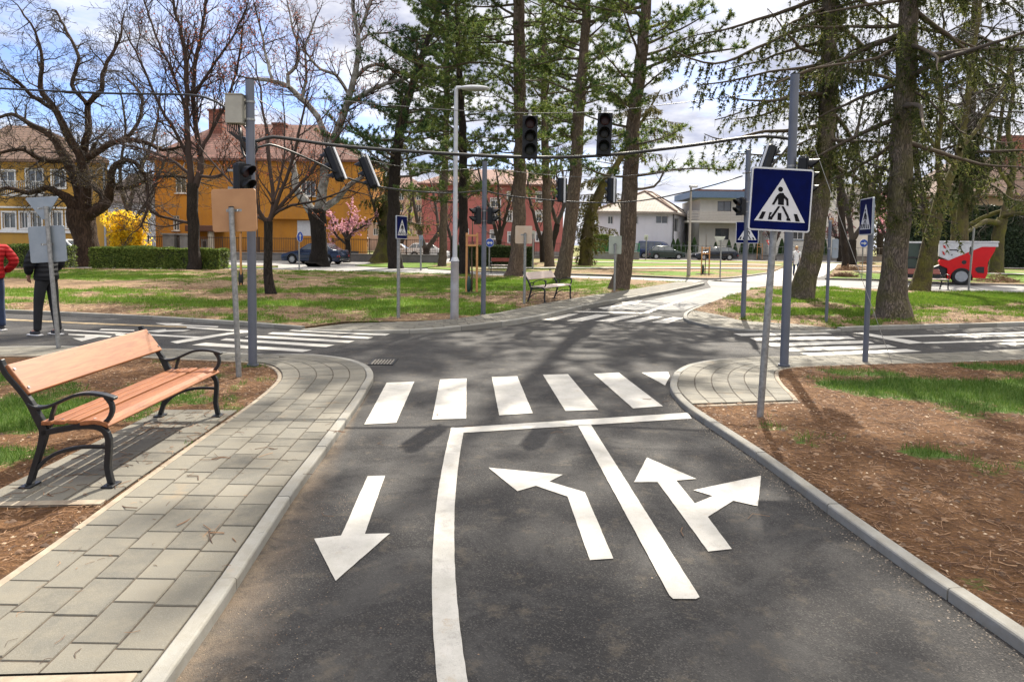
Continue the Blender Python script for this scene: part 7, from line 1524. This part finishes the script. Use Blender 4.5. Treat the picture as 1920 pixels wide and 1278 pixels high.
conifer('leaning middle pine directly behind the pale bench', 28.9, [(1053, 530, 30), (1062, 470, 26), (1072, 400, 25), (1080, 300, 23), (1086, 200, 21), (1095, 100, 18), (1100, 0, 16)], 20, 'pine', 52, 4.3, 3.2, 96, BK_PINE, M_PINE, .34, shape=pine_shape,
        limbs=[([(1095, 40, 6), (1120, 38, 6), (1150, 30, 5), (1165, 0, 4)], -1, False), ([(1086, 110, 6), (1110, 150, 5), (1160, 165, 4)], 1, False)])
conifer('curved pine with a thick reddish trunk right of the pale bench', 23.4, [(1161, 548, 38), (1168, 510, 31), (1176, 450, 29), (1180, 380, 30), (1184, 310, 28), (1188, 230, 25), (1200, 130, 22), (1208, 50, 20), (1214, -40, 18)], 24, 'pine', 53, 3.8, 4.3, 92, BK_PINE, M_PINE, .42, shape=pine_shape, left=.4,
        limbs=[([(1192, 330, 9), (1225, 325, 8), (1270, 318, 6), (1320, 316, 4), (1370, 320, 3)], -1.5, False), ([(1190, 355, 8), (1225, 350, 7), (1245, 325, 5), (1258, 300, 4)], 1, True), ([(1205, 112, 8), (1260, 108, 7), (1320, 100, 6), (1400, 88, 4)], -2, False)])
conifer('broad dark pine filling the sky left of the street lamp', 40.4, [(742, 505, 26), (738, 450, 24), (738, 380, 22), (742, 300, 20), (760, 200, 16), (790, 110, 12)], 19, 'pine', 54, 5.2, 5.0, 74, BK_DARK, foliage_mat('dark_pine_needles', (.024, .072, .030), (.050, .100, .030), (.12, .16, .045), .45, ns=.7), .12, shape=lambda f: 1.05 - .6 * f, size=.20, k=12, nw=.017)
conifer('ivy-mossed thick spruce trunk left of the broad dark pine', 50.0, [(712, 495, 40), (722, 460, 30), (728, 400, 24), (735, 340, 18)], 14, 'spruce', 55, 3.2, 3.6, 34, BK_MOSS, M_SPRN, .2, size=.30, k=12, nw=.02)
conifer('dark pine with a thin black trunk behind the street lamp', 34, [(872, 524, 20), (870, 460, 17), (868, 380, 17), (868, 280, 15), (864, 190, 13)], 17, 'pine', 56, 3.6, 3.6, 76, BK_DARK, M_PINE, .12, shape=lambda f: 1.0 - .45 * f, size=.19, nw=.015)
conifer('pine of the second row between the straight and the leaning pine', 46, [(1030, 497, 18), (1026, 400, 16), (1022, 250, 14), (1020, 120, 12)], 20, 'pine', 57, 4.5, 4.0, 74, BK_PINE, M_PINE, .2, shape=pine_shape, size=.2, nw=.018)
conifer('slender pine of the second row behind the street lamp head', 44, [(830, 497, 15), (832, 400, 14), (836, 250, 12), (838, 100, 10)], 20, 'pine', 58, 5.5, 3.8, 70, BK_PINE, M_PINE, .2, shape=pine_shape, size=.2, nw=.018)
conifer('tree with ivy and dense drooping foliage behind the leaning middle pine', 50.2, [(1098, 500, 24), (1100, 450, 22), (1108, 400, 20), (1130, 350, 18), (1150, 320, 12)], 13, 'spruce', 59, 1.4, 3.4, 44, BK_MOSS, foliage_mat('ivy_yellow_green', (.075, .075, .02), (.11, .10, .03), (.20, .17, .05), .4), .15, size=.28, k=10, nw=.02, shape=lambda f: .5 + .6 * f)
conifer('leaning spruce with a furrowed trunk right of the large pedestrian sign', 19.8, [(1502, 567, 46), (1512, 520, 38), (1524, 460, 36), (1536, 380, 33), (1545, 300, 30), (1551, 200, 29), (1553, 100, 27), (1556, 0, 25)], 23, 'spruce', 60, 3.9, 5.2, 80, BK_SPR, M_SPRN, .38,
        limbs=[([(1545, 35, 10), (1480, 62, 9), (1420, 90, 8), (1340, 120, 6), (1260, 95, 4)], -2.5, False), ([(1550, 118, 9), (1500, 128, 8), (1440, 135, 6), (1370, 152, 5), (1310, 160, 3)], -2, True), ([(1548, 178, 8), (1500, 185, 7), (1440, 190, 5), (1390, 210, 4), (1340, 225, 3)], 1.5, True), ([(1550, 20, 9), (1600, 5, 8), (1660, -10, 6)], -1, False), ([(1546, 250, 6), (1510, 265, 5), (1470, 285, 4)], -1, False)], size=.19, nw=.014, sub=1.0, shape=lambda f: .85 + .1 * f)
conifer('thickest near spruce with a flared straight trunk at right', 14.75, [(1675, 604, 52), (1676, 560, 47), (1680, 480, 42), (1686, 380, 40), (1692, 280, 38), (1697, 180, 35), (1701, 60, 33), (1703, -30, 31)], 22, 'spruce', 61, 3.6, 4.4, 74, BK_SPR, M_SPRN, .42, flare=1.75,
        limbs=[([(1697, 80, 9), (1640, 110, 8), (1590, 118, 7), (1520, 130, 5), (1450, 160, 4)], -1, True), ([(1700, 70, 8), (1650, 75, 7), (1600, 95, 5), (1560, 130, 4), (1500, 190, 3)], 2, False), ([(1705, 50, 9), (1760, 60, 8), (1830, 90, 6), (1900, 110, 4)], 1, True), ([(1697, 160, 7), (1740, 190, 6), (1790, 235, 4), (1810, 250, 3)], -1, True), ([(1690, 330, 6), (1640, 310, 5), (1590, 295, 4)], 1, True)], size=.17, nw=.012, sub=1.0, shape=lambda f: .85 + .1 * f)
conifer('dark spruce mass behind the right trunks near the top right corner', 31, [(1800, 520, 22), (1806, 400, 20), (1815, 250, 17), (1825, 100, 14)], 18, 'spruce', 62, 5.0, 4.2, 70, BK_MOSS, foliage_mat('dark_spruce_needles', (.028, .045, .014), (.055, .07, .02), (.12, .13, .04), .4), .15, size=.24, nw=.015)
conifer('spruce beyond the large sign between the curved pine and the leaning spruce', 33, [(1330, 505, 0.5), (1330, 504, .5)], .5, 'spruce', 63, .3, .3, 3, BK_SPR, M_SPRN) if False else None
# blossom trees and shrubs
PBl = PV(dens=[0, 3.4, 4.2, 3.6], n=[8, 4, 3, 3], step=[.3, .25, .2, .15], len=[(0, 0), (.8, 1.5), (.4, .9), (.2, .45)], r=[0, .03, .014, .008], wig=[.1, .15, .2, .2], up=[0, .08, .05, .03], ang=[(0, 0), (30, 60), (30, 60), (30, 60)], rmin=.007)
bare_tree('pink flowering tree before the orange house corner', 50.5, [(650, 481, 11), (652, 460, 10), (651, 448, 10)], [([(651, 450, 8), (640, 430, 6), (628, 415, 4)], 1), ([(651, 450, 8), (665, 432, 6), (680, 425, 4)], -1), ([(651, 450, 7), (652, 425, 5), (655, 412, 3)], 0), ([(650, 458, 5), (630, 440, 4), (625, 425, 3)], -1)], PBl, BK_DARK, 71, buds=16, budm=M_PINK, budsize=.09, name='blossom_tree')
bare_tree('pink flowering tree behind the thick near spruce trunk', 66, [(1664, 480, 9), (1664, 450, 8)], [([(1664, 450, 7), (1650, 420, 5), (1645, 400, 4)], 1), ([(1664, 450, 7), (1678, 420, 5), (1690, 390, 4)], -1), ([(1664, 450, 6), (1664, 420, 4), (1660, 390, 3)], 0)], PBl, BK_DARK, 72, buds=14, budm=M_PINK, budsize=.12, name='blossom_tree')
bare_tree('dull purple-leaved tree before the white flat-roofed house', 76, [(1575, 485, 8), (1575, 460, 8)], [([(1575, 460, 7), (1562, 430, 5), (1555, 415, 4)], 1), ([(1575, 460, 7), (1588, 435, 5), (1595, 415, 4)], -1), ([(1575, 460, 6), (1574, 430, 4), (1572, 410, 3)], 0)], PBl, BK_DARK, 73, buds=9, budm=foliage_mat('purple_leaves', (.13, .045, .055), (.17, .06, .07), (.24, .10, .11), .4), budsize=.10, name='purple_tree')
bare_tree('dull purple-leaved shrub tree before the balcony house, behind the large sign pole', 78, [(1450, 485, 8), (1450, 460, 8)], [([(1450, 460, 7), (1438, 430, 5), (1430, 418, 4)], 1), ([(1450, 460, 7), (1462, 435, 5), (1470, 418, 4)], -1)], PBl, BK_DARK, 74, buds=4, budm=foliage_mat('purple_leaves_far', (.13, .045, .055), (.17, .06, .07), (.24, .10, .11), .4), budsize=.10, name='purple_tree')
bare_tree('tall yellow-green young-leaved tree behind the thick near spruce', 95, [(1650, 480, 12), (1650, 420, 11)], [([(1650, 420, 9), (1640, 370, 7), (1630, 330, 5)], 1), ([(1650, 420, 9), (1665, 370, 7), (1680, 330, 5)], -1), ([(1650, 420, 8), (1650, 360, 6), (1652, 320, 4)], 0)], PV(dens=[0, 1.5, 1.8, 1.6], n=[8, 4, 3, 3], step=[.6, .5, .4, .3], len=[(0, 0), (1.6, 3), (.9, 1.6), (.4, .8)], r=[0, .06, .03, .016], rmin=.012), BK_DARK, 75, buds=8, budm=M_GRNY, budsize=.17, name='young_leaved_tree')
bare_tree('pale yellow-green young tree left of the red building', 70, [(752, 486, 8), (752, 460, 8)], [([(752, 460, 7), (742, 420, 5), (738, 390, 4)], 1), ([(752, 460, 7), (765, 420, 5), (770, 385, 4)], -1)], PBl, BK_DARK, 76, buds=10, budm=M_GRNY, budsize=.12, name='young_leaved_tree')
# forsythia: many arching shoots
rs = np.random.RandomState(5); t = thing('forsythia_bush', 'bright yellow flowering forsythia bush beside the grey house', 'bush', (X(240, 44.5), 44.5, 0)); W = Wood(); tips = []; rr = random.Random(5)
for i in range(150):
    a = rr.random() * 2 * PI; d = nrm((math.cos(a) * .14, math.sin(a) * .14, 1.3)); p = (rr.gauss(0, .35), rr.gauss(0, .25), 0); pts = [p]; L = rr.uniform(1.2, 3.6)
    for k in range(7): d = nrm((d[0] + math.cos(a) * .035, d[1] + math.sin(a) * .035, d[2] - .10 * (k > 3) - rr.random() * .04)); p = tuple(p[j] + d[j] * L / 7 for j in range(3)); pts.append(p)
    W.add(pts, [.02 - .002 * k for k in range(8)], 3); tips.append((pts, 1))
finish(t, W, M_TWIG, 'shoots'); P_, D_ = sample_tips(tips, 60, rs, .12); P_ += rs.normal(size=P_.shape) * .10; V, F = leaf_cloud(P_, D_, .075, rs, 1.2, asp=.6); np_mesh('crown', V, F, M_YEL, t)
# distant mass of trees closing the horizon
for (lab, Y, u0, u1, h, seed) in (('low hazy line of distant trees left of the red building', 150, 560, 1010, 9, 1), ('low line of distant trees behind the white houses', 160, 1110, 1800, 10, 2), ('low line of distant trees at the far left', 130, -200, 420, 9, 3)):
    rs = np.random.RandomState(seed); n = 9000; x = rs.uniform(X(u0, Y), X(u1, Y), n); top = h * (.55 + .6 * fbm(x * .12 + 50, x * 0 + 3, seed, 4)); z = rs.rand(n) ** .7 * top; y = Y + rs.uniform(-4, 4, n)
    V, F = leaf_cloud(np.column_stack([x, y, z]), rs.normal(size=(n, 3)), .45, rs, 1); o = np_mesh('distant_trees', V, F, foliage_mat('distant_leaves_%d' % seed, (.06, .06, .035), (.09, .08, .045), (.14, .12, .06), .2), None); tag(o, lab, None, None, 'stuff')
# ================================================================== GRASS, LITTER
def blades(name, isl, n, box, hgt, w, seed, m, ythin=0, thr=.45):
    rs = np.random.RandomState(seed); x = rs.uniform(box[0], box[1], n * 4); y = box[2] + (box[3] - box[2]) * rs.rand(n * 4) ** (1 + ythin); z, g, ins = zgrass(isl, x, y); e = g + (fbm(x * 9, y * 9, seed, 3) - .5) * .6
    k = ins & (e > thr) & (rs.rand(len(x)) < np.clip((e - thr) * 3 + .15, 0, 1)); x, y, z = x[k][:n], y[k][:n], z[k][:n]; c = len(x)
    if not c: return
    a = rs.rand(c) * 2 * PI; L = hgt * rs.uniform(.45, 1.3, c) ; lean = rs.uniform(.1, .75, c); b = rs.rand(c) * 2 * PI; ww = w * rs.uniform(.6, 1.3, c)
    P = np.column_stack([x, y, z - .004]); U = np.column_stack([np.cos(a), np.sin(a), 0 * a]) * ww[:, None]; T = np.column_stack([np.cos(b) * lean, np.sin(b) * lean, np.ones(c)]) * L[:, None]
    V = np.empty((c, 5, 3)); V[:, 0] = P - U; V[:, 1] = P + U; V[:, 2] = P + T * [.45, .45, .6] + U * .7; V[:, 3] = P + T * [.45, .45, .6] - U * .7; V[:, 4] = P + T * [1, 1, .92]
    i = np.arange(c)[:, None] * 5; o = np_mesh(name, V.reshape(-1, 3), [i + [0, 1, 2, 3], i + [3, 2, 4]], m); tag(o, None, None, None, 'stuff'); o['label'] = 'short fresh grass growing in patches on the earth'
M_GRASS = foliage_mat('grass_blades', (.045, .105, .012), (.075, .145, .02), (.15, .20, .045), .35, ns=3)
M_GRASS2 = foliage_mat('lawn_grass_blades', (.070, .155, .010), (.115, .20, .018), (.21, .24, .05), .45, ns=.8)
blades('grass', 'soil_left', 26000, (-7, -2.2, 4.5, 9), .055, .0022, 1, M_GRASS)
blades('grass', 'soil_right', 60000, (1.8, 12, 3.5, 12), .065, .0024, 2, M_GRASS)
blades('grass', 'lawn_middle', 150000, (-22, 8, 11.5, 35), .075, .0045, 3, M_GRASS2, 0, .42)
blades('grass', 'lawn_right', 110000, (3.6, 26, 12.3, 26), .08, .005, 4, M_GRASS2, 0, .42)
for k_, bx in enumerate(((-5, 32, 31, 72), (15, 60, 29, 74))): pass
def litter(name, isl, n, box, seed, m, kind, size, zoff=.004, ypow=1.0, excl=None):
    rs = np.random.RandomState(seed); x = rs.uniform(box[0], box[1], n * 3); y = box[2] + (box[3] - box[2]) * rs.rand(n * 3) ** ypow
    if isl: z, g, ins = zgrass(isl, x, y); k = ins & (g < .75); x, y, z = x[k][:n], y[k][:n], z[k][:n]
    else: x, y = x[:n], y[:n]; z = np.full(len(x), 0.0)
    c = len(x); a = rs.rand(c) * 2 * PI; s = size * rs.uniform(.35, 1.4, c); P = np.column_stack([x, y, z + zoff]); D = np.column_stack([np.cos(a), np.sin(a), rs.normal(0, .10, c)]); Nn = np.column_stack([-np.sin(a), np.cos(a), 0 * a])
    if kind == 'twig':
        w = size * .018 * rs.uniform(.6, 1.6, c); bend = rs.normal(0, .22, c) * s; V = np.empty((c, 9, 3)); up = np.array([0, 0, 1.])
        for q, (t, bb) in enumerate(((-.5, 0), (0, 1), (.5, 0))):
            C = P + D * (t * s)[:, None] + Nn * (bend * bb)[:, None] + up * (.003 + .004 * rs.rand(c))[:, None] * (1 - abs(t))
            V[:, q * 3] = C + Nn * w[:, None]; V[:, q * 3 + 1] = C + up * (w * 1.4)[:, None]; V[:, q * 3 + 2] = C - Nn * w[:, None]
        i = np.arange(c)[:, None] * 9; F = np.concatenate([i + [q * 3 + a_, q * 3 + a_ + 1, q * 3 + a_ + 4, q * 3 + a_ + 3] for q in (0, 1) for a_ in (0, 1)])
        o = np_mesh(name, V.reshape(-1, 3), F, m)
    elif kind == 'chip':
        V = np.empty((c, 6, 3)); h = s * .4
        for q in range(5): th = 2 * PI * q / 5; rr_ = s * rs.uniform(.5, 1, c); V[:, q] = P + D * (np.cos(th) * rr_)[:, None] + Nn * (np.sin(th) * rr_ * .6)[:, None]
        V[:, 5] = P + np.array([0, 0, 1.]) * h[:, None]; i = np.arange(c)[:, None] * 6; F = np.concatenate([i + [q, (q + 1) % 5, 5] for q in range(5)]); o = np_mesh(name, V.reshape(-1, 3), F, m)
    tag(o, None, None, None, 'stuff'); o['label'] = {'twig': 'dry brown pine needles and twigs scattered about', 'chip': 'small stones and bits of bark on the earth'}[kind]; return o
def multi(name, c1, c2, c3):
    m, nt, b = newmat(name); g = N(nt, 'ShaderNodeNewGeometry'); nt.links.new(ramp(nt, g.outputs['Random Per Island'], [(0, c1), (.5, c2), (1, c3)]), b.inputs['Base Color']); b.inputs['Roughness'].default_value = .9; return m
M_LIT = multi('brown_litter', (.04, .020, .012), (.10, .048, .024), (.30, .18, .10)); M_CHIP = multi('stones_and_bark', (.10, .055, .03), (.20, .12, .07), (.42, .33, .23)); M_DARKLIT = multi('dark_twigs', (.05, .03, .02), (.10, .06, .035), (.16, .10, .06))
litter('pine_litter', 'soil_right', 15000, (1.7, 6.5, 2.0, 9), 1, M_LIT, 'twig', .075, ypow=1.3); litter('pine_litter', 'soil_left', 9000, (-5.5, -2.1, 2.2, 8.6), 2, M_LIT, 'twig', .075)
litter('pebbles', 'soil_right', 4500, (1.7, 7.5, 2.0, 9.5), 3, M_CHIP, 'chip', .015, .0, 1.2); litter('pebbles', 'soil_left', 3500, (-6, -2.1, 2.2, 8.6), 4, M_CHIP, 'chip', .014, .0)
litter('pebbles', 'soil_right', 1100, (1.7, 7.5, 2.0, 9.5), 31, multi('soil_clods', (.05, .028, .016), (.10, .058, .032), (.17, .10, .055)), 'chip', .036, .0, 1.2); litter('pebbles', 'soil_left', 600, (-6, -2.1, 2.2, 8.6), 32, bpy.data.materials['soil_clods'], 'chip', .034, .0)
litter('pebbles', 'lawn_middle', 9000, (-12, 5, 11.5, 26), 5, M_CHIP, 'chip', .028, .0); litter('pebbles', 'lawn_right', 6000, (3.6, 16, 12.3, 25), 6, M_CHIP, 'chip', .028, .0)
litter('pine_litter', 'lawn_middle', 9000, (-12, 5, 11.5, 22), 7, M_LIT, 'twig', .14); litter('pine_litter', 'lawn_right', 6000, (3.6, 16, 12.3, 22), 8, M_LIT, 'twig', .14)
def lie(name, n, poly, z, seed, size, m=M_DARKLIT, kind='twig'):
    o = litter(name, None, n, (min(p[0] for p in poly), max(p[0] for p in poly), min(p[1] for p in poly), max(p[1] for p in poly)), seed, m, kind, size, z); return o
lie('pine_litter', 20, [(-2.2, 2.3), (-1.28, 5.5)], .058, 11, .13, M_LIT); lie('pine_litter', 60, [(-2.2, 2.3), (-1.28, 6.5)], .058, 16, .05, M_LIT); lie('pine_litter', 9, [(-1.1, 2.3), (1.7, 7)], .004, 12, .12); lie('pebbles', 260, [(-1.15, 2.3), (1.9, 7)], .0, 13, .005, M_CHIP, 'chip')
lie('pebbles', 700, [(-1.2, 2.2), (-.80, 4.2)], .0, 14, .0032, M_CHIP, 'chip'); lie('pine_litter', 120, [(-3.05, 3.95), (-2.42, 6.0)], .053, 15, .09, M_LIT)

# dark grit in the right gutter and crumbs on the kerb line
rs = np.random.RandomState(77); K = [tuple(q) for q in catmull(B_out[1:9], .1)]; P_ = []
for _ in range(2600):
    i = rs.randint(0, len(K) - 1); a, b = K[i], K[i + 1]; q = rs.rand(); d = -abs(rs.normal(0, .07)) - .004; P_.append((a[0] + (b[0] - a[0]) * q + d, a[1] + (b[1] - a[1]) * q, .001))
P_ = np.array(P_); s_ = rs.uniform(.0018, .006, len(P_)); V = np.empty((len(P_), 5, 3))
for q in range(4): V[:, q] = P_ + np.column_stack([np.cos(q * PI / 2 + s_ * 900) * s_, np.sin(q * PI / 2 + s_ * 900) * s_, 0 * s_])
V[:, 4] = P_ + np.column_stack([0 * s_, 0 * s_, s_ * .9]); i = np.arange(len(P_))[:, None] * 5
o = np_mesh('gutter_grit', V.reshape(-1, 3), np.concatenate([i + [q, (q + 1) % 4, 4] for q in range(4)]), multi('grit', (.03, .028, .026), (.08, .07, .06), (.25, .21, .17))); tag(o, None, None, None, 'stuff'); o['label'] = 'dark grit lying in the gutter along the right kerb'
# ================================================================== SKY, SUN, CAMERA
w = bpy.data.worlds.new('World'); sc.world = w; w.use_nodes = True; nt = w.node_tree; bg = nt.nodes['Background']
SUN_AZ, SUN_EL = math.radians(16), math.radians(42)
sky = N(nt, 'ShaderNodeTexSky', sky_type='NISHITA'); sky.sun_disc = False; sky.sun_elevation = SUN_EL; sky.sun_rotation = SUN_AZ; sky.air_density = 1.0; sky.dust_density = .6; sky.ozone_density = 2.0
tc = N(nt, 'ShaderNodeTexCoord'); sx = N(nt, 'ShaderNodeSeparateXYZ'); nt.links.new(tc.outputs['Generated'], sx.inputs[0])
zc_ = mth(nt, 'ADD', mth(nt, 'MAXIMUM', sx.outputs[2], 0), .16); cx = N(nt, 'ShaderNodeCombineXYZ')
nt.links.new(mth(nt, 'DIVIDE', sx.outputs[0], zc_), cx.inputs[0]); nt.links.new(mth(nt, 'DIVIDE', sx.outputs[1], zc_), cx.inputs[1]); cx.inputs[2].default_value = 3.7
n1 = noise(nt, cx.outputs[0], 1.5, 8, .6, .4); n2 = noise(nt, cx.outputs[0], 2.6, 6, .6)
bias = mth(nt, 'MULTIPLY', sx.outputs[0], .17)
cover = ramp(nt, mth(nt, 'ADD', n1, bias), [(.35, 0), (.51, 1)])
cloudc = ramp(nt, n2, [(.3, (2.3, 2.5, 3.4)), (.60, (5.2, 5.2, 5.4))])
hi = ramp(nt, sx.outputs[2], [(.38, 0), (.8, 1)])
cloudc = mix(nt, hi, cloudc, (13.2, 12.6, 11.8))  # clouds above the frame brightened and warmed as added fill light
blue = mix(nt, 1.0, sky.outputs[0], (.66, .70, .92), 'MULTIPLY')
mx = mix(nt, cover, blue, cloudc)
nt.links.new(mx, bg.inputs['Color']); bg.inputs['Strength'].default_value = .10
sd_ = Vector((math.sin(SUN_AZ) * math.cos(SUN_EL), math.cos(SUN_AZ) * math.cos(SUN_EL), math.sin(SUN_EL)))
l = bpy.data.lights.new('sun', 'SUN'); l.energy = 5.0; l.angle = math.radians(.6); l.color = (1, .92, .79); lo = bpy.data.objects.new('sun', l); COL.objects.link(lo); lo.rotation_euler = sd_.to_track_quat('Z', 'Y').to_euler(); lo.location = (0, 0, 30)
cam = bpy.data.cameras.new('camera'); cam.sensor_width = 36; cam.lens = 36 * FPX / 1920; cam.shift_y = -107 / 1920; cam.clip_start = .05; cam.clip_end = 2000
co = bpy.data.objects.new('camera', cam); COL.objects.link(co); co.location = (0, 0, CAMH); co.rotation_euler = CR.to_euler(); sc.camera = co
sc.view_settings.view_transform = 'Standard'; sc.view_settings.look = 'None'; sc.view_settings.exposure = 1.15; sc.view_settings.gamma = 1
sc.cycles.max_bounces = 6; sc.cycles.diffuse_bounces = 3; sc.cycles.glossy_bounces = 3; sc.cycles.transmission_bounces = 3; sc.cycles.transparent_max_bounces = 4
sc.cycles.use_denoising = True
